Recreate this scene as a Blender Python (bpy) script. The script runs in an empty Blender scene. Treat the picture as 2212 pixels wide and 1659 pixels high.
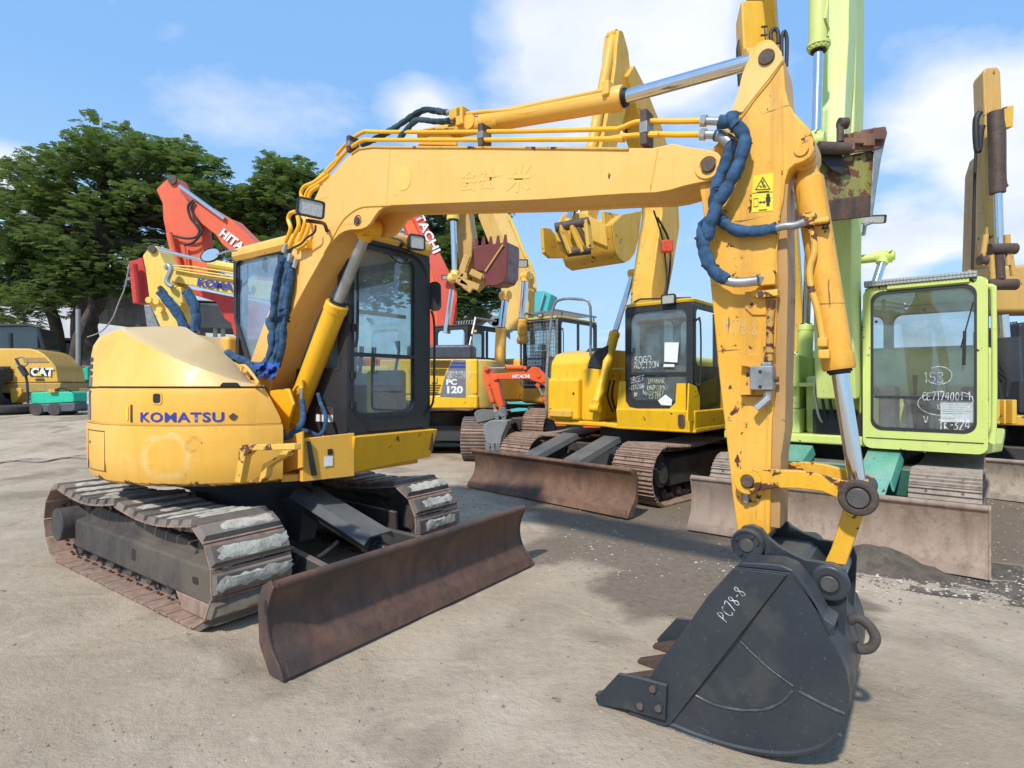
import bpy, bmesh, math, random
import numpy as np
from mathutils import Vector, Matrix, noise as mnoise
from math import radians, sin, cos, pi, atan2, sqrt
R = random.Random(7)
C = bpy.context.scene.collection
scene = bpy.context.scene
# ---------------------------------------------------------------- camera: level, 1.53 m above the yard
CAMH, FPX, CX, CY = 1.53, 1245.0, 1106.0, 829.5
cam_d = bpy.data.cameras.new('camera'); cam = bpy.data.objects.new('camera', cam_d); C.objects.link(cam)
cam.location = (0, 0, CAMH); cam.rotation_euler = (pi/2, 0, 0)
cam_d.sensor_width = 36; cam_d.lens = 36*FPX/2212; cam_d.clip_end = 3000; cam_d.clip_start = 0.05
scene.camera = cam

def ray(u, v): return Vector(((u-CX)/FPX, 1.0, (CY-v)/FPX))
def P(u, v, d): return Vector((0, 0, CAMH)) + ray(u, v)*d          # world point at depth d
def zc(x0, y0, w, full=2212):                                      # measured in an enlarged crop of the photo
    s = w/full
    return lambda x, y: ((x0+x*s)*.67770, (y0+y*s)*.67770)
z1 = zc(0,300,1100); z2 = zc(0,1000,1000); z3 = zc(50,1450,1100); z4 = zc(700,1400,1050); z5 = zc(800,550,700)
z6 = zc(700,950,750); z7 = zc(1100,150,1000); z8 = zc(2000,0,1000); z9 = zc(2150,500,700,1290); z10 = zc(2150,1350,800)
z11 = zc(1850,1780,1000); z12 = zc(1300,600,1050); z13 = zc(1450,1150,950); z14 = zc(2300,850,964); z15 = zc(2400,0,864,1593)
z16 = zc(2200,1350,1064); z17 = zc(0,950,500,1843); z18 = zc(2900,850,364,755); z19 = zc(1340,950,520,1797)

class Frame:
    """a machine's own axes: f forward, l left, z up, standing at o"""
    def __init__(s, ox, oy, fx, fy, oz=0.0):
        n = sqrt(fx*fx+fy*fy); s.o = Vector((ox, oy, oz)); s.f = Vector((fx/n, fy/n, 0)); s.l = Vector((-fy/n, fx/n, 0))
        s.z = Vector((0, 0, 1))
    def w(s, x, y, z): return s.o + s.f*x + s.l*y + s.z*z
    def _plane(s, u, v, n, c):
        r = ray(u, v); o = Vector((0, 0, CAMH)); t = (c - (o-s.o).dot(n))/r.dot(n); return o + r*t
    def xz(s, u, v, y): return s._plane(u, v, s.l, y)
    def yz(s, u, v, x): return s._plane(u, v, s.f, x)
    def xy(s, u, v, z): return s._plane(u, v, s.z, z)
    def loc(s, p): q = p-s.o; return (q.dot(s.f), q.dot(s.l), q.z)
    def yaw(s): return atan2(s.f.y, s.f.x)

def thing(name, label, cat, F=None, loc=None, yaw=0, group=None):
    o = bpy.data.objects.new(name, None); C.objects.link(o)
    if F is not None: loc = F.o; yaw = F.yaw()
    o.location = loc; o.rotation_euler = (0, 0, yaw); o.empty_display_size = .2
    o['label'] = label; o['category'] = cat
    if group: o['group'] = group
    o['_w'] = 1
    return o
def tag(o, label, cat, group=None):
    o['label'] = label; o['category'] = cat
    if group: o['group'] = group
    return o

def wmat(o):
    if o is None: return Matrix.Identity(4)
    m = Matrix.LocRotScale(o.location, o.rotation_euler, o.scale)
    return wmat(o.parent) @ m if o.parent else m

class MB:
    """collects world-space shapes and links them as ONE mesh object"""
    def __init__(s): s.bm = bmesh.new(); s.mi = 0
    def _f(s, vs):
        try:
            f = s.bm.faces.new(vs); f.material_index = s.mi; return f
        except ValueError: return None
    def prism(s, pts, off, cap=True):
        off = Vector(off)
        a = [s.bm.verts.new(p) for p in pts]; b = [s.bm.verts.new(Vector(p)+off) for p in pts]
        n = len(pts)
        if cap: s._f(a); s._f(b[::-1])
        for i in range(n): s._f([a[i], b[i], b[(i+1) % n], a[(i+1) % n]])
        return s
    def frame_prism(s, outer, inner, off):
        off = Vector(off); n = len(outer)
        V = [[s.bm.verts.new(Vector(p)+o) for p in L] for L in (outer, inner) for o in (Vector(), off)]
        ao, bo, ai, bi = V
        for i in range(n):
            j = (i+1) % n
            s._f([ao[i], ao[j], ai[j], ai[i]]); s._f([bo[j], bo[i], bi[i], bi[j]])
            s._f([ao[j], ao[i], bo[i], bo[j]]); s._f([ai[i], ai[j], bi[j], bi[i]])
        return s
    def hexa(s, p):      # 8 points: bottom 4, top 4
        v = [s.bm.verts.new(q) for q in p]
        for f in ((3,2,1,0), (4,5,6,7), (0,1,5,4), (1,2,6,5), (2,3,7,6), (3,0,4,7)): s._f([v[i] for i in f])
        return s
    def box(s, F, x0, x1, y0, y1, z0, z1, tx0=None, tx1=None, ty0=None, ty1=None):
        a = [F.w(x0,y0,z0), F.w(x1,y0,z0), F.w(x1,y1,z0), F.w(x0,y1,z0)]
        X0 = x0 if tx0 is None else tx0; X1 = x1 if tx1 is None else tx1; Y0 = y0 if ty0 is None else ty0; Y1 = y1 if ty1 is None else ty1
        return s.hexa(a+[F.w(X0,Y0,z1), F.w(X1,Y0,z1), F.w(X1,Y1,z1), F.w(X0,Y1,z1)])
    def bar(s, p0, p1, w, h, side):      # rectangular bar, side = direction of its width
        p0 = Vector(p0); p1 = Vector(p1); d = (p1-p0).normalized(); a = Vector(side); a = (a-d*a.dot(d)).normalized(); b = d.cross(a)
        q = lambda p: [p-a*w/2-b*h/2, p+a*w/2-b*h/2, p+a*w/2+b*h/2, p-a*w/2+b*h/2]
        return s.hexa(q(p0)+q(p1))
    def cyl(s, p0, p1, r0, r1=None, seg=24, cap=True):
        return s.tube([p0, p1], [r0, r0 if r1 is None else r1], seg, cap)
    def tube(s, pts, rad, seg=10, cap=True, sm=0, jit=0):
        pts = [Vector(p) for p in pts]
        if not hasattr(rad, '__len__'): rad = [rad]*len(pts)
        if sm: pts, rad = smooth_path(pts, rad, sm)
        n = len(pts); t0 = (pts[1]-pts[0]).normalized()
        a = t0.orthogonal().normalized(); rings = []
        for i, p in enumerate(pts):
            t = (pts[min(i+1, n-1)]-pts[max(i-1, 0)])
            t = t.normalized() if t.length > 1e-9 else t0
            a = a - t*a.dot(t); a = a.normalized() if a.length > 1e-6 else t.orthogonal().normalized()
            b = t.cross(a)
            k = 1.0
            if 0 < i < n-1:
                ca = (pts[i]-pts[i-1]).normalized().dot((pts[i+1]-pts[i]).normalized()); k = 1/max(.6, sqrt(max(.05, (1+ca)/2)))
            ring = []
            for j in range(seg):
                th = 2*pi*j/seg; rr = rad[i]
                if jit:
                    rr *= 1+jit*(mnoise.noise(p*14+Vector((cos(th), sin(th), 0))*1.6))
                ring.append(s.bm.verts.new(p+(a*cos(th)+b*sin(th))*rr*k))
            rings.append(ring)
        for i in range(n-1):
            for j in range(seg):
                s._f([rings[i][j], rings[i][(j+1) % seg], rings[i+1][(j+1) % seg], rings[i+1][j]])
        if cap: s._f(rings[0][::-1]); s._f(rings[-1])
        return s
    def ring(s, c, axis, r0, r1, h, seg=28):    # a flat ring (washer) along axis
        axis = Vector(axis).normalized(); a = axis.orthogonal().normalized(); b = axis.cross(a); c = Vector(c)
        L = []
        for (r, o) in ((r1, 0), (r0, 0), (r0, h), (r1, h)):
            L.append([s.bm.verts.new(c+(a*cos(2*pi*i/seg)+b*sin(2*pi*i/seg))*r+axis*o) for i in range(seg)])
        for k in range(4):
            A, B = L[k], L[(k+1) % 4]
            for i in range(seg): s._f([A[i], A[(i+1) % seg], B[(i+1) % seg], B[i]])
        return s
    def lathe(s, c, axis, prof, seg=32, a0=0, a1=2*pi, ref=None):   # prof: (radius, along)
        axis = Vector(axis).normalized(); a = Vector(ref) if ref is not None else axis.orthogonal().normalized(); b = axis.cross(a); c = Vector(c)
        full = abs(a1-a0-2*pi) < 1e-6; n = seg if full else seg+1; rings = []
        for (r, h) in prof:
            rings.append([s.bm.verts.new(c+(a*cos(a0+(a1-a0)*i/seg)+b*sin(a0+(a1-a0)*i/seg))*max(r, 1e-4)+axis*h) for i in range(n)])
        for k in range(len(prof)-1):
            for i in range(seg):
                j = (i+1) % n; s._f([rings[k][i], rings[k][j], rings[k+1][j], rings[k+1][i]])
        return s
    def loft(s, rings, closed=True, cap=True):
        V = [[s.bm.verts.new(p) for p in r] for r in rings]; n = len(V[0])
        for k in range(len(V)-1):
            for i in range(n if closed else n-1):
                j = (i+1) % n; s._f([V[k][i], V[k][j], V[k+1][j], V[k+1][i]])
        if cap and closed: s._f(V[0][::-1]); s._f(V[-1])
        return s
    def quad(s, *p): s._f([s.bm.verts.new(q) for q in p]); return s
    def ribbon(s, pts, w, nrm):
        pts = [Vector(p) for p in pts]; nrm = Vector(nrm); L = []
        for i, p in enumerate(pts):
            t = (pts[min(i+1, len(pts)-1)]-pts[max(i-1, 0)]).normalized(); q = nrm.cross(t).normalized()*w/2
            L.append((s.bm.verts.new(p-q), s.bm.verts.new(p+q)))
        for i in range(len(L)-1): s._f([L[i][0], L[i+1][0], L[i+1][1], L[i][1]])
        return s
    def build(s, name, mat, parent=None, bevel=0, seg=2, ang=32, kind=None, recalc=True):
        if recalc: bmesh.ops.recalc_face_normals(s.bm, faces=s.bm.faces)
        ca = cos(radians(ang))
        for f in s.bm.faces: f.smooth = True
        for e in s.bm.edges:
            if len(e.link_faces) == 2 and e.link_faces[0].normal.dot(e.link_faces[1].normal) < ca: e.smooth = False
        me = bpy.data.meshes.new(name)
        inv = wmat(parent).inverted(); s.bm.transform(inv)
        s.bm.to_mesh(me); s.bm.free()
        for m in (mat if isinstance(mat, (list, tuple)) else [mat]): me.materials.append(m)
        o = bpy.data.objects.new(name, me); C.objects.link(o); o.parent = parent
        if bevel:
            b = o.modifiers.new('bevel', 'BEVEL'); b.width = bevel; b.segments = seg; b.limit_method = 'ANGLE'; b.angle_limit = radians(35)
            w = o.modifiers.new('wn', 'WEIGHTED_NORMAL'); w.keep_sharp = False; w.weight = 80
        if kind: o['kind'] = kind
        return o

def smooth_path(pts, rad, k):
    n = len(pts); P_, R_ = [], []
    for i in range(n-1):
        p0 = pts[max(i-1, 0)]; p1 = pts[i]; p2 = pts[i+1]; p3 = pts[min(i+2, n-1)]
        for j in range(k):
            t = j/k; t2 = t*t; t3 = t2*t
            P_.append(.5*((2*p1)+(p2-p0)*t+(2*p0-5*p1+4*p2-p3)*t2+(3*p1-p0-3*p2+p3)*t3)); R_.append(rad[i]*(1-t)+rad[i+1]*t)
    P_.append(pts[-1]); R_.append(rad[-1]); return P_, R_
def sm2(pts, k=4):      # smooth a list of 2D points
    q, _ = smooth_path([Vector((a, b, 0)) for a, b in pts], [0]*len(pts), k); return [(p.x, p.y) for p in q]
def rrect(w, h, r, n=5):     # rounded rectangle centred on 0
    o = []
    for (cx, cy, a) in ((w/2-r, h/2-r, 0), (-w/2+r, h/2-r, 90), (-w/2+r, -h/2+r, 180), (w/2-r, -h/2+r, 270)):
        for i in range(n+1): t = radians(a+90*i/n); o.append((cx+r*cos(t), cy+r*sin(t)))
    return o
def circ(c, a, b, r, n=24): return [c+(a*cos(2*pi*i/n)+b*sin(2*pi*i/n))*r for i in range(n)]

# ---------------------------------------------------------------- writing
def text(s, p, xd, yd, size, mat, parent, bold=0.0, name='lettering', sx=1.0, align='LEFT', shear=0, spacing=1.0, thick=0.0):
    cu = bpy.data.curves.new(name, 'FONT'); cu.body = s; cu.size = 1; cu.offset = bold; cu.align_x = align; cu.shear = shear; cu.space_character = spacing
    cu.resolution_u = 3; cu.extrude = thick
    t = bpy.data.objects.new('tmp', cu); C.objects.link(t)
    dg = bpy.context.evaluated_depsgraph_get(); dg.update()
    me = bpy.data.meshes.new_from_object(t.evaluated_get(dg)); bpy.data.objects.remove(t)
    xd = Vector(xd).normalized(); yd = Vector(yd); yd = (yd-xd*yd.dot(xd)).normalized(); n = xd.cross(yd)
    M = Matrix((xd*size*sx, yd*size, n*size)).transposed().to_4x4(); M.translation = Vector(p)
    me.transform(wmat(parent).inverted() @ M); me.materials.clear(); me.materials.append(mat); me.name = name
    o = bpy.data.objects.new(name, me); C.objects.link(o); o.parent = parent
    return o
G = {  # hand lettering: polylines on a 0..1 by 0..1.4 cell
'A':[[(0,0),(.45,1.4),(.9,0)],[(.15,.5),(.8,.45)]], 'B':[[(0,0),(0,1.4),(.6,1.3),(.65,.95),(.05,.75),(.75,.6),(.75,.15),(0,0)]],
'C':[[(.8,1.25),(.4,1.4),(.05,.8),(.15,.15),(.55,0),(.85,.2)]], 'E':[[(.75,1.35),(.05,1.3),(0,.7),(.6,.75)],[(0,.7),(0,0),(.8,.08)]],
'G':[[(.8,1.2),(.4,1.4),(.02,.8),(.2,.05),(.7,.1),(.8,.6),(.45,.6)]], 'H':[[(0,1.4),(.05,0)],[(.7,1.4),(.7,0)],[(.02,.7),(.7,.75)]],
'I':[[(.3,1.4),(.3,0)],[(0,1.38),(.6,1.4)],[(0,0),(.6,.02)]], 'K':[[(0,1.4),(.05,0)],[(.75,1.35),(.05,.6),(.8,0)]], 'M':[[(0,0),(.1,1.4),(.45,.5),(.8,1.4),(.9,0)]],
'N':[[(0,0),(.05,1.4),(.7,0),(.75,1.4)]], 'O':[[(.42,1.4),(.12,1.2),(.02,.75),(.12,.2),(.45,0),(.78,.2),(.88,.7),(.75,1.2),(.42,1.4)]], 'P':[[(0,0),(.1,1.4),(.6,1.3),(.65,.9),(.1,.65)]],
'R':[[(0,0),(.05,1.4),(.6,1.3),(.6,.9),(.05,.7),(.8,0)]], 'S':[[(.75,1.2),(.4,1.4),(.05,1.1),(.7,.5),(.5,.02),(.02,.15)]], 'T':[[(0,1.35),(.9,1.4)],[(.45,1.38),(.4,0)]],
'U':[[(0,1.4),(.05,.3),(.4,0),(.75,.3),(.75,1.4)]], 'V':[[(0,1.4),(.4,0),(.8,1.4)]], 'X':[[(0,1.4),(.8,0)],[(.8,1.4),(0,0)]], 'Z':[[(0,1.35),(.75,1.4),(0,0),(.8,.05)]],
'0':[[(.4,1.3),(.05,.8),(.15,.1),(.5,0),(.75,.6),(.65,1.2),(.4,1.3)]], '1':[[(.1,1.1),(.35,1.4),(.3,0)]], '2':[[(.05,1.1),(.4,1.4),(.75,1.05),(.05,.05),(.8,0)]],
'3':[[(.05,1.3),(.5,1.4),(.7,1.05),(.3,.75),(.75,.45),(.5,.02),(0,.15)]], '4':[[(.55,0),(.6,1.4),(0,.5),(.85,.55)]], '5':[[(.75,1.4),(.15,1.35),(.1,.8),(.6,.85),(.75,.4),(.45,0),(0,.1)]],
'6':[[(.65,1.35),(.15,.8),(.05,.25),(.4,0),(.75,.3),(.55,.7),(.1,.5)]], '7':[[(0,1.35),(.75,1.4),(.25,0)]], '8':[[(.4,.75),(.1,1.1),(.4,1.4),(.65,1.1),(.1,.3),(.4,0),(.7,.3),(.4,.75)]],
'9':[[(.65,1.1),(.35,1.4),(.08,1.05),(.4,.8),(.68,1.1),(.55,0)]], '-':[[(.1,.65),(.6,.7)]], '#':[[(.2,1.2),(.15,.1)],[(.6,1.25),(.5,.1)],[(0,.85),(.8,.9)],[(0,.4),(.75,.45)]], ' ':[], '(':[[(.4,1.5),(.05,.9),(.1,.3),(.5,-.1)]], ')':[[(.1,1.5),(.5,.9),(.4,.2),(.0,-.1)]],
}
def hand(mb, s, p, xd, yd, h, w=.012, seed=1, fit=None):
    rr = random.Random(seed); xd = Vector(xd).normalized(); yd = Vector(yd).normalized(); n = xd.cross(yd); x = 0; k = h/1.4; kx = k
    if fit: kx = fit/sum(.82 if c not in 'I1-' else .6 for c in s)
    for ch in s:
        for pl in G.get(ch, []):
            q = [(a+rr.uniform(-.035, .035), b+rr.uniform(-.035, .035)) for a, b in pl]
            if len(q) > 2: q = sm2(q, 4)
            mb.ribbon([Vector(p)+xd*(x+a*.72)*kx+yd*b*k for a, b in q], w, n)
        x += .82 if ch not in 'I1-' else .6
    return mb
# ---------------------------------------------------------------- materials
def newmat(name):
    m = bpy.data.materials.new(name); m.use_nodes = True; nt = m.node_tree; nt.nodes.clear()
    o = nt.nodes.new('ShaderNodeOutputMaterial'); b = nt.nodes.new('ShaderNodeBsdfPrincipled'); nt.links.new(b.outputs[0], o.inputs[0])
    return m, nt, b, o
def N(nt, t, **k):
    n = nt.nodes.new(t)
    for a, v in k.items(): setattr(n, a, v)
    return n
def coords(nt, scale=(1,1,1), kind='Object'):
    tc = N(nt, 'ShaderNodeTexCoord'); mp = N(nt, 'ShaderNodeMapping'); mp.inputs['Scale'].default_value = scale
    nt.links.new(tc.outputs[kind], mp.inputs[0]); return mp.outputs[0]
def noise(nt, vec, scale, detail=4, rough=.55, dist=0):
    n = N(nt, 'ShaderNodeTexNoise'); n.inputs['Scale'].default_value = scale; n.inputs['Detail'].default_value = detail
    n.inputs['Roughness'].default_value = rough; n.inputs['Distortion'].default_value = dist; nt.links.new(vec, n.inputs['Vector']); return n.outputs[0]
def ramp(nt, fac, a, b, c0=(0,0,0,1), c1=(1,1,1,1)):
    if a > b: a, b, c0, c1 = b, a, c1, c0
    r = N(nt, 'ShaderNodeValToRGB'); r.color_ramp.elements[0].position = a; r.color_ramp.elements[1].position = b
    r.color_ramp.elements[0].color = c0; r.color_ramp.elements[1].color = c1; nt.links.new(fac, r.inputs[0]); return r.outputs[0]
def mix(nt, fac, a, b, mode='MIX'):
    m = N(nt, 'ShaderNodeMix', data_type='RGBA', blend_type=mode)
    def put(sock, v):
        if isinstance(v, (tuple, list)): sock.default_value = (v[0], v[1], v[2], 1)
        elif isinstance(v, (float, int)): sock.default_value = v
        else: nt.links.new(v, sock)
    put(m.inputs[0], fac); put(m.inputs[6], a); put(m.inputs[7], b); return m.outputs[2]
def math_(nt, op, a, b=None):
    m = N(nt, 'ShaderNodeMath', operation=op)
    for i, v in enumerate((a, b)):
        if v is None: continue
        if isinstance(v, (float, int)): m.inputs[i].default_value = v
        else: nt.links.new(v, m.inputs[i])
    return m.outputs[0]
def bump(nt, b, h, strength=.3, dist=.01):
    n = N(nt, 'ShaderNodeBump'); n.inputs['Strength'].default_value = strength; n.inputs['Distance'].default_value = dist
    nt.links.new(h, n.inputs['Height']); nt.links.new(n.outputs[0], b.inputs['Normal'])
_mc = {}
def paint(name, col, faded=None, fade=.5, dust=.25, chips=.0, grime=.35, rough=.42, chipcol=(.09,.035,.02), dustcol=(.42,.35,.26), big=1.0, vert=True, updust=None, scratch=0, stain=None, ring=None, lowrim=None):
    if name in _mc: return _mc[name]
    m, nt, b, o = newmat(name); v = coords(nt)
    n1 = noise(nt, v, 1.3*big, 5, .6); faded = faded or tuple(min(1, c*1.12+.03) for c in col)
    c = mix(nt, ramp(nt, n1, .35, .7), col, faded) if fade else col
    # grime streaks running down
    vs = coords(nt, (7, 7, .9)); n2 = noise(nt, vs, 1.5, 6, .62)
    c = mix(nt, math_(nt, 'MULTIPLY', ramp(nt, n2, .5, .78), grime), c, tuple(x*.42+.02 for x in col))
    n3 = noise(nt, v, 26, 5, .7)
    c = mix(nt, math_(nt, 'MULTIPLY', ramp(nt, n3, .53, .72), grime*.45), c, tuple(x*.45 for x in col))
    if dust:
        g = N(nt, 'ShaderNodeNewGeometry'); sp = N(nt, 'ShaderNodeSeparateXYZ'); nt.links.new(g.outputs['Normal'], sp.inputs[0])
        up = ramp(nt, sp.outputs[2], *(updust or (.25, .95))); nd = ramp(nt, noise(nt, v, 3.2, 5, .6), .3, .62) if not updust else ramp(nt, noise(nt, v, 1.5, 5, .6), .15, .4)
        c = mix(nt, math_(nt, 'MULTIPLY', math_(nt, 'MULTIPLY', up, nd), dust), c, dustcol)
    if scratch:
        for sc_, rz in (((2.2, 2.2, 34), .5), ((26, 26, 2.6), -.35)):
            tcn = N(nt, 'ShaderNodeTexCoord'); mp = N(nt, 'ShaderNodeMapping'); mp.inputs['Scale'].default_value = sc_; mp.inputs['Rotation'].default_value = (0, rz, 0); nt.links.new(tcn.outputs['Object'], mp.inputs[0])
            c = mix(nt, math_(nt, 'MULTIPLY', ramp(nt, noise(nt, mp.outputs[0], 1.0, 3, .5), .70, .73), scratch), c, (.10,.06,.04))
    if ring:
        for (cen, rad, wd, colr, am) in ring:
            vd = N(nt, 'ShaderNodeVectorMath', operation='DISTANCE'); nt.links.new(v, vd.inputs[0]); vd.inputs[1].default_value = cen
            e = math_(nt, 'ABSOLUTE', math_(nt, 'SUBTRACT', math_(nt, 'ADD', vd.outputs['Value'], math_(nt, 'MULTIPLY', math_(nt, 'SUBTRACT', noise(nt, v, 6, 5, .6), .5), .16)), rad))
            c = mix(nt, math_(nt, 'MULTIPLY', math_(nt, 'MULTIPLY', ramp(nt, e, wd, wd*.3), ramp(nt, noise(nt, v, 14, 6, .7), .38, .58)), am), c, colr)
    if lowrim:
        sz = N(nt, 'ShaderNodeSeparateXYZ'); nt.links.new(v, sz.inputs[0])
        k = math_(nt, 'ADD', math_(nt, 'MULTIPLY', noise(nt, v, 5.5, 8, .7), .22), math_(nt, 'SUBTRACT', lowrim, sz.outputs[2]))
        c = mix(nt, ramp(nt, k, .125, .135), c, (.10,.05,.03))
    if stain:
        c = mix(nt, math_(nt, 'MULTIPLY', ramp(nt, noise(nt, v, 3.1, 4, .55, .2), .56, .62), .55), c, stain)
        c = mix(nt, math_(nt, 'MULTIPLY', ramp(nt, noise(nt, v, 55, 5, .7), .62, .70), .7), c, tuple(x*1.6 for x in stain))
    rf = ramp(nt, noise(nt, v, 9, 4, .6), .3, .8, (rough-.1,)*3+(1,), (rough+.2,)*3+(1,))
    if chips:
        nc = noise(nt, v, 7.5, 9, .68, .4); e = N(nt, 'ShaderNodeNewGeometry')
        pt = math_(nt, 'MULTIPLY', ramp(nt, e.outputs['Pointiness'], .5, .58), .09)
        mk = ramp(nt, math_(nt, 'ADD', nc, pt), .735-chips*.16, .75-chips*.16)
        c = mix(nt, mk, c, chipcol); rf = mix(nt, mk, rf, (.85,)*3)
    nt.links.new(c, b.inputs['Base Color']); nt.links.new(rf, b.inputs['Roughness'])
    b.inputs['Specular IOR Level'].default_value = .4
    h = math_(nt, 'ADD', math_(nt, 'MULTIPLY', noise(nt, v, 2.2, 2), 1.0), math_(nt, 'MULTIPLY', noise(nt, v, 60, 3), .03))
    bump(nt, b, h, .25, .02)
    _mc[name] = m; return m
def rusty(name, cols, rough=.75, scale=2.2, band=None, bumpd=.01, metal=0.0):
    if name in _mc: return _mc[name]
    m, nt, b, o = newmat(name); v = coords(nt)
    n1 = noise(nt, v, scale, 8, .62, .5); n2 = noise(nt, v, scale*7, 6, .7); vs = coords(nt, (5,5,.8)); n3 = noise(nt, vs, 2.2, 5, .6)
    c = mix(nt, ramp(nt, n1, .36, .62), cols[0], cols[1]); c = mix(nt, ramp(nt, n3, .48, .72), c, cols[2])
    c = mix(nt, math_(nt, 'MULTIPLY', ramp(nt, n2, .5, .72), .6), c, tuple(x*.45 for x in cols[0]))
    if len(cols) > 3:
        n4 = noise(nt, v, scale*.5, 3, .5); c = mix(nt, math_(nt, 'MULTIPLY', ramp(nt, n4, .52, .64), .8), c, cols[3])
    nt.links.new(c, b.inputs['Base Color']); b.inputs['Roughness'].default_value = rough; b.inputs['Metallic'].default_value = metal
    bump(nt, b, math_(nt, 'ADD', noise(nt, v, 30, 6, .7), math_(nt, 'MULTIPLY', n1, 1.5)), .5, bumpd)
    _mc[name] = m; return m
def plain(name, col, rough=.5, metal=0.0, var=.25, bs=.2, sc=14):
    if name in _mc: return _mc[name]
    m, nt, b, o = newmat(name); v = coords(nt); n = noise(nt, v, sc, 5, .6)
    c = mix(nt, ramp(nt, n, .35, .7), tuple(x*(1-var) for x in col), tuple(min(1, x*(1+var*.6)) for x in col))
    nt.links.new(c, b.inputs['Base Color']); b.inputs['Roughness'].default_value = rough; b.inputs['Metallic'].default_value = metal
    bump(nt, b, noise(nt, v, sc*3, 4), bs, .004); _mc[name] = m; return m
def glass(name, tint=(.55,.66,.68), opac=.25, col=(.05,.07,.08), rough=.03, dust=.2, refl=.05):
    if name in _mc: return _mc[name]
    m = bpy.data.materials.new(name); m.use_nodes = True; nt = m.node_tree; nt.nodes.clear(); o = N(nt, 'ShaderNodeOutputMaterial')
    tr = N(nt, 'ShaderNodeBsdfTransparent'); tr.inputs[0].default_value = tint+(1,)
    gl = N(nt, 'ShaderNodeBsdfGlossy'); gl.inputs[0].default_value = (1,1,1,1); gl.inputs['Roughness'].default_value = rough
    df = N(nt, 'ShaderNodeBsdfDiffuse'); df.inputs[0].default_value = col+(1,)
    fr = N(nt, 'ShaderNodeFresnel'); fr.inputs[0].default_value = 1.6
    v = coords(nt); d = ramp(nt, noise(nt, v, 4, 6, .65), .3, .8, (opac*.6,)*3+(1,), (min(1, opac+dust),)*3+(1,))
    m1 = N(nt, 'ShaderNodeMixShader'); nt.links.new(d, m1.inputs[0]); nt.links.new(tr.outputs[0], m1.inputs[1]); nt.links.new(df.outputs[0], m1.inputs[2])
    m2 = N(nt, 'ShaderNodeMixShader'); nt.links.new(math_(nt, 'ADD', fr.outputs[0], refl), m2.inputs[0]); nt.links.new(m1.outputs[0], m2.inputs[1]); nt.links.new(gl.outputs[0], m2.inputs[2])
    nt.links.new(m2.outputs[0], o.inputs[0]); _mc[name] = m; return m

Y_MAIN = paint('faded_yellow_paint', (.81,.42,.05), (.86,.49,.11), grime=.22, dust=.4, chips=.12, dustcol=(.62,.47,.24))
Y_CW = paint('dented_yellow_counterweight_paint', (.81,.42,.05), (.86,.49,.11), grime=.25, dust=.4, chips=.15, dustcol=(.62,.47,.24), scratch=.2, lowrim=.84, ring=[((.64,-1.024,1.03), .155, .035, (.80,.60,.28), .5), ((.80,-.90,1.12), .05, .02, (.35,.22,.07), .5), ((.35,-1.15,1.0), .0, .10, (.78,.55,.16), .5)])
Y_BOOM = paint('sun_bleached_yellow_paint', (.84,.45,.10), (.88,.52,.16), grime=.14, scratch=.25, dust=.4, chips=.1)
Y_HOOD = paint('dusty_yellow_hood_paint', (.80,.45,.07), (.84,.53,.15), grime=.14, dust=.97, chips=.06, dustcol=(.62,.45,.22), updust=(.35,.62))
Y_ARM = paint('scratched_yellow_paint', (.78,.38,.035), (.84,.45,.08), grime=.6, dust=.3, chips=.5, big=2, scratch=.8)
Y_LINK = paint('chipped_yellow_paint', (.74,.38,.02), (.78,.42,.04), grime=.5, dust=.3, chips=.75, big=3, chipcol=(.10,.035,.02))
Y_STEP = paint('worn_yellow_step_paint', (.78,.44,.06), (.80,.48,.10), grime=.4, dust=.2, chips=.85, big=3, chipcol=(.12,.045,.03))
Y_CAB = paint('clean_yellow_paint', (.90,.45,.014), (.90,.48,.03), grime=.25, dust=.15, chips=.05)
Y_TWO = paint('bright_yellow_paint', (.85,.48,.010), (.87,.52,.03), grime=.35, dust=.25, chips=.1)
Y_TAN = paint('tan_yellow_paint', (.56,.33,.08), (.62,.38,.12), grime=.4, dust=.4, chips=.2)
Y_PALE = paint('pale_yellow_paint', (.80,.56,.10), (.84,.62,.18), grime=.3, dust=.3, chips=.15)
Y_OLD = paint('weathered_yellow_paint', (.70,.40,.04), (.76,.46,.09), grime=.5, dust=.4, chips=.3)
LIME = paint('lime_green_paint', (.57,.66,.17), (.63,.70,.24), grime=.25, dust=.2, chips=.1)
LIME_D = paint('scuffed_lime_paint', (.27,.27,.06), (.20,.17,.07), grime=.9, dust=.5, chips=1.1, chipcol=(.14,.06,.035), big=3)
ORANGE = paint('orange_red_paint', (.80,.115,.025), (.84,.15,.05), grime=.3, dust=.15, chips=.1)
ORANGE_F = paint('faded_orange_paint', (.74,.115,.045), (.76,.15,.07), grime=.3, dust=.2, chips=.15)
RED = paint('red_paint', (.55,.04,.03), (.62,.07,.05), grime=.35, dust=.15, chips=.15)
TEAL = paint('green_teal_paint', (.06,.30,.22), (.10,.36,.28), grime=.5, dust=.5, chips=.2, dustcol=(.3,.36,.3))
TURQ = paint('turquoise_paint', (.06,.48,.46), (.10,.52,.50), grime=.25, dust=.1)
GREENB = paint('bright_green_paint', (.02,.50,.30), (.05,.55,.35), grime=.3, dust=.1)
CATY = paint('ochre_yellow_paint', (.70,.40,.06), (.74,.45,.10), grime=.35, dust=.3)
BLACKP = paint('black_cab_paint', (.028,.03,.034), (.045,.046,.05), grime=.2, dust=.35, dustcol=(.2,.18,.15))
DARKP = paint('dirty_black_undercarriage_paint', (.035,.038,.042), (.07,.065,.06), grime=.3, dust=.9, dustcol=(.20,.17,.13), chips=.3, chipcol=(.09,.06,.045), rough=.6)
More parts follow.
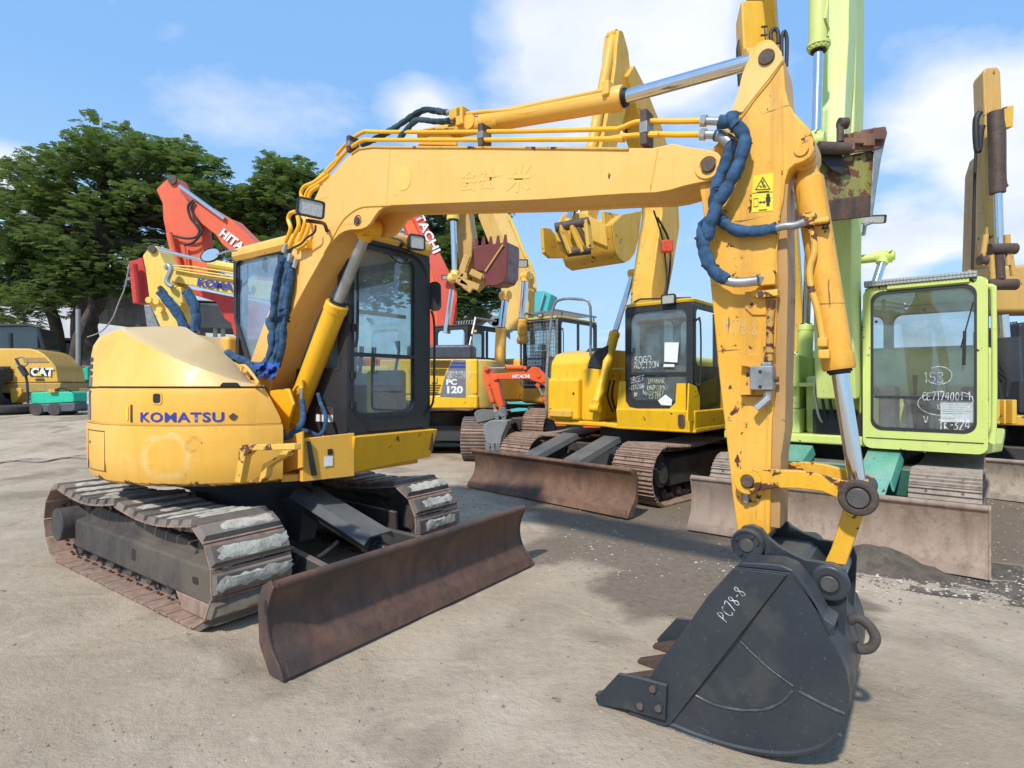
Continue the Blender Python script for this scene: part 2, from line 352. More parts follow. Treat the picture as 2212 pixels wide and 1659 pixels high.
COVER = paint('grey_black_cover_paint', (.06,.07,.08), (.09,.10,.105), grime=.3, dust=.5, dustcol=(.2,.19,.17), rough=.5)
BUCKETB = paint('blue_black_bucket_paint', (.026,.032,.042), (.045,.05,.056), grime=.3, dust=.7, dustcol=(.14,.13,.11), rough=.38, big=2, scratch=.0, stain=(.062,.064,.060))
FRAMEM = rusty('muddy_track_frame_steel', [(.055,.047,.046), (.10,.082,.068), (.04,.04,.044), (.13,.105,.08)])
BLADE = rusty('rusty_blade_steel', [(.12,.062,.042), (.165,.09,.058), (.08,.046,.036), (.05,.04,.038)], rough=.55)
BLADE2 = rusty('brown_rusty_blade_steel', [(.16,.085,.05), (.23,.12,.065), (.11,.06,.042), (.07,.04,.034)], rough=.62)
BLADE3 = rusty('pale_rusty_blade_steel', [(.30,.22,.165), (.36,.27,.20), (.22,.14,.10), (.26,.19,.15)], rough=.75)
SHOE_IN = rusty('rusty_pink_shoe_steel', [(.30,.19,.14), (.36,.24,.18), (.20,.13,.10)])
SHOE = rusty('muddy_shoe_steel', [(.10,.085,.08), (.17,.14,.12), (.08,.06,.055), (.22,.19,.15)])
SHOE_B = rusty('rusty_brown_shoe_steel', [(.27,.18,.13), (.33,.23,.17), (.18,.115,.085)])
SHOE_T = rusty('dry_mud_shoe_steel', [(.30,.25,.20), (.38,.31,.25), (.22,.17,.14)])
MUD = rusty('dried_pale_mud', [(.46,.44,.37), (.54,.52,.44), (.30,.27,.22)], rough=.95, scale=11, bumpd=.02)
MAROON = paint('maroon_bucket_paint', (.16,.035,.028), (.20,.05,.04), grime=.4, dust=.2)
CHROME = plain('chrome_rod', (.78,.79,.80), .16, 1.0, .06, .02)
STEEL = plain('grey_steel', (.32,.33,.33), .45, .6, .3, .3)
GALV = plain('zinc_fitting', (.50,.50,.48), .38, .8, .15, .1)
PIN = rusty('rusty_pin', [(.07,.045,.035), (.11,.07,.05), (.05,.035,.03)], rough=.6, scale=9)
RUBBER = plain('black_rubber', (.022,.022,.023), .6, 0, .3, .3)
DKGLASSRUB = plain('window_seal', (.03,.03,.032), .5, 0, .2, .1)
TYRE = plain('tyre_rubber', (.045,.043,.042), .85, 0, .4, .5)
BLUECL = plain('blue_sleeve_cloth', (.036,.095,.19), .9, 0, .5, .8, 16)
BLUEPL = plain('blue_plastic_sheet', (.04,.11,.42), .35, 0, .35, .4, 7)
GREY_DEC = plain('grey_decal', (.17,.18,.20), .5, 0, .12, .02)
WHITE = plain('white_paint', (.78,.78,.76), .55, 0, .08, .05)
PAPER = plain('paper_sheet', (.78,.80,.78), .9, 0, .05, .05)
def marker(name, col):
    m = bpy.data.materials.new(name); m.use_nodes = True; nt = m.node_tree; nt.nodes.clear(); o = N(nt, 'ShaderNodeOutputMaterial')
    d = N(nt, 'ShaderNodeBsdfDiffuse'); d.inputs[0].default_value = col+(1,); t = N(nt, 'ShaderNodeBsdfTransparent'); x = N(nt, 'ShaderNodeMixShader')
    nt.links.new(ramp(nt, noise(nt, coords(nt), 32, 5, .7), .40, .62, (.1,)*3+(1,), (.85,)*3+(1,)), x.inputs[0]); nt.links.new(d.outputs[0], x.inputs[1]); nt.links.new(t.outputs[0], x.inputs[2]); nt.links.new(x.outputs[0], o.inputs[0]); return m
CHALK = marker('white_marker', (.82,.84,.86))
CHALKF = plain('faint_marker', (.62,.45,.22), .9, 0, .05, .02)
CHALKY = marker('yellow_marker', (.78,.80,.50))
BLUEL = plain('blue_lettering', (.03,.05,.32), .5, 0, .2, .02)
BLACKL = plain('black_lettering', (.02,.02,.02), .5, 0, .1, .02)
NAVY = plain('navy_decal', (.02,.03,.10), .5, 0, .1, .02)
DECY = plain('yellow_decal', (.82,.66,.03), .5, 0, .06, .02)
DKRUST = rusty('dark_greasy_rust', [(.05,.035,.03), (.09,.06,.045), (.035,.028,.025)], rough=.55, scale=9)
PIND = plain('dull_pin_steel', (.12,.11,.105), .45, .4, .25, .3)
GHOST = plain('unfaded_yellow_patch', (.86,.52,.13), .5, 0, .06, .02)
REDD = plain('red_decal', (.62,.07,.03), .5, 0, .2, .02)
LAMPG = plain('lamp_glass', (.55,.55,.50), .12, .3, .2, .5, 60)
SEATM = plain('seat_fabric', (.10,.075,.055), .9, 0, .3, .3)
INTER = plain('cab_interior', (.05,.05,.052), .7, 0, .3, .2)
GLASS = glass('cab_glass', (.84,.95,.95), .24, (.34,.42,.45), .02, .2)  # pale bluish diffuse film stands in for reflections on the panes
GLASSB = glass('blue_cab_glass', (.66,.84,.96), .55, (.27,.43,.60), .02, .15)
GLASSD = glass('dark_cab_glass', (.22,.30,.30), .25, (.05,.07,.07), .02, .1)
GLASSM = glass('clear_cab_glass', (.92,.95,.96), .08, (.42,.48,.52), .02, .16, .07)
CONC = plain('grey_sheet_metal', (.30,.31,.32), .6, .1, .2, .2, 1.2)
WALLW = plain('white_wall_plaster', (.62,.62,.62), .85, 0, .12, .2, 1)
WALLD = plain('dark_backdrop_wall', (.07,.065,.07), .85, 0, .3, .2, 1)
ROOFM = plain('pale_roof_sheet', (.55,.55,.54), .6, 0, .15, .2, 1)
WOOD = plain('weathered_wood', (.38,.24,.12), .75, 0, .3, .4, 6)
# ---------------------------------------------------------------- the yard
def sst(a, b, x):
    t = min(1, max(0, (x-a)/(b-a))); return t*t*(3-2*t)
def gz(x, y):
    z = .62*sst(10, 18.5, y)*(1-sst(-7.5, -3.5, x))
    near = 1-sst(14, 40, sqrt(x*x+y*y))
    return z + near*(.016*mnoise.noise(Vector((x*.55, y*.55, 3)))+.008*mnoise.noise(Vector((x*2.3, y*2.3, 8))))
def ground():
    bm = bmesh.new()
    def axis(lo, hi, step, far):
        a = list(np.arange(lo, hi+1e-6, step)); s = step; x = hi
        while x < far: s *= 1.25; x += s; a.append(x)
        s = step; x = lo
        while x > -far: s *= 1.25; x -= s; a.insert(0, x)
        return a
    xs = axis(-7, 7, .12, 900); ys = axis(1.5, 12, .12, 900)
    V = []
    for y in ys:
        V.append([bm.verts.new((x, y, gz(x, y)+(.005*mnoise.noise(Vector((x*7, y*7, 1))) if (-7 < x < 7 and 1.5 < y < 12) else 0))) for x in xs])
    for j in range(len(ys)-1):
        for i in range(len(xs)-1):
            f = bm.faces.new((V[j][i], V[j][i+1], V[j+1][i+1], V[j+1][i])); f.smooth = True
    me = bpy.data.meshes.new('ground'); bm.to_mesh(me); bm.free()
    o = bpy.data.objects.new('ground', me); C.objects.link(o); o['kind'] = 'structure'
    m, nt, b, out = newmat('packed_dirt'); v = coords(nt)
    n1 = noise(nt, v, .55, 6, .6, .3); n2 = noise(nt, v, 2.1, 8, .65, .6); n3 = noise(nt, v, 18, 8, .7); n4 = noise(nt, v, 90, 4, .7)
    c = mix(nt, ramp(nt, n1, .36, .62), (.39,.31,.215), (.51,.415,.305))
    c = mix(nt, math_(nt, 'MULTIPLY', ramp(nt, n2, .47, .68), .6), c, (.30,.235,.17))
    c = mix(nt, math_(nt, 'MULTIPLY', ramp(nt, n2, .42, .25), .55), c, (.54,.455,.35))
    c = mix(nt, math_(nt, 'MULTIPLY', ramp(nt, n3, .52, .72), .38), c, (.24,.19,.145))
    c = mix(nt, math_(nt, 'MULTIPLY', ramp(nt, n4, .62, .74), .45), c, (.60,.56,.48))
    c = mix(nt, math_(nt, 'MULTIPLY', ramp(nt, n4, .36, .28), .35), c, (.13,.105,.085))
    ck = noise(nt, v, 4.2, 9, .68, 1.2); ckm = ramp(nt, ck, .655, .685)
    c = mix(nt, math_(nt, 'MULTIPLY', ckm, .6), c, (.17,.135,.10))
    ck2 = noise(nt, v, 7, 7, .6, .3); c = mix(nt, math_(nt, 'MULTIPLY', ramp(nt, ck2, .36, .30), .5), c, (.56,.49,.39))
    # oil and tyre-dragged streaks lying across the yard
    mp = coords(nt, (.35, 2.4, 1)); ns = noise(nt, mp, 1.3, 7, .65, .8)
    c = mix(nt, math_(nt, 'MULTIPLY', ramp(nt, ns, .56, .72), .28), c, (.20,.16,.12))
    # damp ground in front of and under the parked row
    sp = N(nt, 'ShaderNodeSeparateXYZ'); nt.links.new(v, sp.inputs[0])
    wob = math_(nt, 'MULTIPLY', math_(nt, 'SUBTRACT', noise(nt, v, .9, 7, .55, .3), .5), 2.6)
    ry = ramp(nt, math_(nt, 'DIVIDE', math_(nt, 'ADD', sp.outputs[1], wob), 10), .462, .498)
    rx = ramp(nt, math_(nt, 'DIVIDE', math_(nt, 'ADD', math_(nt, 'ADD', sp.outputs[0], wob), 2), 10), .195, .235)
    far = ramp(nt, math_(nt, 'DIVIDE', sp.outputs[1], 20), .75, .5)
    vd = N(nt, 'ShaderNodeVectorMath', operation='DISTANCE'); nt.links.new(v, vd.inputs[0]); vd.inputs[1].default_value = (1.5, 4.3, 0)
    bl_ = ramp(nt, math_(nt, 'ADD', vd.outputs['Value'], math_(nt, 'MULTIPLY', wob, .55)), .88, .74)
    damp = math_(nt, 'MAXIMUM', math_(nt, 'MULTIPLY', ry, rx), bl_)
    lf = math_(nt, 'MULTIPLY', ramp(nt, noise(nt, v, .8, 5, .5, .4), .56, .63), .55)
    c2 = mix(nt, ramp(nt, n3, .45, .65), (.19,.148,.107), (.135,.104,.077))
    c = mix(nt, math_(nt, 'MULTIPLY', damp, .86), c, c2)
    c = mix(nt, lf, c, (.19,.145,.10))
    nt.links.new(c, b.inputs['Base Color'])
    rf = mix(nt, damp, (.93,)*3, (.72,)*3); nt.links.new(rf, b.inputs['Roughness']); b.inputs['Specular IOR Level'].default_value = .25
    h = math_(nt, 'ADD', math_(nt, 'MULTIPLY', n3, .6), math_(nt, 'ADD', math_(nt, 'MULTIPLY', n4, .22), math_(nt, 'SUBTRACT', math_(nt, 'MULTIPLY', n2, 1.2), math_(nt, 'MULTIPLY', ckm, .5))))
    bump(nt, b, h, .8, .03)
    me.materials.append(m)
    # loose stones: nobody could count them
    rr = random.Random(3); mb = MB(); mb2 = MB()
    def stone(mb, x, y, s):
        c0 = Vector((x, y, gz(x, y)+s*.15)); vs = []
        for d in ((1,0,0),(-1,0,0),(0,1,0),(0,-1,0),(0,0,1),(0,0,-1)):
            vs.append(mb.bm.verts.new(c0+Vector(d)*s*rr.uniform(.45, 1.0)*(.6 if d[2] else 1)+Vector((rr.uniform(-1,1), rr.uniform(-1,1), 0))*s*.3))
        for a in ((0,2,4),(2,1,4),(1,3,4),(3,0,4),(2,0,5),(1,2,5),(3,1,5),(0,3,5)): mb._f([vs[i] for i in a])
    for i in range(3600):
        d = rr.uniform(4.4, 9.5); x = rr.uniform(-.3, 1.15)*d*.8
        if mnoise.noise(Vector((x*.8, d*.8, 5)))+rr.uniform(-.3, .3) < -.05: continue
        stone(mb if i % 2 else mb2, x, d, rr.choice((.006,.008,.011,.016)) )
    for i in range(1500):
        d = 2.3+rr.random()**1.5*6; x = rr.uniform(-.9, .9)*d
        stone(mb2 if i % 3 else mb, x, d, rr.choice((.003,.004,.006,.009)))
    for i in range(1500):                 # by the damp heap in front of the green machine
        a = rr.gauss(0, .62); x = 3.1+a*1.2; y = 4.55-a*.35+rr.gauss(0, .28); stone(mb if i % 2 else mb2, x, y, rr.choice((.007,.010,.014,.02)))
    a = mb.build('gravel', plain('light_gravel', (.50,.46,.40), .9, 0, .4, .3, 3), None, kind='stuff')
    b_ = mb2.build('gravel', plain('dark_gravel', (.22,.18,.14), .9, 0, .4, .3, 3), None, kind='stuff')
    tag(a, 'light loose gravel scattered over the dirt yard', 'gravel'); tag(b_, 'dark loose grit scattered over the dirt yard', 'gravel')
    # heap of wet soil at the foot of the green machine's blade
    bm = bmesh.new(); n = 46
    def hz(x, y):
        r = sqrt(x*x*.55+y*y*1.6)
        return max(0, .16*math.exp(-r*r*9)+.03*math.exp(-r*r*2)-.018)+.03*mnoise.noise(Vector((x*6, y*6, 2)))*math.exp(-r*r*2.5)+.014*mnoise.noise(Vector((x*17, y*17, 4)))*math.exp(-r*r*2)
    V = [[bm.verts.new((3.05+x*.66+y*.3, 4.86+y*.66-x*.36, gz(3, 4.8)+hz(x, y)-.008)) for x in np.linspace(-1.5, 1.5, n)] for y in np.linspace(-.8, .8, n)]
    for j in range(n-1):
        for i in range(n-1): f = bm.faces.new((V[j][i], V[j][i+1], V[j+1][i+1], V[j+1][i])); f.smooth = True
    me = bpy.data.meshes.new('soil_heap'); bm.to_mesh(me); bm.free(); me.materials.append(rusty('damp_soil', [(.10,.08,.06), (.15,.12,.09), (.07,.055,.042)], rough=.95, scale=6, bumpd=.03))
    o = bpy.data.objects.new('soil_heap', me); C.objects.link(o); tag(o, 'small heap of dark damp soil at the foot of the pale rusty blade', 'soil heap'); o['kind'] = 'stuff'
ground()
def marks():      # pressed tread marks crossing the yard at the left
    m = MB()
    for i in range(34):
        u = -40+7.2*i; v = 1002-.045*u+2*sin(i*.4); p = Vector(((u-CX)/FPX*(FPX*CAMH/(v-CY)), FPX*CAMH/(v-CY), 0)); z = gz(p.x, p.y)+.022
        for s in (-1, 1):
            q = p+Vector((.0, s*.07, 0)); m.quad(Vector((q.x-.02, q.y-.10+s*.05, z)), Vector((q.x+.022, q.y-.10+s*.05, z)), Vector((q.x+.03+.02*s, q.y+.10+s*.05, z)), Vector((q.x-.012+.02*s, q.y+.10+s*.05, z)))
    o = m.build('tread_marks', plain('pale_pressed_dirt', (.50,.42,.33), .95), None, kind='structure')
marks()

# ---------------------------------------------------------------- sky and sun
SUN_EL, SUN_D = radians(46), Vector((.46, .888))     # horizontal direction the light travels
w = bpy.data.worlds.new('World'); scene.world = w; w.use_nodes = True; nt = w.node_tree; nt.nodes.clear()
out = N(nt, 'ShaderNodeOutputWorld'); bg = N(nt, 'ShaderNodeBackground'); nt.links.new(bg.outputs[0], out.inputs[0])
sky = N(nt, 'ShaderNodeTexSky', sky_type='NISHITA'); sky.sun_disc = False; sky.sun_elevation = SUN_EL
src = -SUN_D.normalized()                            # where the sun stands
sky.sun_rotation = atan2(src.x, src.y); sky.altitude = 0; sky.air_density = 1.0; sky.dust_density = .6; sky.ozone_density = 1.4
tc = N(nt, 'ShaderNodeTexCoord'); sep = N(nt, 'ShaderNodeSeparateXYZ'); nt.links.new(tc.outputs['Generated'], sep.inputs[0])
zz = math_(nt, 'ADD', math_(nt, 'MAXIMUM', sep.outputs[2], .0), .22)
cx = math_(nt, 'DIVIDE', sep.outputs[0], zz); cy = math_(nt, 'DIVIDE', sep.outputs[1], zz)
cb = N(nt, 'ShaderNodeCombineXYZ'); nt.links.new(cx, cb.inputs[0]); nt.links.new(cy, cb.inputs[1]); cb.inputs[2].default_value = 4.3
n1 = noise(nt, cb.outputs[0], 1.15, 9, .56, .15); n2 = noise(nt, cb.outputs[0], .42, 3, .5)
def blob(x, z, r):          # a cloud bank in a given compass direction: x, z on the unit-depth plane
    d = Vector((x, 1, z)).normalized(); vm = N(nt, 'ShaderNodeVectorMath', operation='DISTANCE'); nt.links.new(tc.outputs['Generated'], vm.inputs[0]); vm.inputs[1].default_value = d
    return ramp(nt, math_(nt, 'DIVIDE', vm.outputs['Value'], r), 1.0, .15)
B = None
for x, z, r, s in ((.09, .60, .20, .24), (.28, .58, .20, .22), (.2, .70, .2, .2), (-.15, .475, .085, .24), (.86, .46, .20, .34), (.95, .35, .14, .2), (.66, .25, .08, .28), (.28, .2, .20, .14), (.1, .36, .14, .10), (-.89, .37, .07, .3), (.55, .08, .18, .2)):
    t = math_(nt, 'MULTIPLY', blob(x, z, r), s); B = t if B is None else math_(nt, 'ADD', B, t)
# low haze towards the horizon
hz_ = ramp(nt, sep.outputs[2], .42, .0)
fac = math_(nt, 'ADD', math_(nt, 'ADD', n1, B), math_(nt, 'MULTIPLY', hz_, .06))
cl = ramp(nt, fac, .625, .80)
lp = mix(nt, .72, sky.outputs[0], (2.05, 4.15, 7.6))
lp = mix(nt, math_(nt, 'MULTIPLY', hz_, .75), lp, (3.7, 5.4, 6.6))
cc = mix(nt, ramp(nt, noise(nt, cb.outputs[0], 2.4, 5, .55), .35, .7), (7.0, 7.1, 7.4), (5.2, 5.7, 6.8))
col = mix(nt, math_(nt, 'MULTIPLY', cl, .92), lp, cc)
nt.links.new(col, bg.inputs[0]); bg.inputs[1].default_value = .15
sl = bpy.data.lights.new('sun', 'SUN'); sl.energy = 4.2; sl.angle = radians(2.6); sl.color = (1, .95, .87)
so = bpy.data.objects.new('sun', sl); C.objects.link(so)
dirv = Vector((SUN_D.normalized().x*cos(SUN_EL), SUN_D.normalized().y*cos(SUN_EL), -sin(SUN_EL)))
so.rotation_euler = dirv.to_track_quat('-Z', 'Y').to_euler(); so.location = (-10, -10, 20)
scene.view_settings.view_transform = 'Standard'; scene.view_settings.look = 'None'; scene.view_settings.exposure = 0
# ---------------------------------------------------------------- shared machine parts
def belt_path(xr, xf, r, sag=.04, n=400):
    """closed side path of a track belt: list of (x, z, nx, nz), evenly spaced"""
    pts = []
    for i in range(40): pts.append((xr+(xf-xr)*i/40, 0.0))
    for i in range(40): t = -pi/2+pi*i/40; pts.append((xf+r*cos(t), r+r*sin(t)))
    for i in range(60):
        s = i/60; x = xf+(xr-xf)*s; pts.append((x, 2*r-sag*abs(sin(pi*s*2))**1.0))
    for i in range(40): t = pi/2+pi*i/40; pts.append((xr+r*cos(t), r+r*sin(t)))
    P_ = [Vector((a, 0, b)) for a, b in pts]; L = [0]
    for i in range(len(P_)): L.append(L[-1]+(P_[(i+1) % len(P_)]-P_[i]).length)
    return P_, L
def along(P_, L, s):
    tot = L[-1]; s %= tot
    import bisect
    i = min(bisect.bisect_right(L, s)-1, len(P_)-1); a = P_[i]; b = P_[(i+1) % len(P_)]; t = (s-L[i])/max(1e-9, L[i+1]-L[i])
    return a.lerp(b, t), (b-a).normalized()
def track(F, root, y0, y1, xr, xf, r, pitch, shoe, inner, pads=None, sag=.04, split=False, detail=True, name='track', z0=.012, seed=1, frame=FRAMEM, wheelside=-1, plainside=False):
    """one crawler: belt of shoes, links, frame, idler, sprocket, rollers. y0<y1; wheelside -1: outside is y0"""
    rr = random.Random(seed)
    P_, L = belt_path(xr, xf, r, sag); n = int(round(L[-1]/pitch)); pitch = L[-1]/n
    yc = (y0+y1)/2; th = .022
    link = MB()
    for i in range(n):
        p, t = along(P_, L, (i+.5)*pitch); q, _ = along(P_, L, (i+1.5)*pitch)
        nn = Vector((t.z, 0, -t.x))   # outward
        for s in (-1, 1):
            link.bar(F.w(*(p-nn*.05-t*pitch*.48+Vector((0, yc+s*.07, z0)))), F.w(*(p-nn*.05+t*pitch*.48+Vector((0, yc+s*.07, z0)))), .035, .07, F.l)
        if detail:
            pc = p-nn*.06+t*pitch*.5
            link.cyl(F.w(pc.x, yc-.11, pc.z+z0), F.w(pc.x, yc+.11, pc.z+z0), .022, seg=8)
    tr = link.build(name, shoe, root)
    mb = MB()
    def one(mb, i, r0):
        p, t = along(P_, L, (i+.5)*pitch); nn = Vector((t.z, 0, -t.x)); j = rr.uniform(-.003, .003); p = p+Vector((0, 0, z0))
        hp = pitch*.47
        def pt(a, y, c): q = p+t*a+nn*c; return F.w(q.x, y, q.z)
        mb.mi = 0
        mb.hexa([pt(-hp,y0,-.012), pt(hp,y0,-.012), pt(hp,y1,-.012), pt(-hp,y1,-.012), pt(-hp,y0,.0), pt(hp,y0,.0), pt(hp,y1,.0), pt(-hp,y1,.0)])
        mb.mi = 1
        if pads == 'flat':
            k = hp*.80; e = .018
            mb.hexa([pt(-k,y0+.004,.0005), pt(k,y0+.004,.0005), pt(k,y1-.004,.0005), pt(-k,y1-.004,.0005), pt(-k+.01,y0+e,.034), pt(k-.01,y0+e,.034), pt(k-.01,y1-e,.034), pt(-k+.01,y1-e,.034)])
            mb.mi = 2         # dried mud caked on the pad
            m = 12; kk = k-.014; ya = y0+rr.choice((.03,.05,.07,.10,.14)); yb = y1-rr.choice((.02,.03,.04,.07)); G_ = []
            for a in range(5):
                row = []
                for b in range(m+1):
                    x = -kk+2*kk*a/4; y = ya+(yb-ya)*b/m; ed = (a in (0, 4)) or (b in (0, m))
                    x += rr.uniform(-.004, .022)*(-1 if a == 4 else 1) if a in (0, 4) else 0; y += rr.uniform(-.02, .02) if b in (0, m) else rr.uniform(-.006, .006)
                    row.append(mb.bm.verts.new(pt(x, y, .0335 if ed else .036+rr.uniform(0, .009))))
                G_.append(row)
            for a in range(4):
                for b in range(m): mb._f([G_[a][b], G_[a][b+1], G_[a+1][b+1], G_[a+1][b]])
        else:
            for a in (-.72, 0.0, .72):
                k = a*hp
                mb.hexa([pt(k-.012,y0,.0), pt(k+.012,y0,.0), pt(k+.012,y1,.0), pt(k-.012,y1,.0), pt(k-.005,y0+.003,.022), pt(k+.005,y0+.003,.022), pt(k+.005,y1-.003,.022), pt(k-.005,y1-.003,.022)])
        mb.mi = 3
        if detail:
            for yy in (yc-.13, yc+.13):
                for a in (-.3, .3): mb.cyl(pt(a*hp, yy, -.011), pt(a*hp, yy, -.026), .011, seg=6)
                if pads != 'flat': mb.cyl(pt(.36*hp, yy, .0005), pt(.36*hp, yy, .004), .012, seg=8)
        mb.mi = 0
    mats = [inner, shoe, MUD, PIN]
    if split:
        for i in range(n):
            m1 = MB(); one(m1, i, 0); m1.build('track_shoe', mats, tr)
    else:
        for i in range(n): one(mb, i, 0)
        mb.build('shoes', mats, tr)
    # frame between the runs
    oy0, oy1 = yc-.16, yc+.16; h = 2*r
    fr = MB()
    if plainside: oy0, oy1 = yc-.10, yc+.12
    a, b = xr+r*.75, xf-r*.62
    prof = [(a, h*.30), (a+.02, h*.66), (a+.18, h*.80), (b-.1, h*.74), (b, h*.64), (b, h*.27)]
    fr.prism([F.w(x, oy0-.02, z+z0) for x, z in prof], F.l*(oy1-oy0+.04))
    fobj = fr.build('track_frame', frame, root, bevel=.015)
    yc_ = yc
    for nm, x in (('sprocket', xr), ('idler_wheel', xf)):
        w = MB(); w.cyl(F.w(x, yc-.09, r+z0), F.w(x, yc+.09, r+z0), r-.06, seg=36); hb = .0 if plainside else .05; w.cyl(F.w(x, oy0-hb, r+z0), F.w(x, oy1+hb, r+z0), r*.42, seg=28)
        if not plainside: w.cyl(F.w(x, oy0-.075, r+z0), F.w(x, oy1+.075, r+z0), r*.30, seg=24)
        if nm == 'sprocket': w.cyl(F.w(x, yc-.27 if plainside else oy0-.13, r+z0), F.w(x, oy0+.1, r+z0), r*(.44 if plainside else .56), seg=32)
        w.build(nm, frame, root, bevel=.012)
    k = max(4, int((xf-xr)/.32))
    for i in range(k):
        x = xr+.16+(xf-xr-.32)*i/(k-1); w = MB()
        w.lathe(F.w(x, yc-.15, .115+z0), F.l, [(0,0),(.05,0),(.06,.02),(.06,.06),(.085,.06),(.085,.09),(.06,.1),(.06,.2),(.085,.21),(.085,.24),(.06,.24),(.06,.28),(.05,.3),(0,.3)], 20)
        w.build('roller', frame, root)
    return tr, fobj
def blade(F, root, x, half, h, mat, thick=.03, z0=.015, depth=.10, lip=.3, endw=.14):
    """dozer blade: curved plate along the width, thick rolled top edge, end plates"""
    prof = []
    for i in range(15):
        t = i/14; z = z0+h*t
        cx = x + (-.0 if t < lip else 0) - depth*sin(pi*min(1, max(0, (t-.12)/.88)))*.75 - .03*t + (.05*(1-t/lip) if t < lip else 0)
        prof.append((cx, z))
    back = [(a-thick, b) for a, b in prof[::-1]]
    m = MB(); nseg = 26; rings = []
    for k in range(nseg+1):
        y = -half+2*half*k/nseg
        rings.append([F.w(a+.004*mnoise.noise(Vector((y*3, b*5, 1))), y, b+(.006*mnoise.noise(Vector((y*9, 0, 2))) if b < z0+.01 else 0)) for a, b in prof+back])
    m.loft(rings)
    o = m.build('blade', mat, root, ang=50)
    m = MB(); e = prof[-1]; m.tube([F.w(e[0]-.012, -half+2*half*k/12, e[1]+.004) for k in range(13)], .026, 14); m.build('top_edge', mat, o)
    for s in (-1, 1):
        q = MB(); pr = [(a+.006, b) for a, b in prof]+[(e[0]-.03, e[1]+.03), (e[0]-endw*.7, e[1]-.01), (e[0]-endw, e[1]-.10), (e[0]-endw*.9, z0+h*.3), (x-.06, z0)]
        q.prism([F.w(a, s*half-(.0 if s > 0 else .018), b) for a, b in pr], F.l*.018); q.build('end_plate', mat, o, bevel=.004)
    e_ = MB(); e_.prism([F.w(x+.058, -half+.02, z0+.003), F.w(x+.03, -half+.02, z0+h*lip*.55), F.w(x+.016, -half+.02, z0+h*lip*.5), F.w(x+.042, -half+.02, z0+.003)], F.l*(2*half-.04)); e_.build('cutting_edge', mat, o, bevel=.003)
    return o
def cylinder_(root, p0, p1, p2, r, rr, mat, name='hydraulic_cylinder', side=None, rod=None, port=True):
    """barrel p0->p1, chrome rod p1->p2, eyes at both ends"""
    p0, p1, p2 = Vector(p0), Vector(p1), Vector(p2); d = (p1-p0).normalized(); side = Vector(side) if side is not None else d.orthogonal()
    m = MB(); m.tube([p0+d*r*.4, p0+d*r*1.0, p0+d*r*1.25, p1-d*.07, p1-d*.068, p1-d*.012, p1], [r*.72, r*.8, r, r, r*1.07, r*1.07, r*.98], 32)
    m.cyl(p0-side*r*.95, p0+side*r*.95, r*.78, seg=24)
    o = m.build(name, mat, root)
    d2 = (p2-p1).normalized()
    m = MB(); m.cyl(p1-d*.03, p2-d2*r*.9, rr, seg=28); m.build('rod', rod or CHROME, o)
    m = MB(); m.cyl(p2-d2*r*1.1, p2-d2*r*.3, rr*1.25, r*.8, seg=24); m.cyl(p2-side*r*.9, p2+side*r*.9, r*.85, seg=24); m.build('rod_eye', mat, o)
    m = MB(); m.cyl(p1-d*.002, p1+d*.012, r*.8, seg=28); m.cyl(p1, p1+d*.02, rr*1.25, seg=28); m.build('wiper_seal', RUBBER, o)
    return o
def pinhead(root, c, ax, r, mat=PIN, h=.03, ring=None, name='pin'):
    ax = Vector(ax).normalized(); m = MB(); m.cyl(c, Vector(c)+ax*h, r, seg=28); o = m.build(name, mat, root, bevel=.004)
    if ring: q = MB(); q.ring(c, ax, r*1.03, r*ring, h*.6); q.build('boss', mat if not isinstance(mat, list) else mat[0], o, bevel=.003)
    return o
def worklight(root, c, fwd, side, w, h, d, name='work_light'):
    c = Vector(c); f = Vector(fwd).normalized(); s = (Vector(side)-f*Vector(side).dot(f)).normalized(); u = s.cross(f)
    if u.z < 0: u = -u
    m = MB(); rings = []
    for (k, sc) in ((-d, .55), (-d*.8, .8), (-d*.25, .98), (0, 1.0)):
        rings.append([c+f*k+s*a*sc+u*b*sc for a, b in rrect(w, h, min(w, h)*.16, 4)])
    m.loft(rings); o = m.build(name, BLACKP, root)
    m = MB(); A = [c+f*.0+s*a+u*b for a, b in rrect(w*1.02, h*1.02, min(w, h)*.16, 4)]; B_ = [c+s*a+u*b for a, b in rrect(w*.86, h*.84, min(w, h)*.12, 4)]
    m.frame_prism(A, B_, f*.018); m.build('bezel', RUBBER, o)
    m = MB(); m.prism([c+f*.003+s*a+u*b for a, b in rrect(w*.87, h*.85, min(w, h)*.12, 4)], f*.006); m.build('lens', LAMPG, o)
    return o
def winframe(root, F, outer, inner, axis, off, mat, name, gmat=None, gname='window', glz=.5):
    """wall panel with an opening and its pane; outer, inner: same number of world points; off: thickness vector"""
    m = MB(); m.frame_prism(outer, inner, off); o = m.build(name, mat, root)
    if gmat:
        off = Vector(off); c = sum((Vector(p) for p in inner), Vector())/len(inner)
        g = MB(); g._f([g.bm.verts.new(c+(Vector(p)-c)*1.02+off*glz) for p in inner]); g.build(gname, gmat, o)
        k = MB(); k.frame_prism([c+(Vector(p)-c)*1.015-off*.06 for p in inner], [c+(Vector(p)-c)*.965-off*.06 for p in inner], off*.4); k.build('seal', DKGLASSRUB, o)
    return o
def matchpoly(pts, n):      # resample a closed 2D polygon to n points, keeping it closed
    P_ = [Vector((a, b, 0)) for a, b in pts]; L = [0]
    for i in range(len(P_)): L.append(L[-1]+(P_[(i+1) % len(P_)]-P_[i]).length)
    out = []
    for k in range(n):
        s = L[-1]*k/n; i = max(j for j in range(len(L)-1) if L[j] <= s+1e-9); a = P_[i]; b = P_[(i+1) % len(P_)]; q = a.lerp(b, (s-L[i])/max(1e-9, L[i+1]-L[i])); out.append((q.x, q.y))
    return out
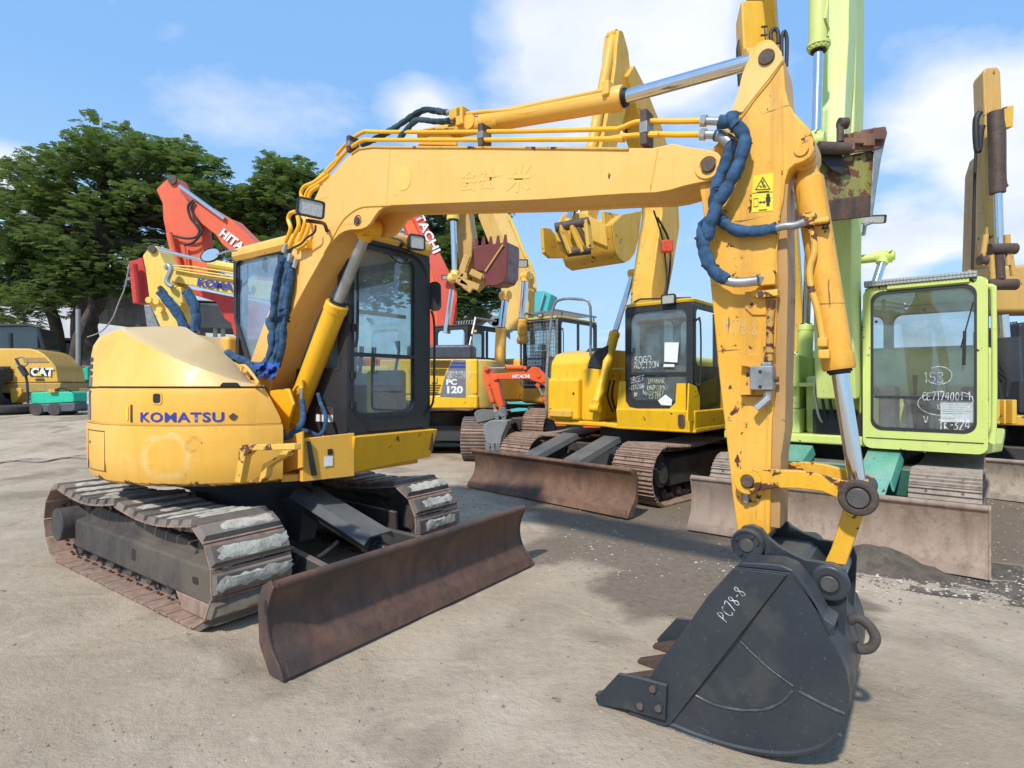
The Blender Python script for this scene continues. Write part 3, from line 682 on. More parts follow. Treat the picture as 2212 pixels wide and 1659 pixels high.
def cabin(F, root, x0, x1, y0, y1, z0, z1, frame, roofm, g=GLASS, gs=GLASS, post=.08, slant=.0, split=.42, seat=True, lower=.3, roofh=.06, name='cab', side_lower=.45, rear=True, gf=None):
    """operator cab: four walls with windows, roof, seat, levers"""
    T = .045; base = MB(); base.box(F, x0, x1, y0, y1, z0-.03, z0+.02); cab = base.build(name, frame, root, bevel=.01)
    W, H = y1-y0, z1-z0; r = .1
    def rr_(w, h, cy, cz, rad): return [(cy+a, cz+b) for a, b in rrect(w, h, rad, 5)]
    fz0 = z0+lower*.4
    o = [F.w(x1, y, z) for y, z in rr_(W, H, (y0+y1)/2, (z0+z1)/2, .07)]
    i = [F.w(x1, y, z) for y, z in rr_(W-2*post, z1-post-fz0, (y0+y1)/2, (fz0+z1-post)/2, .11)]
    fw = winframe(cab, F, o, i, None, -F.f*T, frame, 'front_frame', gf or g, 'windscreen')
    m = MB(); zs = z0+H*split; m.box(F, x1-.03, x1+.006, y0+post*.7, y1-post*.7, zs-.018, zs+.018); m.build('crossbar', DKGLASSRUB, fw)
    D = x1-x0; zl = z0+H*side_lower
    for (yy, off, nm) in ((y0, F.l*T, 'right_side'), (y1, -F.l*T, 'left_side')):
        o = [F.w(x, yy, z) for x, z in rr_(D-.002, H-.002, (x0+x1)/2, (z0+z1)/2, .07)]
        i = [F.w(x, yy, z) for x, z in rr_(D-2*post-.02, z1-post-zl, (x0+x1)/2, (zl+z1-post)/2, .09)]
        sd = winframe(cab, F, o, i, None, off, frame, nm, gs, 'side_window')
        if nm == 'left_side':
            hd = MB(); hd.tube([F.w(x1-.1, yy+.0, z0+.25*H), F.w(x1-.1, yy+.06, z0+.27*H), F.w(x1-.1, yy+.06, z0+.8*H), F.w(x1-.1, yy, z0+.82*H)], .012, 8, sm=3); hd.build('grab_handle', RUBBER, cab)
            mm = MB(); mm.box(F, (x0+x1)/2-.02, (x0+x1)/2+.02, yy-.02, yy+.006, z0+.05, z1-.1); mm.build('door_post', frame, sd)
    o = [F.w(x0, y, z) for y, z in rr_(W-.004, H-.004, (y0+y1)/2, (z0+z1)/2, .07)]
    i = [F.w(x0, y, z) for y, z in rr_(W-2*post, z1-post-z0-H*.5, (y0+y1)/2, (z0+H*.5+z1-post)/2, .07)]
    winframe(cab, F, o, i, None, F.f*T, frame, 'rear_frame', gs, 'rear_window')
    rings = []
    for (k, dz) in ((0.0, 0), (-.01, roofh*.5), (.03, roofh*.85), (.12, roofh)):
        rings.append([F.w((x0+x1)/2+a, (y0+y1)/2+b, z1-.01+dz) for a, b in rrect(D-2*k+.02, W-2*k+.02, .09, 5)])
    m = MB(); m.loft(rings); m.build('roof', roofm, cab)
    if seat:
        yc = (y0+y1)/2; xs = x0+D*.35; m = MB()
        m.box(F, xs-.22, xs+.26, yc-.22, yc+.22, z0+.32, z0+.44); m.hexa([F.w(xs-.30,yc-.22,z0+.44),F.w(xs-.16,yc-.22,z0+.44),F.w(xs-.16,yc+.22,z0+.44),F.w(xs-.30,yc+.22,z0+.44),F.w(xs-.40,yc-.2,z0+.98),F.w(xs-.28,yc-.2,z0+.98),F.w(xs-.28,yc+.2,z0+.98),F.w(xs-.40,yc+.2,z0+.98)])
        m.box(F, xs-.38, xs-.29, yc-.12, yc+.12, z0+1.0, z0+1.17); m.build('seat', SEATM, cab, bevel=.03)
        m = MB(); m.box(F, xs-.2, xs+.2, yc-.15, yc+.15, z0, z0+.33); m.box(F, xs-.25, xs+.3, yc+.26, yc+.38, z0+.3, z0+.58); m.box(F, xs-.25, xs+.3, yc-.38, yc-.26, z0+.3, z0+.58); m.build('console', INTER, cab, bevel=.02)
        for s in (-1, 1):
            m = MB(); m.tube([F.w(xs+.25, yc+s*.32, z0+.56), F.w(xs+.3, yc+s*.31, z0+.72), F.w(xs+.28, yc+s*.31, z0+.8)], [.012,.012,.025], 8); m.build('control_lever', RUBBER, cab)
            m = MB(); m.tube([F.w(x1-.3, yc+s*.1, z0+.02), F.w(x1-.36, yc+s*.1, z0+.35), F.w(x1-.34, yc+s*.12, z0+.75)], [.014,.014,.02], 8); m.build('travel_lever', RUBBER, cab)
    return cab
# ---------------------------------------------------------------- the foreground excavator
F = Frame(-2.33, 5.19, .8155, -.579)
M1 = thing('excavator', 'large foreground yellow excavator with blue-sleeved hoses and a blue-black bucket resting on the dirt', 'excavator', F)
# undercarriage
for s in (-1, 1):
    y0, y1 = (-1.12, -.585) if s < 0 else (.585, 1.12)
    tr, fr = track(F, M1, y0, y1, -1.12, 1.14, .315, .165, SHOE, SHOE_IN, pads='flat', sag=.055, split=True, seed=5+s, plainside=True)
# box-section frame on the visible side with its openings
m = MB(); m.hexa([F.w(-1.0,-1.03,.14),F.w(1.30,-1.03,.13),F.w(1.22,-.70,.13),F.w(-.95,-.70,.14),F.w(-1.0,-1.03,.37),F.w(1.30,-1.03,.36),F.w(1.12,-.70,.49),F.w(-.80,-.70,.50)]); o = m.build('side_frame', FRAMEM, M1, bevel=.018)
for (x, z, w, h) in ((.16,.27,.065,.085), (1.08,.26,.075,.045)):
    q = MB(); q.prism([F.w(x+a, -1.033, z+b) for a, b in rrect(w, h, .016)], F.l*.01); q.build('frame_hole', BLACKL, o)
for x in (.05, .88):
    q = MB(); q.prism([F.w(x+.15*cos(t*pi/8), -.88+.06*sin(t*pi/8), .372+(.15+.06*sin(t*pi/8))/.33*.125+.003) for t in range(16)], (0,0,.004)); q.build('frame_hole', BLACKL, o)
q = MB(); q.prism([F.w(x, -1.03, z) for x, z in [(.80,.14),(1.28,.14),(1.27,.03),(.90,.03)]], F.l*.12); q.build('track_guard', SHOE_IN, o, bevel=.01)
# centre carbody
m = MB()
m.lathe(F.w(0,0,0), (0,0,1), [(0,.28),(.62,.28),(.62,.42),(.50,.50),(.50,.66),(.56,.66),(.56,.72),(.0,.72)], 40)
m.build('turntable', DARKP, M1)
for s in (-1, 1):
    m = MB()
    for q in ((-.45, .55),):
        m.hexa([F.w(-.55,s*.1,.26),F.w(.55,s*.1,.26),F.w(.72,s*.72,.22),F.w(-.72,s*.72,.22),F.w(-.45,s*.1,.50),F.w(.45,s*.1,.50),F.w(.62,s*.72,.40),F.w(-.62,s*.72,.40)])
    m.build('carbody', DARKP, M1, bevel=.015)
# inner wall of far track frame
m = MB(); m.hexa([F.w(-1.0,.56,.12),F.w(1.25,.56,.12),F.w(1.25,.60,.12),F.w(-1.0,.60,.12),F.w(-1.0,.54,.50),F.w(1.25,.54,.44),F.w(1.25,.58,.44),F.w(-1.0,.58,.50)]); m.build('side_frame', paint('blue_black_frame', (.035,.045,.055), (.12,.08,.05), grime=.5, dust=.7, chips=.4, rough=.5, big=.8), M1, bevel=.01)
# blade with its push arms and lift cylinder
bl = blade(F, M1, 2.20, 1.152, .46, BLADE)
q = MB(); q.prism([F.w(2.11+a, -1.172, .36+b) for a, b in rrect(.028, .075, .013)], F.l*.004); q.build('shackle_hole', BLACKL, bl)
for s in (-1, 1):
    m = MB(); prv = [(.55,.20),(.62,.42),(1.2,.34),(1.9,.30),(2.04,.34),(2.04,.10),(1.9,.13),(1.1,.17)]
    m.prism([F.w(x, s*.40+(-.03)+(0 if x < 1.5 else s*.08), z) for x, z in prv], F.l*.06); m.build('push_arm', DARKP, M1, bevel=.01)
m = MB(); m.prism([F.w(x, -.08, z) for x, z in [(.45,.25),(.45,.55),(.75,.62),(.85,.5),(.8,.25)]], F.l*.16); m.build('cylinder_mount', DARKP, M1, bevel=.01)
lc = cylinder_(M1, F.w(.72,0,.56), F.w(1.62,0,.34), F.w(1.97,0,.27), .075, .042, DARKP, 'blade_cylinder', F.l)
for yy in (-.075, .055):
    m = MB(); m.prism([F.w(x, yy, z) for x, z in [(2.06,.14),(2.06,.35),(1.96,.34),(1.90,.28),(1.92,.21),(1.98,.18)]], F.l*.02); m.build('clevis', DARKP, bl, bevel=.005)
pinhead(bl, F.w(1.98,-.10,.275), -F.l, .055, DARKP, .012)
# folded cover plate over the cylinder
m = MB(); d = (F.w(1.66,0,.44)-F.w(.80,0,.665)).normalized(); a0 = F.w(.78,0,.675); a1 = F.w(1.68,0,.435)
prof = [(-.145,-.055),(-.105,.0),(.105,.0),(.145,-.055)]
nn = d.cross(F.l).normalized(); nn = nn if nn.z > 0 else -nn
m.loft([[a+F.l*y+nn*(z+t) for y, z in prof]+[a+F.l*y*.96+nn*(z+t-.012) for y, z in prof[::-1]] for a, t in ((a0, 0), (a1, 0))]); cvr = m.build('cylinder_cover', COVER, M1)
q = MB(); q.prism([a0+d*(.03+x)+F.l*(.0+y)+nn*.002 for x, y in rrect(.14,.03,.014)], nn*.003); q.build('slot', BLACKL, cvr)
m = MB(); m.tube([F.w(.62,-.35,.52), F.w(.78,-.30,.30), F.w(1.0,-.28,.20), F.w(1.2,-.2,.22), F.w(1.3,-.08,.34)], .019, 8, sm=4); m.build('hose', RUBBER, M1)
m = MB(); m.tube([F.w(.5,-.52,.50), F.w(.58,-.50,.38), F.w(.7,-.42,.33)], .014, 8, sm=4); m.build('hose', RUBBER, M1)

# revolving deck
m = MB(); m.prism([F.w(x, y, .80) for x, y in [(-.9,-.75),(.9,-.62),(1.08,-.30),(1.12,.12),(1.12,.95),(-.6,.95),(-.9,.7)]], (0,0,.05)); m.build('deck_plate', Y_MAIN, M1, bevel=.006)
m = MB(); m.lathe(F.w(0,0,.0), (0,0,1), [(.0,.70),(.66,.70),(.70,.80)], 36); m.build('deck_underside', DARKP, M1)
# round rear body
def dr(ph): t = radians(ph); return F.f*cos(t)-F.l*sin(t)
prof = [(1.00,.800),(1.13,.806),(1.178,.835),(1.20,.90),(1.208,.98),(1.210,1.21),(1.203,1.235),(1.186,1.242)]
def interp(xs, ys, x):
    if x <= xs[0]: return ys[0]
    for a, b, c, d in zip(xs, xs[1:], ys, ys[1:]):
        if x <= b: t = (x-a)/(b-a); t = t*t*(3-2*t) if False else t; return c+(d-c)*t
    return ys[-1]
def body(prof, phis, name, mat, parent, phoff=lambda z: 0, closed_cap=True):
    m = MB(); rings = []
    for k, ph in enumerate(phis):
        row = []
        for r, z in prof(ph): row.append(F.w(0,0,0)+dr(ph+(phoff(z) if k < 8 else 0)*(1-k/8))*r+Vector((0,0,z)))
        rings.append(row)
    m.loft(rings, closed=False, cap=False)
    # front closing wall
    r0 = rings[0]; m._f([m.bm.verts.new(p) for p in r0]+[m.bm.verts.new(F.w(.25,-.05,r0[-1].z)), m.bm.verts.new(F.w(.25,-.05,r0[0].z))])
    return m.build(name, mat, parent, recalc=True, ang=28)
off = lambda z: 6*max(0, (z-1.2)/.3)**1.5
phs = [21+k*2.0 for k in range(6)]+[33+k*3 for k in range(63)]
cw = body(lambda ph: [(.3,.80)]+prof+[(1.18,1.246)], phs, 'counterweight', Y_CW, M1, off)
dent = paint('scraped_bumper_patch', (.80,.52,.08), (.72,.58,.28), grime=.5, dust=0, chips=.1, big=4)
ed = body(lambda ph: [(1.17,1.246),(1.196,1.252),(1.197,1.30),(1.197,1.46),(1.188,1.49),(1.165,1.505),(1.0,1.508)], phs, 'side_cover', Y_MAIN, M1, off)
def hk(ph): return interp([27,34,46,60,80,95,200],[0.008,.03,.115,.22,.37,.46,.46], ph)
def hr(ph): return interp([27,46,60,95,200],[1.15,1.11,1.075,1.03,1.03], ph)
def zt(ph): return interp([27,32,45,60,85,100,150,200],[1.515,1.55,1.72,1.86,1.99,2.01,2.0,1.98], ph)
def hood_prof(ph):
    if ph > 95.5:
        t = min(1, (ph-95.5)/8); return [(1.19,1.512),(1.186,1.60),(1.178,1.76),(1.165,1.83),(1.13,1.895),(1.06,1.94),(.92,1.975),(.76,1.992),(.66,zt(ph)-.005),(.61,zt(ph)-.01),(.585,zt(ph)-.03),(.50,zt(ph)-.16),(.40,zt(ph)-.30)]
    k = hk(ph); a = Vector((1.168,1.520)); b = Vector((hr(ph),1.512+k)); c = Vector((.64,zt(ph)-.004)); q = lambda p,r,t: tuple(p.lerp(r,t))
    return [(1.172,1.508),tuple(a),q(a,b,.5),q(a,b,.86),q(a,b,.96),q(b,c,.05),q(b,c,.16),q(b,c,.55),q(b,c,.96),(.61,zt(ph)),(.585,zt(ph)-.02),(.50,zt(ph)-.16),(.40,zt(ph)-.30)]
hood = body(hood_prof, [27+k*2 for k in range(6)]+[39+k*3 for k in range(60)], 'engine_hood', Y_HOOD, M1, lambda z: 0)
for o_ in (hood,):
    pass
# seams, recesses, decals on the round body
def bp(ph, z, r): return F.w(0,0,z)+dr(ph)*r
m = MB(); m.tube([bp(p, 1.509, 1.176) for p in range(27, 98, 3)], .005, 6); m.tube([bp(95, z, 1.180-max(0,z-1.52)*.22) for z in (1.51,1.6,1.7,1.8,1.88)], .004, 6); m.build('panel_seam', BLACKL, hood)
m = MB(); m.prism([bp(p, z, 1.172) for p, z in ((34.5,1.516),(41,1.516),(40,1.54),(35.5,1.54))], dr(38)*.012); m.build('grip_recess', BLACKL, hood)
def curved(pts, off_, name, mat, parent):      # thin patch on the round body: pts (phi, z), grid filled
    m = MB(); p0 = min(a for a, b in pts); p1 = max(a for a, b in pts); n = max(2, int((p1-p0)/2)); 
    return m
def patch(ph0, ph1, z0, z1, r, name, mat, parent, r_top=None, skew=0):
    m = MB(); n = max(2, int(abs(ph1-ph0)/2)); rt = r if r_top is None else r_top; rows = []
    for i in range(n+1):
        p = ph0+(ph1-ph0)*i/n; rows.append([bp(p, z0, r), bp(p+skew, z1, rt)])
    m.loft(rows, closed=False, cap=False); return m.build(name, mat, parent)
def surf_text(s, ph, z, h, mat, parent, r, bold=.03, sx=1.0, name='lettering', spacing=1.0):
    """lettering bent round the body: starts at angle ph, runs towards smaller angles"""
    o = text(s, (0,0,0), (1,0,0), (0,1,0), 1, mat, None, bold, name, sx, spacing=spacing); me = o.data
    for v in me.vertices:
        a = ph-degrees_(v.co.x*h/r); p = bp(a, z+v.co.y*h, r); v.co = p
    me.transform(wmat(parent).inverted()); o.parent = parent; return o
def degrees_(x): return x*180/pi
surf_text('KOMATSU', 67.5, 1.268, .092, BLUEL, ed, 1.2005, .026, 1.30, spacing=1.09)
q = MB(); q.prism([bp(63.4-1.2*cos(t)*(1+.2*sin(3*t)), 1.262+.02*0+.0*t, 1.2) if False else bp(36.6+1.25*cos(t)*(1+.15*sin(5*t)), 1.30+.022*sin(t)*(1+.2*cos(4*t)), 1.2003) for t in [k*pi/8 for k in range(16)]], dr(36.6)*.002); q.build('rust_patch', PIN, ed)
m = MB(); m.frame_prism([bp(61.0+a*48, 1.43+b, 1.202) for a, b in rrect(.075,.085,.02)], [bp(61.0+a*48, 1.43+b, 1.202) for a, b in rrect(.056,.066,.016)], -dr(61)*.03); m.build('latch_rim', Y_MAIN, ed)
m = MB(); m.prism([bp(61.0+a*48, 1.43+b, 1.198) for a, b in rrect(.064,.074,.016)], dr(61)*.003); m.build('latch', BLACKL, ed)
m = MB(); m.prism([bp(p, z, 1.1985) for p, z in ((71.3,1.262),(70.6,1.262),(70.6,1.385),(71.3,1.385))], dr(71)*.004); m.build('vent_slot', PIN, ed)
m = MB(); m.prism([bp(p, z, 1.1990) for p, z in ((73.2,1.275),(72.4,1.275),(72.4,1.37),(73.2,1.37))], dr(73)*.003); m.build('small_label', DECY, ed)
patch(99, 116, 1.262, 1.488, 1.2012, 'model_decal', GREY_DEC, ed, 1.2005)
patch(99, 116, 1.515, 1.585, 1.194, 'model_decal', GREY_DEC, hood, 1.190)
for k in range(3): patch(99, 116, 1.60+k*.05, 1.632+k*.05, 1.193-.004*k, 'stripe', NAVY, hood)
surf_text('70US', 111, 1.38, .13, WHITE, ed, 1.206, .03, .8)
m = MB()
for A, B_ in (((84,.90),(84,1.19)),((100,.90),(100,1.19))): m.tube([bp(A[0], A[1]+(B_[1]-A[1])*t/4, 1.205+.003) for t in range(5)], .0035, 6)
m.tube([bp(84+2*k, 1.19, 1.2105) for k in range(9)], .0035, 6); m.tube([bp(84+2*k, .90, 1.199) for k in range(9)], .0035, 6)
m.build('panel_seam', PIN, cw)
pinhead(cw, bp(97, 1.10, 1.205), dr(97), .012, BLACKL, .008, name='panel_lock')
m = MB(); m.prism([bp(57.5+9.5*cos(t)*(1+.1*sin(3*t)), 1.04+.135*sin(t), 1.2085) for t in [k*pi/10 for k in range(20)]], dr(57)*.0006)
m.bm.free()
# long weld line on the cab-side rim
m = MB(); m.tube([bp(p, 1.248, 1.207) for p in range(22, 116, 3)], .004, 6); m.build('trim_line', paint('dull_trim', (.62,.36,.07), None, dust=0, rough=.6), cw)
# hood beside the boom: raised strip with hand rail, middle engine cover
m = MB(); m.hexa([F.w(-.85,-.52,1.0),F.w(.62,-.62,1.0),F.w(.35,.08,1.0),F.w(-.85,.95,1.0),F.w(-.75,-.50,1.86),F.w(.56,-.66,1.50),F.w(.0,.05,1.62),F.w(-.85,.95,1.86)]); m.build('centre_cover', Y_MAIN, M1, bevel=.03)
m = MB(); m.box(F, -1.0, -.49, .02, 1.0, .85, 1.99, tx0=-.90); m.build('rear_cover', Y_MAIN, M1, bevel=.04)
a, b = F.xz(*z2(1720,365), -.55), F.xz(*z2(1820,490), -.60)
m = MB(); m.tube([F.xz(*z2(1700,405), -.55), a, F.xz(*z2(1770,415), -.58), b, F.xz(*z2(1790,505), -.60)], .011, 8, sm=4); m.build('handrail', Y_MAIN, M1)
# rusty step bracket on the front right corner
m = MB(); st = [z2(1680,960), z2(1700,925), z2(2070,915), z2(2075,960), z2(1770,965), z2(1725,1010), z2(1690,1195), z2(1650,1190), z2(1680,1000)]
m.prism([F.xz(u, v, -.84) for u, v in st], F.l*.05); m.build('step_bracket', Y_STEP, M1, bevel=.006)
m = MB(); st = [z2(1985,965), z2(2035,965), z2(2020,1000), z2(1905,1065), z2(1880,1090), z2(1870,1150), z2(1830,1190), z2(1750,1190), z2(1830,1140), z2(1850,1060), z2(1960,1000)]
m.prism([F.xz(u, v, -.72) for u, v in st], F.l*.05); m.build('step_bracket', Y_STEP, M1, bevel=.006)
m = MB(); st = [z2(1985,880), z2(2130,830), z2(2130,1085), z2(1985,1125)]
m.prism([F.xz(u, v, -.30) for u, v in st], F.l*.02); m.build('frame_web', Y_MAIN, M1, bevel=.004)
# front frame under the cab, with stickers and a hanging rubber strap
m = MB(); m.hexa([F.w(1.10,-.28,.80),F.w(1.14,-.28,.80),F.w(1.24,.12,.80),F.w(1.20,.14,.80),F.w(1.10,-.28,1.12),F.w(1.14,-.28,1.12),F.w(1.24,.12,1.14),F.w(1.20,.14,1.14)]); ff = m.build('front_frame', Y_MAIN, M1, bevel=.004)
def onp(u, v): return F.yz(u, v, 0)
fn = (F.w(1.24,.12,0)-F.w(1.14,-.28,0)).normalized(); fnn = fn.cross(Vector((0,0,1)))
def ffp(t, z): return F.w(1.142,-.28,z)+fn*t+fnn*.004
m = MB(); m.prism([ffp(.16,.90), ffp(.23,.90), ffp(.23,.975), ffp(.16,.975)], fnn*.001); m.build('sticker', PAPER, ff)
m = MB(); m.prism([ffp(.19,.985), ffp(.23,.985), ffp(.23,1.03), ffp(.19,1.03)], fnn*.001); m.build('sticker', BLACKL, ff)
m = MB(); m.hexa([ffp(.06,.84), ffp(.105,.84), ffp(.105,.84)+fnn*.01, ffp(.06,.84)+fnn*.01, ffp(.025,1.10), ffp(.05,1.10), ffp(.05,1.1)+fnn*.02, ffp(.025,1.1)+fnn*.02]); m.build('rubber_strap', RUBBER, ff)
m = MB()
pts = [(1.25,.10),(1.25,1.04),(-.55,1.04),(-.55,.10)]
m.hexa([F.w(1.19,.12,.815),F.w(1.22,1.01,.86),F.w(-.5,1.0,.84),F.w(-.5,.12,.82)]+[F.w(1.27,.10,1.115),F.w(1.27,1.055,1.115),F.w(-.55,1.055,1.115),F.w(-.55,.10,1.115)]); cp = m.build('cab_base', Y_CAB, M1, bevel=.01)
m = MB(); m.box(F, 1.19, 1.262, .985, 1.0, .92, 1.10); m.build('panel_gap', PIN, cp)

# cab
CB = MB(); CB.box(F, -.47, 1.20, .10, 1.02, 1.11, 1.15); cab = CB.build('cab', BLACKP, M1, bevel=.01)
def rl(w_, h_, cy, cz, r_): return [(cy+a, cz+b) for a, b in rrect(w_, h_, r_, 6)]
o_ = [F.w(1.20, y, z) for y, z in rl(.93,1.60,.56,1.915,.09)]; i_ = [F.w(1.20, y, z) for y, z in rl(.70,1.40,.485,1.965,.10)]
fw = winframe(cab, F, o_, i_, None, -F.f*.06, BLACKP, 'front_frame', GLASS, 'windscreen')
m = MB(); m.box(F, 1.165, 1.206, .14, .83, 1.755, 1.785); m.build('crossbar', DKGLASSRUB, fw)
m = MB(); m.tube([F.w(1.0,.2,2.15), F.w(1.0,.9,2.15)], .018, 8); m.build('inner_bar', DECY, fw)
so_ = matchpoly([F_ for F_ in [(-.02,1.12),(1.19,1.12),(1.19,2.70),(1.10,2.78),(-.42,2.80),(-.50,2.74),(-.49,2.15),(-.20,1.60)]], 90)
si_ = matchpoly([(-.10,1.64),(1.10,1.64),(1.10,2.60),(1.02,2.69),(-.38,2.73),(-.475,2.70),(-.47,2.14),(-.19,1.66)], 90)
# start both loops at the lower left so the bridge is even
rs = winframe(cab, F, [F.w(x, .09, z) for x, z in so_], [F.w(x, .09, z) for x, z in si_], None, F.l*.05, BLACKP, 'right_side', GLASSB, 'side_window')
m = MB(); m.box(F, .22, .27, .10, .15, 1.66, 2.74); m.build('window_post', BLACKP, rs)
ls = winframe(cab, F, [F.w(x, 1.03, z) for x, z in rl(1.66,1.66,.36,1.95,.08)], [F.w(x, 1.03, z) for x, z in rl(1.40,1.30,.36,2.0,.1)], None, -F.l*.05, BLACKP, 'left_side', GLASS, 'side_window')
winframe(cab, F, [F.w(-.47, y, z) for y, z in rl(.92,1.66,.56,1.95,.08)], [F.w(-.47, y, z) for y, z in rl(.74,.80,.56,2.22,.1)], None, F.f*.05, BLACKP, 'rear_side', GLASS, 'rear_window')
rings = []
for k, dz in ((.01, -.06), (-.015, -.02), (-.015, .03), (.0, .055), (.06, .085), (.2, .1)): rings.append([F.w(.355+a, .56+b, 2.765+dz) for a, b in rrect(1.76-2*k, .98-2*k, .10, 5)])
m = MB(); m.loft(rings); m.build('roof', Y_MAIN, cab)
m = MB(); m.tube([F.w(1.19,.16,2.70), F.w(1.212,.3,2.70), F.w(1.212,.72,2.70), F.w(1.20,.90,2.65), F.w(1.19,1.0,2.52)], .022, 10, sm=4); m.build('window_header', BLACKP, cab)
m = MB(); m.box(F, .40, .82, .42, .84, 1.42, 1.55); m.hexa([F.w(.34,.42,1.5),F.w(.48,.42,1.5),F.w(.48,.84,1.5),F.w(.34,.84,1.5),F.w(.24,.44,2.12),F.w(.34,.44,2.12),F.w(.34,.82,2.12),F.w(.24,.82,2.12)]); m.box(F, .22,.32,.53,.73,2.15,2.38); m.build('seat', SEATM, cab, bevel=.04)
m = MB(); m.box(F, .1,.55,.16,.30,1.15,1.72); m.box(F, .5,.95,.86,.98,1.15,1.66); m.box(F, .4,.75,.45,.80,1.15,1.42); m.box(F, .95,1.1,.30,.42,1.15,1.62); m.build('console', INTER, cab, bevel=.03)
for yy in (.48, .62):
    m = MB(); m.tube([F.w(.92,yy,1.15), F.w(.86,yy,1.5), F.w(.9,yy,1.86)], [.016,.014,.022], 8); m.build('travel_lever', RUBBER, cab)
for yy in (.22, .92):
    m = MB(); m.tube([F.w(.85,yy,1.64), F.w(.90,yy,1.84), F.w(.88,yy,1.93)], [.014,.014,.028], 8); m.build('control_lever', RUBBER, cab)
m = MB(); m.tube([F.w(1.24,.17,2.72), F.w(1.25,.3,2.77), F.w(1.25,.62,2.77)], .011, 8, sm=3); m.build('roof_rail', STEEL, cab)
worklight(M1, F.w(1.33,.72,2.76), F.f*.9-F.l*.35, F.l, .15, .13, .09)
m = MB(); m.tube([F.w(1.27,.62,2.74), F.w(1.22,.62,2.72)], .018, 8); m.tube([F.w(1.24,.72,2.70), F.w(1.26,.70,2.60), F.w(1.22,.62,2.58), F.w(1.2,.52,2.64)], .006, 6, sm=4); m.build('light_wiring', RUBBER, cab)
# hinges and latch on the cab front
m = MB()
for z in (1.98, 1.60, 1.36): m.box(F, 1.195, 1.225, .115, .15, z-.03, z+.03)
for y, z in ((.30,1.155),(.90,1.155)): m.cyl(F.w(1.2,y,z), F.w(1.215,y,z), .014, seg=10)
m.build('hinge', RUBBER, cab)
m = MB(); m.tube([F.w(1.17,.155,2.6), F.w(1.225,.16,2.55), F.w(1.225,.16,1.9), F.w(1.17,.155,1.84)], .012, 8, sm=3); m.build('grab_handle', RUBBER, cab)
ld = MB(); ld.prism([F.w(x,.085,z) for x, z in ((.80,1.22),(1.02,1.22),(1.02,1.34),(.80,1.34))], -F.l*.002); ld.build('sticker', PAPER, rs)
ld = MB(); ld.prism([F.w(x,.083,z) for x, z in ((.80,1.28),(1.02,1.28),(1.02,1.34),(.80,1.34))], -F.l*.002); ld.build('sticker', PIN, rs)
# mirrors
m = MB(); m.tube([F.yz(915,895,1.2), F.yz(935,870,1.22), F.yz(938,800,1.22), F.yz(938,700,1.22), F.yz(932,672,1.22)], .011, 8, sm=3); ml = m.build('mirror_stay', RUBBER, M1)
c = F.yz(939, 640, 1.23); ax = Vector((.15, .98, .05)).normalized(); sx = ax.cross(Vector((0,0,1))).normalized(); up = sx.cross(ax)
m = MB(); m.loft([[c+ax*k+sx*a*s+up*b*s for a, b in rrect(.115,.27,.05,6)] for k, s in ((.0,.9),(.0,1.0),(.02,1.0),(.05,.8),(.06,.3))]); m.build('mirror', RUBBER, ml)
c = P(455, 551, 5.3); rm = MB(); rm.tube([c+Vector((.05,0,0)), P(490,543,5.25), P(512,541,5.35)], .008, 8); rm = rm.build('mirror_stay', GALV, M1)
ax = Vector((.1, -.99, .02)).normalized(); sx = Vector((.93,0,.36)); up = Vector((-.36,0,.93))
m = MB(); m.loft([[c-ax*k+(sx*cos(t)*.098+up*sin(t)*.062)*s for t in [i*pi/14 for i in range(28)]] for k, s in ((0,.9),(-.006,1.0),(.02,.98),(.04,.6))]); m.build('mirror', RUBBER, rm)
m = MB(); m.prism([c+ax*.004+(sx*cos(t)*.086+up*sin(t)*.052) for t in [i*pi/14 for i in range(28)]], ax*.004); m.build('mirror_glass', CHROME, rm)

# boom
YB = -.145
bo = [z7(0,790), z7(45,748), z7(100,712), z7(160,698), z7(220,696), z7(320,698), z7(1000,700), z7(2160,712), z8(320,1012), z8(420,1035), z8(520,1050), z8(590,1060),
      z8(640,1090), z8(663,1130), z8(668,1175), z8(655,1215), z8(625,1250), z8(570,1275), z8(500,1288), z8(400,1310), z8(300,1340), z8(200,1357), z8(0,1365), z7(1800,1045), z7(1380,1075), z7(1000,1090), z7(600,1105), z7(330,1116),
      z5(1330,352), z5(1280,390), z5(1235,455), z5(1200,510), z5(1160,548), z5(1110,568), z5(1060,573), z5(1000,575), z5(940,590), z5(880,625), z5(830,680), z5(780,740), z5(740,812), (665,610), (624,686), (590,790), (580,850),
      (568,882), (548,890), (530,880), (522,858), (530,810), (543,775), (573,692), (600,625), (622,565), (645,508), (664,458), (680,428), z5(700,140), z5(830,0)]
pts = [F.xz(u, v, YB) for u, v in bo]
m = MB(); m.prism(pts, F.l*.025); boom = m.build('boom', Y_BOOM, M1, bevel=.004)
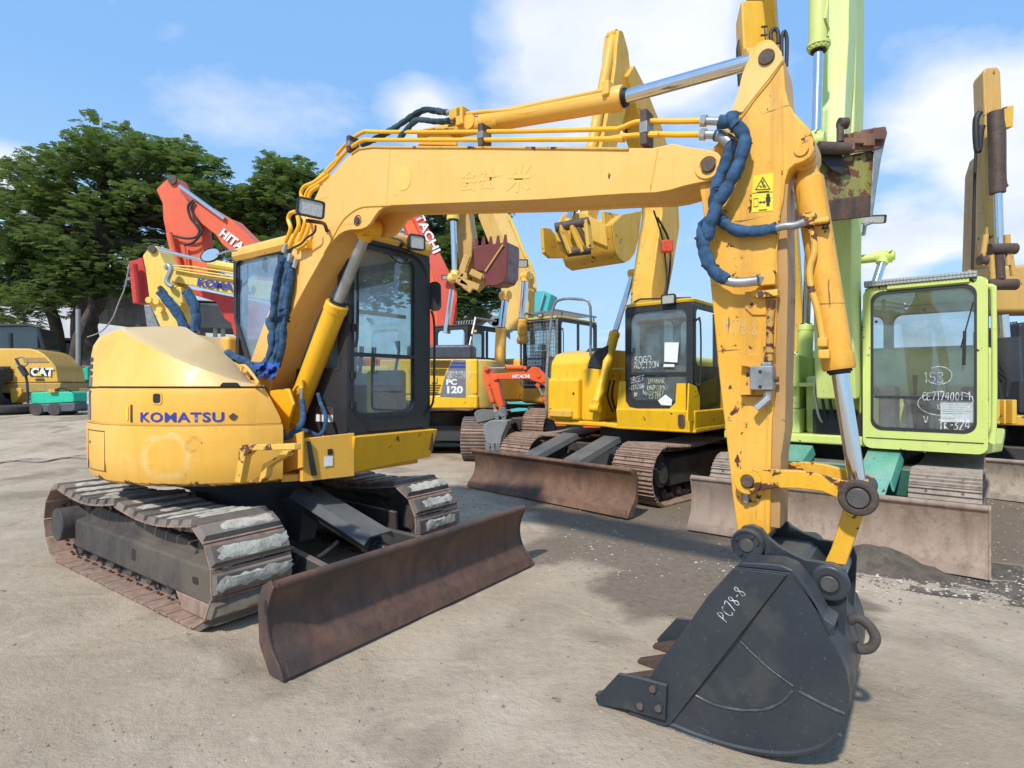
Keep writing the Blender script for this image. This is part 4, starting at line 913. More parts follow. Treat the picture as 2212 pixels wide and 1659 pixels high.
# inner box (top, underside plates) and far side plate, a little set in from the near one
ctr = lambda p: p
loc = [F.loc(p) for p in pts]
m = MB(); m.prism([F.w(x, .12, z) for x, y, z in loc], F.l*.025); m.build('side_plate', Y_BOOM, boom, bevel=.004)
inner = [bo[i] for i in range(0, 12)]+[z8(560,1110), z8(550,1250)]+[bo[i] for i in range(18, 28)]+[z5(1240,330), z5(1100,345), z5(1010,400), z5(920,510), z5(830,640), z5(740,800)]+[(665,610),(624,686),(590,790),(580,850),(548,878),(530,810),(543,775),(573,692),(600,625),(622,565),(645,508),(664,458),(680,428), z5(700,140), z5(830,0)]
li = [F.loc(F.xz(u, v, YB)) for u, v in inner]; cxm = sum(a for a, b, c_ in li)/len(li); 
m = MB()
def shrink(L, e):      # move each vertex inwards by e along the corner normal
    n = len(L); A = 0
    for i in range(n): A += L[i][0]*L[(i+1) % n][2]-L[(i+1) % n][0]*L[i][2]
    sg = 1 if A > 0 else -1; out = []
    for i in range(n):
        a, b, c_ = L[i-1], L[i], L[(i+1) % n]
        d1 = Vector((b[0]-a[0], b[2]-a[2])).normalized(); d2 = Vector((c_[0]-b[0], c_[2]-b[2])).normalized(); nn_ = Vector((-(d1.y+d2.y), d1.x+d2.x))*sg
        nn_ = nn_.normalized() if nn_.length > 1e-6 else nn_; out.append((b[0]+nn_.x*e, b[2]+nn_.y*e))
    return out
sh = shrink(li, .012)
m.prism([F.w(x, YB+.024, z) for x, z in sh], F.l*.242, cap=False); m.build('boom_box', Y_BOOM, boom, ang=50)
# pins and bosses
def P0(zz, y): return F.xz(zz[0], zz[1], y)
pinhead(boom, P0(z8(572,1166), YB-.008), -F.l, .034, PIN, .014)
m = MB(); c = P0(z8(570,1166), YB); m.ring(c, -F.l, .039, .064, .008); m.build('boss', Y_BOOM, boom, bevel=.003)
m = MB(); c = P0(z5(1075,483), YB); m.cyl(c, c-F.l*.012, .026, seg=8); m.ring(c, -F.l, .034, .040, .003); m.build('pin', PIN, boom)
# unfaded patches where decals were, ghost lettering
c = F.xz(*z7(405,920), YB-.001); ax_, up_ = F.f, Vector((0,0,1))
txd = (F.xz(*z7(1000,950), YB)-F.xz(*z7(400,955), YB)).normalized()
m = MB(); m.prism([c+txd*.082*cos(t)+up_*.088*sin(t)-F.l*.001 for t in [k*pi/14 for k in range(28)]], -F.l*.0006); m.build('ghost_mark', plain('slightly_unfaded_yellow', (.87,.53,.12), .45, 0, .04, .02), boom)
for s_, q0, q1, hh in (('会', z7(800,1000), z7(800,850), 1.12), ('社', z7(935,985), z7(935,845), 1.08), ('米', z7(1130,1000), z7(1130,815), 1.1)):
    a = F.xz(*q0, YB-.002); b = F.xz(*q1, YB-.002); text(s_, a, txd, b-a, (b-a).length*hh, GHOST, boom, .012 if s_ != '米' else .03)
m = MB(); m.tube([F.xz(*z7(315,700), YB-.001), F.xz(*z7(292,1110), YB-.001)], .0022, 5); m.tube([F.xz(*z8(215,1050), YB-.001), F.xz(*z8(160,1345), YB-.001)], .0022, 5); m.build('weld_seam', Y_OLD, boom)
# top flange lip along the boom
m = MB(); m.tube([P0(q, YB-.004) for q in (z7(45,752), z7(100,716), z7(200,704), z7(320,706), z7(1000,708), z7(2000,718))], .007, 6); m.build('top_flange', Y_OLD, boom)
# curved lug doubler
m = MB(); m.tube([P0(q, YB-.002) for q in (z5(1420,328), z5(1300,335), z5(1200,338), z5(1100,352), z5(1000,410), z5(920,490), z5(860,590), z5(800,700), z5(735,812))], .006, 6, sm=3); m.build('weld_seam', Y_OLD, boom)
# lift cylinder under the boom
ec = cylinder_(M1, F.xz(*z6(655,1235), 0), F.xz(*z6(1110,50), 0), F.xz(*z5(1180,560), 0), .085, .042, Y_CAB, 'boom_cylinder', F.l, GALV)
m = MB(); m.tube([F.xz(*z6(590,1100), -.10), F.xz(*z6(620,1010), -.11), F.xz(*z6(690,880), -.12), F.xz(*z6(735,820), -.12), F.xz(*z6(770,815), -.1)], .013, 8, sm=4); m.cyl(F.xz(*z6(765,770), -.1), F.xz(*z6(770,850), -.1), .022); m.build('steel_pipe', Y_CAB, ec)
m = MB(); m.cyl(F.xz(*z6(768,850), -.12), F.xz(*z6(768,960), -.12), .016); m.build('hose_fitting', GALV, ec)
def hose(pts, r, name='hose', mat=BLUECL, parent=M1, jit=.22, k=7, seg=14):
    m = MB(); q, _ = smooth_path([Vector(p) for p in pts], [r]*len(pts), 14); s = 0; rad = []; step = max(.055, r*3.4)
    for i, p in enumerate(q):
        s += (p-q[i-1]).length if i else 0
        f = (s/step) % 1; rad.append(r*(1-(.17 if jit else 0)*math.exp(-((f-.5)/.13)**2)))
    m.tube(q, rad, seg, jit=jit*.75); return m.build(name, mat, parent, ang=60)
hose([F.xz(*z6(772,960), -.13), F.xz(*z6(785,1080), -.15), F.xz(*z6(770,1180), -.2), F.xz(*z6(700,1260), -.28), F.xz(*z6(640,1300), -.33), F.xz(*z6(560,1310), -.36)], .024)
hose([F.xz(*z6(925,900), .04), F.xz(*z6(955,1000), .02), F.xz(*z6(995,1100), -.02), F.xz(*z6(985,1230), -.05), F.xz(*z6(930,1290), -.08), F.xz(*z6(850,1260), -.1), F.xz(*z6(780,1240), -.1)], .017)
m = MB()   # boom foot bracket and dark pump bay behind it
m.prism([F.xz(u, v, -.20) for u, v in (z6(470,870), z6(640,850), z6(690,1000), z6(620,1240), z6(500,1240), z6(470,1000))], F.l*.03); m.build('foot_bracket', Y_CAB, M1, bevel=.01)
m = MB(); m.box(F, -.3, .55, -.55, .1, .84, 1.28); m.build('valve_bay', INTER, M1, bevel=.02)
m = MB(); m.box(F, .1, 1.05, -.22, .09, .84, 1.02); m.build('deck_frame', Y_MAIN, M1, bevel=.02)
# blue-sleeved hoses up the back of the boom and the torn sheet at their foot
for pl, r in (([z5(340,850), z5(290,1000), z5(240,1250), z5(230,1420), z6(480,230), z6(500,350), z6(470,560), z6(400,640), z6(300,640)], .034),
              ([z5(400,900), z5(360,1100), z5(330,1300), z5(310,1500), z6(590,200), z6(570,380), z6(550,520), z6(480,660), z6(420,720)], .038),
              ([z5(370,940), z5(400,1000), z5(380,1200), z5(330,1450), z6(610,120), z6(600,300), z6(585,480), z6(540,640)], .028)):
    hose([F.xz(u, v, -.19) for u, v in pl], r, jit=.45)
hose([F.xz(u, v, -.24) for u, v in (z6(70,520), z6(150,560), z6(250,600), z6(330,680), z6(420,700))], .035, jit=.5)
m = MB(); g = []
for i in range(9):
    row = []
    for j in range(7):
        u, v = z6(330+30*i-8*j, 610+26*j+10*sin(i*1.3)); row.append(F.xz(u, v, -.26+.03*sin(i*1.7+j)+.02*cos(j*2.1)))
    g.append(row)
m.loft(g, closed=False, cap=False); m.build('plastic_sheet', BLUEPL, M1, recalc=True)
# steel pipes feeding the hoses, at the bend of the boom
YP = -.10
for k, (pl, r) in enumerate((([z5(345,700), z5(375,640), z5(400,560), z5(375,470), z5(400,410), z5(455,395)], .016), ([z5(390,740), z5(430,650), z5(480,540), z5(470,440)], .016), ([z5(440,760), z5(500,640), z5(545,500), z5(520,440)], .016), ([z5(500,740), z5(570,600), z5(580,510), z5(560,440)], .014))):
    m = MB(); m.tube([F.xz(u, v, YP-.05-.012*k) for u, v in pl], r, 10, sm=5); m.build('steel_pipe', Y_CAB, boom)
for pl in ([z5(510,250), z5(505,200), z5(540,140), z5(640,95), z5(760,10)], [z5(545,250), z5(580,175), z5(680,110), z5(790,30)], [z5(580,255), z5(610,190), z5(700,130)]):
    m = MB(); m.tube([F.xz(u, v, YP) for u, v in pl], .015, 10, sm=5); m.build('steel_pipe', Y_CAB, boom)
m = MB(); m.box(F, *(lambda p: (p[0]-.07, p[0]+.07, -.20, -.14, p[2]-.03, p[2]+.03))(F.loc(F.xz(*z5(560,740), -.15)))); m.build('pipe_clamp', Y_CAB, boom)
for q in (z5(350,720), z5(455,870), z5(400,820)):
    p = F.xz(*q, -.17); m = MB(); m.cyl(p, p+Vector((-.02,0,-.07)), .018, seg=12); m.build('hose_fitting', GALV, boom)
# pipes running along the top of the boom
for pl, y in (([z7(-60,760), z7(0,690), z7(60,640), z7(140,595), z7(230,598), z7(960,598), z7(1800,580), z7(1930,575), z7(2050,530), z7(2212,525)], -.10), ([z7(-60,810), z7(0,745), z7(60,695), z7(130,655), z7(230,655), z7(940,655), z7(1860,648), z7(1960,632), z7(2050,622), z7(2212,620)], -.13)):
    m = MB(); m.tube([F.xz(u, v, y) for u, v in pl], .0135, 10, sm=3); m.build('steel_pipe', Y_CAB, boom)
for pl, y in (([z5(760,10), z5(830,-60), z7(-20,770), z7(20,700)], -.04), ([z5(640,95), z5(760,-20), z7(-40,770)], .04)):
    m = MB(); m.tube([F.xz(u, v, y) for u, v in pl], .0135, 10, sm=3); m.build('steel_pipe', Y_CAB, boom)
for pl, y in (([z8(170,855), z8(350,855), z8(520,852)], -.10), ([z8(160,945), z8(350,950), z8(520,948)], -.12)):
    m = MB(); m.tube([F.xz(u, v, y) for u, v in pl], .0140, 10); m.build('steel_pipe', Y_CAB, boom)
for q, h in ((z7(975,630), 105), (z8(130,910), 135), (z7(45,690), 90)):
    c = F.loc(F.xz(*q, -.12)); d_ = h*.00055*2.4/2
    m = MB(); m.box(F, c[0]-.018, c[0]+.018, -.155, -.06, c[2]-d_, c[2]+d_); m.build('pipe_clamp', PIN, boom, bevel=.005)
    m = MB(); m.box(F, c[0]-.022, c[0]+.022, -.158, -.07, c[2]-d_*.35, c[2]+d_*.3); m.build('pipe_clamp', STEEL, boom, bevel=.004)
# arm cylinder on top
p0 = F.xz(*z7(700,560), 0); p1 = F.xz(*z7(1965,358), 0); p2 = F.xz(*z8(980,405), 0)
m = MB(); nk = F.xz(*z7(1060,535), 0)
ac = cylinder_(M1, p0+(nk-p0)*.6, p1, p2, .062, .036, Y_MAIN, 'arm_cylinder', F.l)
m.tube([F.xz(*z7(540,630), 0), F.xz(*z7(760,590), 0), F.xz(*z7(900,560), 0), F.xz(*z7(1100,525), 0)], [.045,.05,.052,.060], 24, sm=3); m.build('barrel_neck', Y_MAIN, ac)
for pl in ([z7(860,470), z7(1000,455), z7(1180,445), z7(1350,405), z7(1750,322), z7(1850,300)], [z7(1150,475), z7(1300,462), z7(1450,420), z7(1700,365), z7(1850,330)]):
    m = MB(); m.tube([F.xz(u, v, -.05) for u, v in pl], .0125, 10, sm=3); m.build('steel_pipe', Y_MAIN, ac)
for q, w_, h_ in ((z7(800,480), .05, .035), (z7(1855,305), .022, .04), (z7(830,500), .03, .06)):
    c = F.loc(F.xz(*q, -.04)); m = MB(); m.box(F, c[0]-w_, c[0]+w_, -.08, .0, c[2]-h_, c[2]+h_); m.build('port_block', Y_OLD, ac, bevel=.008)
m = MB(); m.prism([F.xz(u, v, -.09) for u, v in (z7(500,690), z7(620,600), z7(690,580), z7(770,640), z7(780,695))], F.l*.03); m.build('cylinder_lug', Y_MAIN, boom, bevel=.01)
m = MB(); m.prism([F.xz(u, v, .06) for u, v in (z7(500,690), z7(620,600), z7(690,580), z7(770,640), z7(780,695))], F.l*.03); m.build('cylinder_lug', Y_MAIN, boom, bevel=.01)
SLV = plain('dark_teal_sleeve', (.035,.075,.10), .9, 0, .6, .6, 9)
hose([F.xz(u, v, -.06) for u, v in (z7(720,462), z7(640,450), z7(560,445), z7(470,490), z7(380,550), z7(250,630), z7(120,690))], .021, mat=SLV, jit=.4)
hose([F.xz(u, v, -.10) for u, v in (z7(730,520), z7(640,525), z7(560,515), z7(500,520), z7(440,575), z7(380,650))], .019, mat=SLV, jit=.4)
for a, b in ((z7(690,462), z7(745,462)), (z7(720,520), z7(775,515))):
    m = MB(); m.cyl(F.xz(*a, -.06), F.xz(*b, -.06), .018, seg=12); m.build('hose_fitting', GALV, ac)
# work light on the boom
c = F.xz(*z5(600,360), -.42); lf = (Vector((0,0,CAMH))-c); lf.z = 0; lf = (lf.normalized()+F.f*.55).normalized()+Vector((0,0,-.05))
wl = worklight(M1, c, lf, Vector((1,.3,-.08)), .185, .122, .085)
m = MB(); m.tube([F.xz(*z5(560,485), -.40), F.xz(*z5(680,500), -.30), F.xz(*z5(740,520), -.2), F.xz(*z5(765,590), -.15)], .014, 8, sm=3); m.build('light_bracket', PIN, wl)
hose([F.xz(u, v, -.22) for u, v in (z5(650,530), z5(640,600), z5(560,660), z5(500,720), z5(400,770), z5(375,800))], .008, 'cable', RUBBER, jit=0)

# arm
YA = -.118
ar = [z8(1010,312), z8(1050,330), z8(1080,370), z8(1098,430), z8(1105,500), z8(1112,620), z8(1135,720), z8(1175,790), z8(1230,850), z8(1285,905), z8(1315,980), z8(1318,1050), z8(1290,1110), z8(1240,1140), z8(1180,1160), z8(1135,1200), z8(1112,1270), z8(1100,1400), z9(603,420), z9(605,700), z9(597,1000), z9(590,1200), z9(583,1450),
      z10(858,0), z10(850,400), z10(845,700), z10(840,960), z10(760,1060), z10(655,1110), z10(580,1060), z10(548,930), z10(530,800), z10(505,600), z10(480,350), z10(440,0), z9(285,1500), z9(262,1300), z9(235,1000), z9(205,700), z9(180,420), z8(520,1400), z8(500,1300), z8(520,1150), z8(580,1060), z8(640,1000), z8(680,920), z8(740,790), z8(790,650), z8(815,530), z8(845,460), z8(880,400), z8(930,340), z8(970,315)]
pa = [F.xz(u, v, YA) for u, v in ar]
m = MB(); m.prism(pa, F.l*.22); arm = m.build('arm', Y_ARM, M1, bevel=.008)
# front flange running down the arm, doubler plates
fl = [z8(1108,1290), z8(1098,1420), z9(640,420), z9(645,700), z9(640,1000), z9(632,1300), z9(628,1600), z10(905,300), z10(900,700), z10(895,930)]
m = MB(); Lf = [F.loc(F.xz(u, v, YA)) for u, v in fl]
m.prism([F.w(x+.012, -.10, z) for x, y, z in Lf]+[F.w(x-.05, -.10, z) for x, y, z in Lf[::-1]], F.l*.19); m.build('front_flange', paint('shaded_flange_paint', (.42,.25,.09), (.5,.3,.12), grime=.4, dust=.2, chips=.3), arm, bevel=.004)  # brown tone puts the strip's shade into its paint
m = MB(); m.tube([F.xz(*q, YA-.002) for q in (z8(1095,430), z8(1000,570), z8(900,690), z8(800,830))], .007, 6); m.tube([F.xz(*q, YA-.002) for q in (z8(1090,700), z8(1098,1000), z8(1090,1300), z8(1082,1400), z9(585,700), z9(565,1200), z10(815,100), z10(800,500), z10(795,950))], .0035, 6); m.build('weld_seam', Y_OLD, arm)
tp = [z8(1012,309), z8(1055,325), z8(1088,372), z8(1100,432), z8(1000,565), z8(900,690), z8(815,800), z8(735,790), z8(785,650), z8(812,530), z8(842,458), z8(878,398), z8(930,335), z8(970,311)]
m = MB(); m.prism([F.xz(*q, YA-.001) for q in tp], -F.l*.012); m.build('top_doubler', Y_BOOM, arm, bevel=.004)
pinhead(arm, F.xz(*z8(982,405), YA-.012), -F.l, .035, PIN, .012)
pinhead(arm, F.xz(*z8(1227,1055), YA), -F.l, .030, Y_ARM, .008)
for pl in ([z9(415,785), z9(415,890), z9(460,930), z9(540,930), z9(540,785)], [z9(395,1200), z9(430,1160), z9(500,1160), z9(530,1200), z9(520,1450), z9(480,1465), z9(440,1440), z9(390,1400)]):
    m = MB(); m.prism([F.xz(*q, YA-.001) for q in pl], -F.l*.008); m.build('mount_pad', Y_ARM, arm, bevel=.003)
# warning sticker
st = [z8(885,1238), z8(1030,1218), z8(1025,1485), z8(875,1498)]
sp = [F.xz(*q, YA-.001) for q in st]; m = MB(); m.prism(sp, -F.l*.001); wst = m.build('warning_sticker', DECY, arm)
def SP(q): return F.xz(*q, YA-.0035)
m = MB(); A = [SP(z8(955,1245)), SP(z8(1008,1335)), SP(z8(900,1340))]; c = (A[0]+A[1]+A[2])/3
m.frame_prism(A, [c+(a-c)*.84 for a in A], -F.l*.0006); A = [SP(q) for q in (z8(890,1400), z8(922,1397), z8(922,1457), z8(890,1459))]; c = sum(A, Vector())/4; m.frame_prism(A, [c+(a-c)*.88 for a in A], -F.l*.0006)
nl = -F.l
m.ribbon([SP(z8(930,1427)), SP(z8(970,1424))], .005, nl); m.prism([SP(q) for q in (z8(926,1427), z8(940,1416), z8(940,1438))], nl*.0006); m.prism([SP(q) for q in (z8(974,1424), z8(960,1413), z8(960,1436))], nl*.0006)
c = SP(z8(991,1375)); m.prism([c+F.f*cos(t)*.007+Vector((0,0,1))*sin(t)*.007 for t in [k*pi/6 for k in range(12)]], nl*.0006)
for a, b, w_ in ((z8(991,1385), z8(991,1420), .016), (z8(980,1388), z8(978,1422), .005), (z8(1003,1388), z8(1005,1422), .005), (z8(986,1415), z8(985,1453), .007), (z8(997,1415), z8(997,1453), .007), (z8(945,1275), z8(965,1325), .004), (z8(958,1270), z8(955,1310), .004), (z8(930,1310), z8(950,1320), .004), (z8(965,1300), z8(975,1322), .004), (z8(912,1354), z8(998,1348), .004), (z8(925,1482), z8(985,1477), .004), (z8(880,1362), z8(1026,1352), .002)):
    m.ribbon([SP(a), SP(b)], w_, nl)
m.build('pictogram', BLACKL, wst)
# marker writing on the arm
mm = MB(); a = F.xz(*z14(20,480), YA-.002); b = F.xz(*z14(270,505), YA-.002); hand(mm, 'PC78-8', a, b-a, Vector((0,0,1)), .062, .004, fit=(b-a).length); mm.build('marker_writing', CHALKF, arm)
# pipe down the arm, valve block, elbow
m = MB(); m.tube([F.xz(*q, YA-.035) for q in (z9(572,840), z9(562,950), z9(560,1060), z9(556,1200))], .016, 12); m.cyl(F.xz(*z9(556,1115), YA-.035), F.xz(*z9(556,1150), YA-.035), .026, seg=6); m.build('steel_pipe', paint('rusty_pipe_paint', (.50,.27,.06), None, chips=1.0, big=4), arm)
def blk(c, w_, h_, d_, mat, name, parent=arm, bev=.005):
    c = F.loc(F.xz(*c, YA)); m = MB(); m.box(F, c[0]-w_/2, c[0]+w_/2, YA-d_, YA+.0, c[2]-h_/2, c[2]+h_/2); return m.build(name, mat, parent, bevel=bev)
blk(z9(565,725), .062, .062, .07, Y_ARM, 'pipe_block'); blk(z9(555,810), .09, .032, .05, Y_STEP, 'pipe_clamp'); blk(z9(495,805), .05, .028, .03, Y_ARM, 'pipe_clamp')
pinhead(arm, F.xz(*z9(510,808), YA-.035), -F.l, .014, PIN, .02, name='bolt')
vb = blk(z9(530,1300), .095, .105, .075, STEEL, 'valve_block'); blk(z9(555,1228), .045, .03, .06, STEEL, 'valve_block')
for q in (z9(503,1262), z9(503,1350)):
    p = F.xz(*q, YA-.076); m = MB(); m.cyl(p, p-F.l*.002, .0075, seg=12); m.build('bolt_hole', BLACKL, vb)
for q in ([z9(400,1218), z9(445,1215), z9(475,1230), z9(478,1245), z9(440,1235), z9(405,1228)], [z9(398,1388), z9(455,1385), z9(458,1345), z9(470,1345), z9(468,1398), z9(400,1398)]):
    m = MB(); m.prism([F.xz(*k, YA) for k in q], -F.l*.05); m.build('valve_bracket', Y_ARM, arm, bevel=.003)
m = MB(); m.cyl(F.xz(*z9(548,1375), YA-.04), F.xz(*z9(545,1430), YA-.04), .019, seg=6); m.cyl(F.xz(*z9(553,1415), YA-.04), F.xz(*z9(478,1480), YA-.055), .021, seg=6); m.build('elbow_fitting', GALV, arm, bevel=.002)
m = MB(); m.cyl(F.xz(*z9(612,1307), YA-.02), F.xz(*z9(590,1307), YA-.02), .012, seg=8); m.build('bolt', PIN, arm)
m = MB(); m.tube([F.w(a, b, c_) for a, b, c_ in (lambda q: [(q[0]-.01,-.02,q[2]-.05),(q[0]-.015,-.02,q[2]-.01),(q[0]+.0,-.015,q[2]+.01),(q[0]+.015,-.01,q[2]-.01),(q[0]+.015,-.01,q[2]-.06)])(F.loc(F.xz(*z8(1040,230), 0)))], .009, 8, sm=4)
m.tube([F.w(a, b, c_) for a, b, c_ in (lambda q: [(q[0]+.01,.02,q[2]-.10),(q[0]+.01,.02,q[2]-.02),(q[0]+.02,.025,q[2]+.01),(q[0]+.03,.03,q[2]-.03),(q[0]+.028,.03,q[2]-.15)])(F.loc(F.xz(*z8(1065,232), 0)))], .009, 8, sm=4); m.build('hose', RUBBER, arm)
# far-side curved strip of the arm head (pipe guard) seen past its edge
# bucket cylinder
bc = cylinder_(M1, F.xz(*z9(772,40), 0), F.xz(*z9(968,1250), 0), F.xz(*z10(1630,640), 0), .062, .034, Y_ARM, 'bucket_cylinder', F.l)
m = MB(); m.tube([F.xz(*q, -.085) for q in (z9(790,390), z9(815,470), z9(820,560), z9(795,650), z9(800,760), z9(840,900), z9(870,1070), z9(880,1120))], .0135, 10, sm=4); m.build('steel_pipe', Y_STEP, bc)
for q, w_, h_ in ((z9(785,372), .03, .03), (z9(855,378), .035, .012), (z9(870,1090), .02, .02), (z9(880,1160), .022, .02)):
    c = F.loc(F.xz(*q, -.09)); m = MB(); m.box(F, c[0]-w_, c[0]+w_, -.11, -.05, c[2]-h_, c[2]+h_); m.build('port_block', Y_STEP, bc, bevel=.006)
# blue-sleeved hoses at the elbow
for a, b, y in ((z8(520,852), z8(650,855), -.12), (z8(515,948), z8(640,952), -.14)):
    m = MB(); m.cyl(F.xz(*a, y), F.xz(*b, y), .019, seg=14); m.cyl(F.xz(*a, y), F.xz(*((a[0]*.7+b[0]*.3), (a[1]*.7+b[1]*.3)), y), .027, seg=6); m.build('hose_fitting', GALV, boom)
Q = lambda L, y: [F.xz(*q, y) for q in L]
hose(Q([z8(650,858), z8(740,870), z8(800,920), z8(825,1000), z8(800,1120), z8(750,1230), z8(700,1330), z8(640,1430), z8(590,1560), z8(560,1659), z9(170,400), z9(165,520), z9(195,610), z9(240,680), z9(310,725)], -.20), .030, jit=.3, k=8)
hose(Q([z8(620,950), z8(690,970), z8(725,1030), z8(690,1150), z8(640,1280), z8(610,1400), z8(625,1500), z8(680,1570), z8(780,1625), z8(920,1630), z8(1050,1610)], -.155), .027, jit=.3, k=8)
hose(Q([z8(735,800), z8(740,850), z8(770,890)], -.21), .028, jit=.4)
m = MB(); m.tube(Q([z8(640,952), z8(680,975), z8(720,1010)], -.16), .026, 12, sm=4); m.build('hose_spring', STEEL, M1); m = MB(); m.tube(Q([z8(1040,1612), z8(1100,1595), z8(1180,1590), z8(1250,1565)], -.16), .017, 12, sm=4); m.build('hose_spring', STEEL, M1)
m = MB(); m.tube(Q([z9(300,725), z9(360,738), z9(450,732), z9(490,725)], -.19), .022, 14, sm=4); m.build('hose_spring', GALV, M1)
m = MB(); m.cyl(F.xz(*z9(485,725), -.18), F.xz(*z9(530,718), -.16), .027, seg=6); m.build('hose_fitting', GALV, M1)
m = MB()
for q in (z8(790,930), z8(815,1010), z8(735,1250), z8(665,1330), z8(640,1490), z9(170,480), z9(210,640)):
    c = F.xz(*q, -.20); m.tube([c+Vector((cos(t)*.041, sin(t)*.041*.3, sin(t)*.012)) for t in [k*pi/6 for k in range(13)]], .003, 5)
m.build('hose_tie', RUBBER, M1)

# bucket linkage
def curvebar(pl, y, th, mat, name, parent):
    m = MB(); m.prism([F.xz(*q, y) for q in pl], F.l*th); return m.build(name, mat, parent, bevel=.006)
near = [z10(555,470), z10(580,435), z10(630,410), z10(700,405), z10(900,408), z10(1100,415), z10(1250,440), z10(1400,480), z10(1550,520), z10(1690,560), z10(1740,640), z10(1700,730), z10(1600,750), z10(1520,720), z10(1440,660), z10(1300,600), z10(1100,575), z10(900,570), z10(760,590), z10(690,610), z10(600,590), z10(555,540)]
lk = curvebar(near, -.175, .035, Y_LINK, 'link', M1)
L2 = [F.loc(F.xz(*q, -.175)) for q in near]; m = MB(); m.prism([F.w(x, .14, z) for x, y, z in L2], F.l*.035); m.build('link', Y_LINK, M1, bevel=.006)
pinhead(lk, F.xz(*z10(645,508), -.185), -F.l, .027, PIN, .016)
m = MB(); c = F.xz(*z10(645,508), -.175); m.ring(c, -F.l, .029, .058, .012); m.build('boss', Y_LINK, lk, bevel=.004)
m = MB(); c = F.xz(*z10(1620,650), -.175); m.ring(c-F.l*.0, -F.l, .042, .073, .022); m.build('boss', DKRUST, lk, bevel=.008)
pinhead(lk, c-F.l*.008, -F.l, .040, PIND, .02)
m = MB(); m.cyl(F.xz(*z10(1620,650), -.17), F.xz(*z10(1620,650), -.17)+F.l*.35, .05, seg=24); m.cyl(F.xz(*z10(645,508), -.17), F.xz(*z10(645,508), -.17)+F.l*.35, .04, seg=24); m.build('pin', PIN, lk)
hb = [z10(1490,730), z10(1680,790), z10(1640,880), z10(1560,1100), z10(1510,1250), z10(1320,1230), z10(1380,1100), z10(1450,880)]
h1 = curvebar(hb, -.085, .17, Y_LINK, 'bucket_link', M1)
blk(z10(640,650), .022, .05, .03, STEEL, 'grease_nipple')
# bucket
YK = -.392; W = .76
side = [z11(1090,60), z11(1250,78), z11(1460,102), z11(1500,130), z11(1560,210), z11(1640,330), z11(1750,560), z11(1830,690), z11(1880,830), z11(1898,960), z11(1895,1080), z11(1870,1170), z11(1820,1260), z11(1740,1330), z11(1640,1375), z11(1500,1400), z11(1350,1400), z11(1180,1375), z11(1000,1330), z11(800,1262), z11(600,1182), z11(330,1105), z11(330,1060), z11(480,870), z11(560,740), z11(700,560), z11(900,270)]
sl_ = [F.loc(F.xz(*q, YK)) for q in side]
zmin = min(z for x, y, z in sl_); dz_ = .008-zmin
sl_ = [(x, y, z+dz_*max(0, 1-z/.9)) for x, y, z in sl_]
m = MB(); m.prism([F.w(x, YK, z) for x, y, z in sl_], F.l*.022); bk = m.build('bucket', BUCKETB, M1, bevel=.004)
m = MB(); m.prism([F.w(x, YK+W-.022, z) for x, y, z in sl_], F.l*.022); m.build('side_plate', BUCKETB, bk, bevel=.004)
shell = sl_[1:23]    # wrapper along the back and belly
inn = shrink(sl_, .02)[1:23]
m = MB(); m.prism([F.w(x, YK+.02, z) for x, y, z in shell]+[F.w(x, YK+.02, z) for x, z in inn[::-1]], F.l*(W-.04)); m.build('wrapper', BUCKETB, bk, ang=40)
# rim bead round the belly, weld beads and the curved stiffener on the side
def bead(L, r, nm='weld_bead', y=YK-.002, mat=None, k=4):
    m = MB(); m.tube([F.xz(*q, y) for q in L], r, 8, sm=k, jit=.25); return m.build(nm, mat or BUCKETW, bk)
BUCKETW = plain('shiny_weld_bead', (.085,.09,.10), .35, .2, .4, .5, 30)
m = MB(); m.tube([F.w(x, YK+.006, z) for x, y, z in sl_[12:23]], .013, 10, sm=3); m.build('rim_bead', BUCKETB, bk)
bead([z11(1128,585), z11(1300,750), z11(1500,900)], .0042); bead([z11(815,965), z11(950,1030), z11(1100,1065), z11(1180,1070), z11(1300,1062), z11(1420,1010), z11(1500,930)], .0060); bead([z11(1540,935), z11(1700,1020), z11(1865,1095)], .0060)
bead([z11(610,1190), z11(780,1255), z11(935,1310)], .0065)
bead([z11(1455,125), z11(1300,320), z11(1100,600), z11(900,850), z11(650,1145)], .003, 'panel_joint', YK-.0005, BLACKL, 1)
m = MB(); st = [z11(1460,110), z11(650,1150), z11(600,1182), z11(330,1110), z11(480,870), z11(560,740), z11(700,560), z11(900,270), z11(1090,64)]
m.prism([F.xz(*q, YK) for q in st], -F.l*.012); m.build('side_reinforcement', BUCKETB, bk, bevel=.003)
# bolted side cutter
sc = [z11(120,975), z11(150,940), z11(280,800), z11(420,830), z11(620,880), z11(610,1130), z11(500,1100), z11(350,1055), z11(130,1010)]
m = MB(); m.prism([F.xz(*q, YK-.012) for q in sc], -F.l*.022); cut = m.build('side_cutter', BUCKETB, bk, bevel=.004)
for q in (z11(515,915), z11(428,1035), z11(555,1050)):
    p = F.xz(*q, YK-.034); m = MB(); m.cyl(p, p-F.l*.018, .0165, seg=6); m.build('bolt', FRAMEM, cut, bevel=.002)
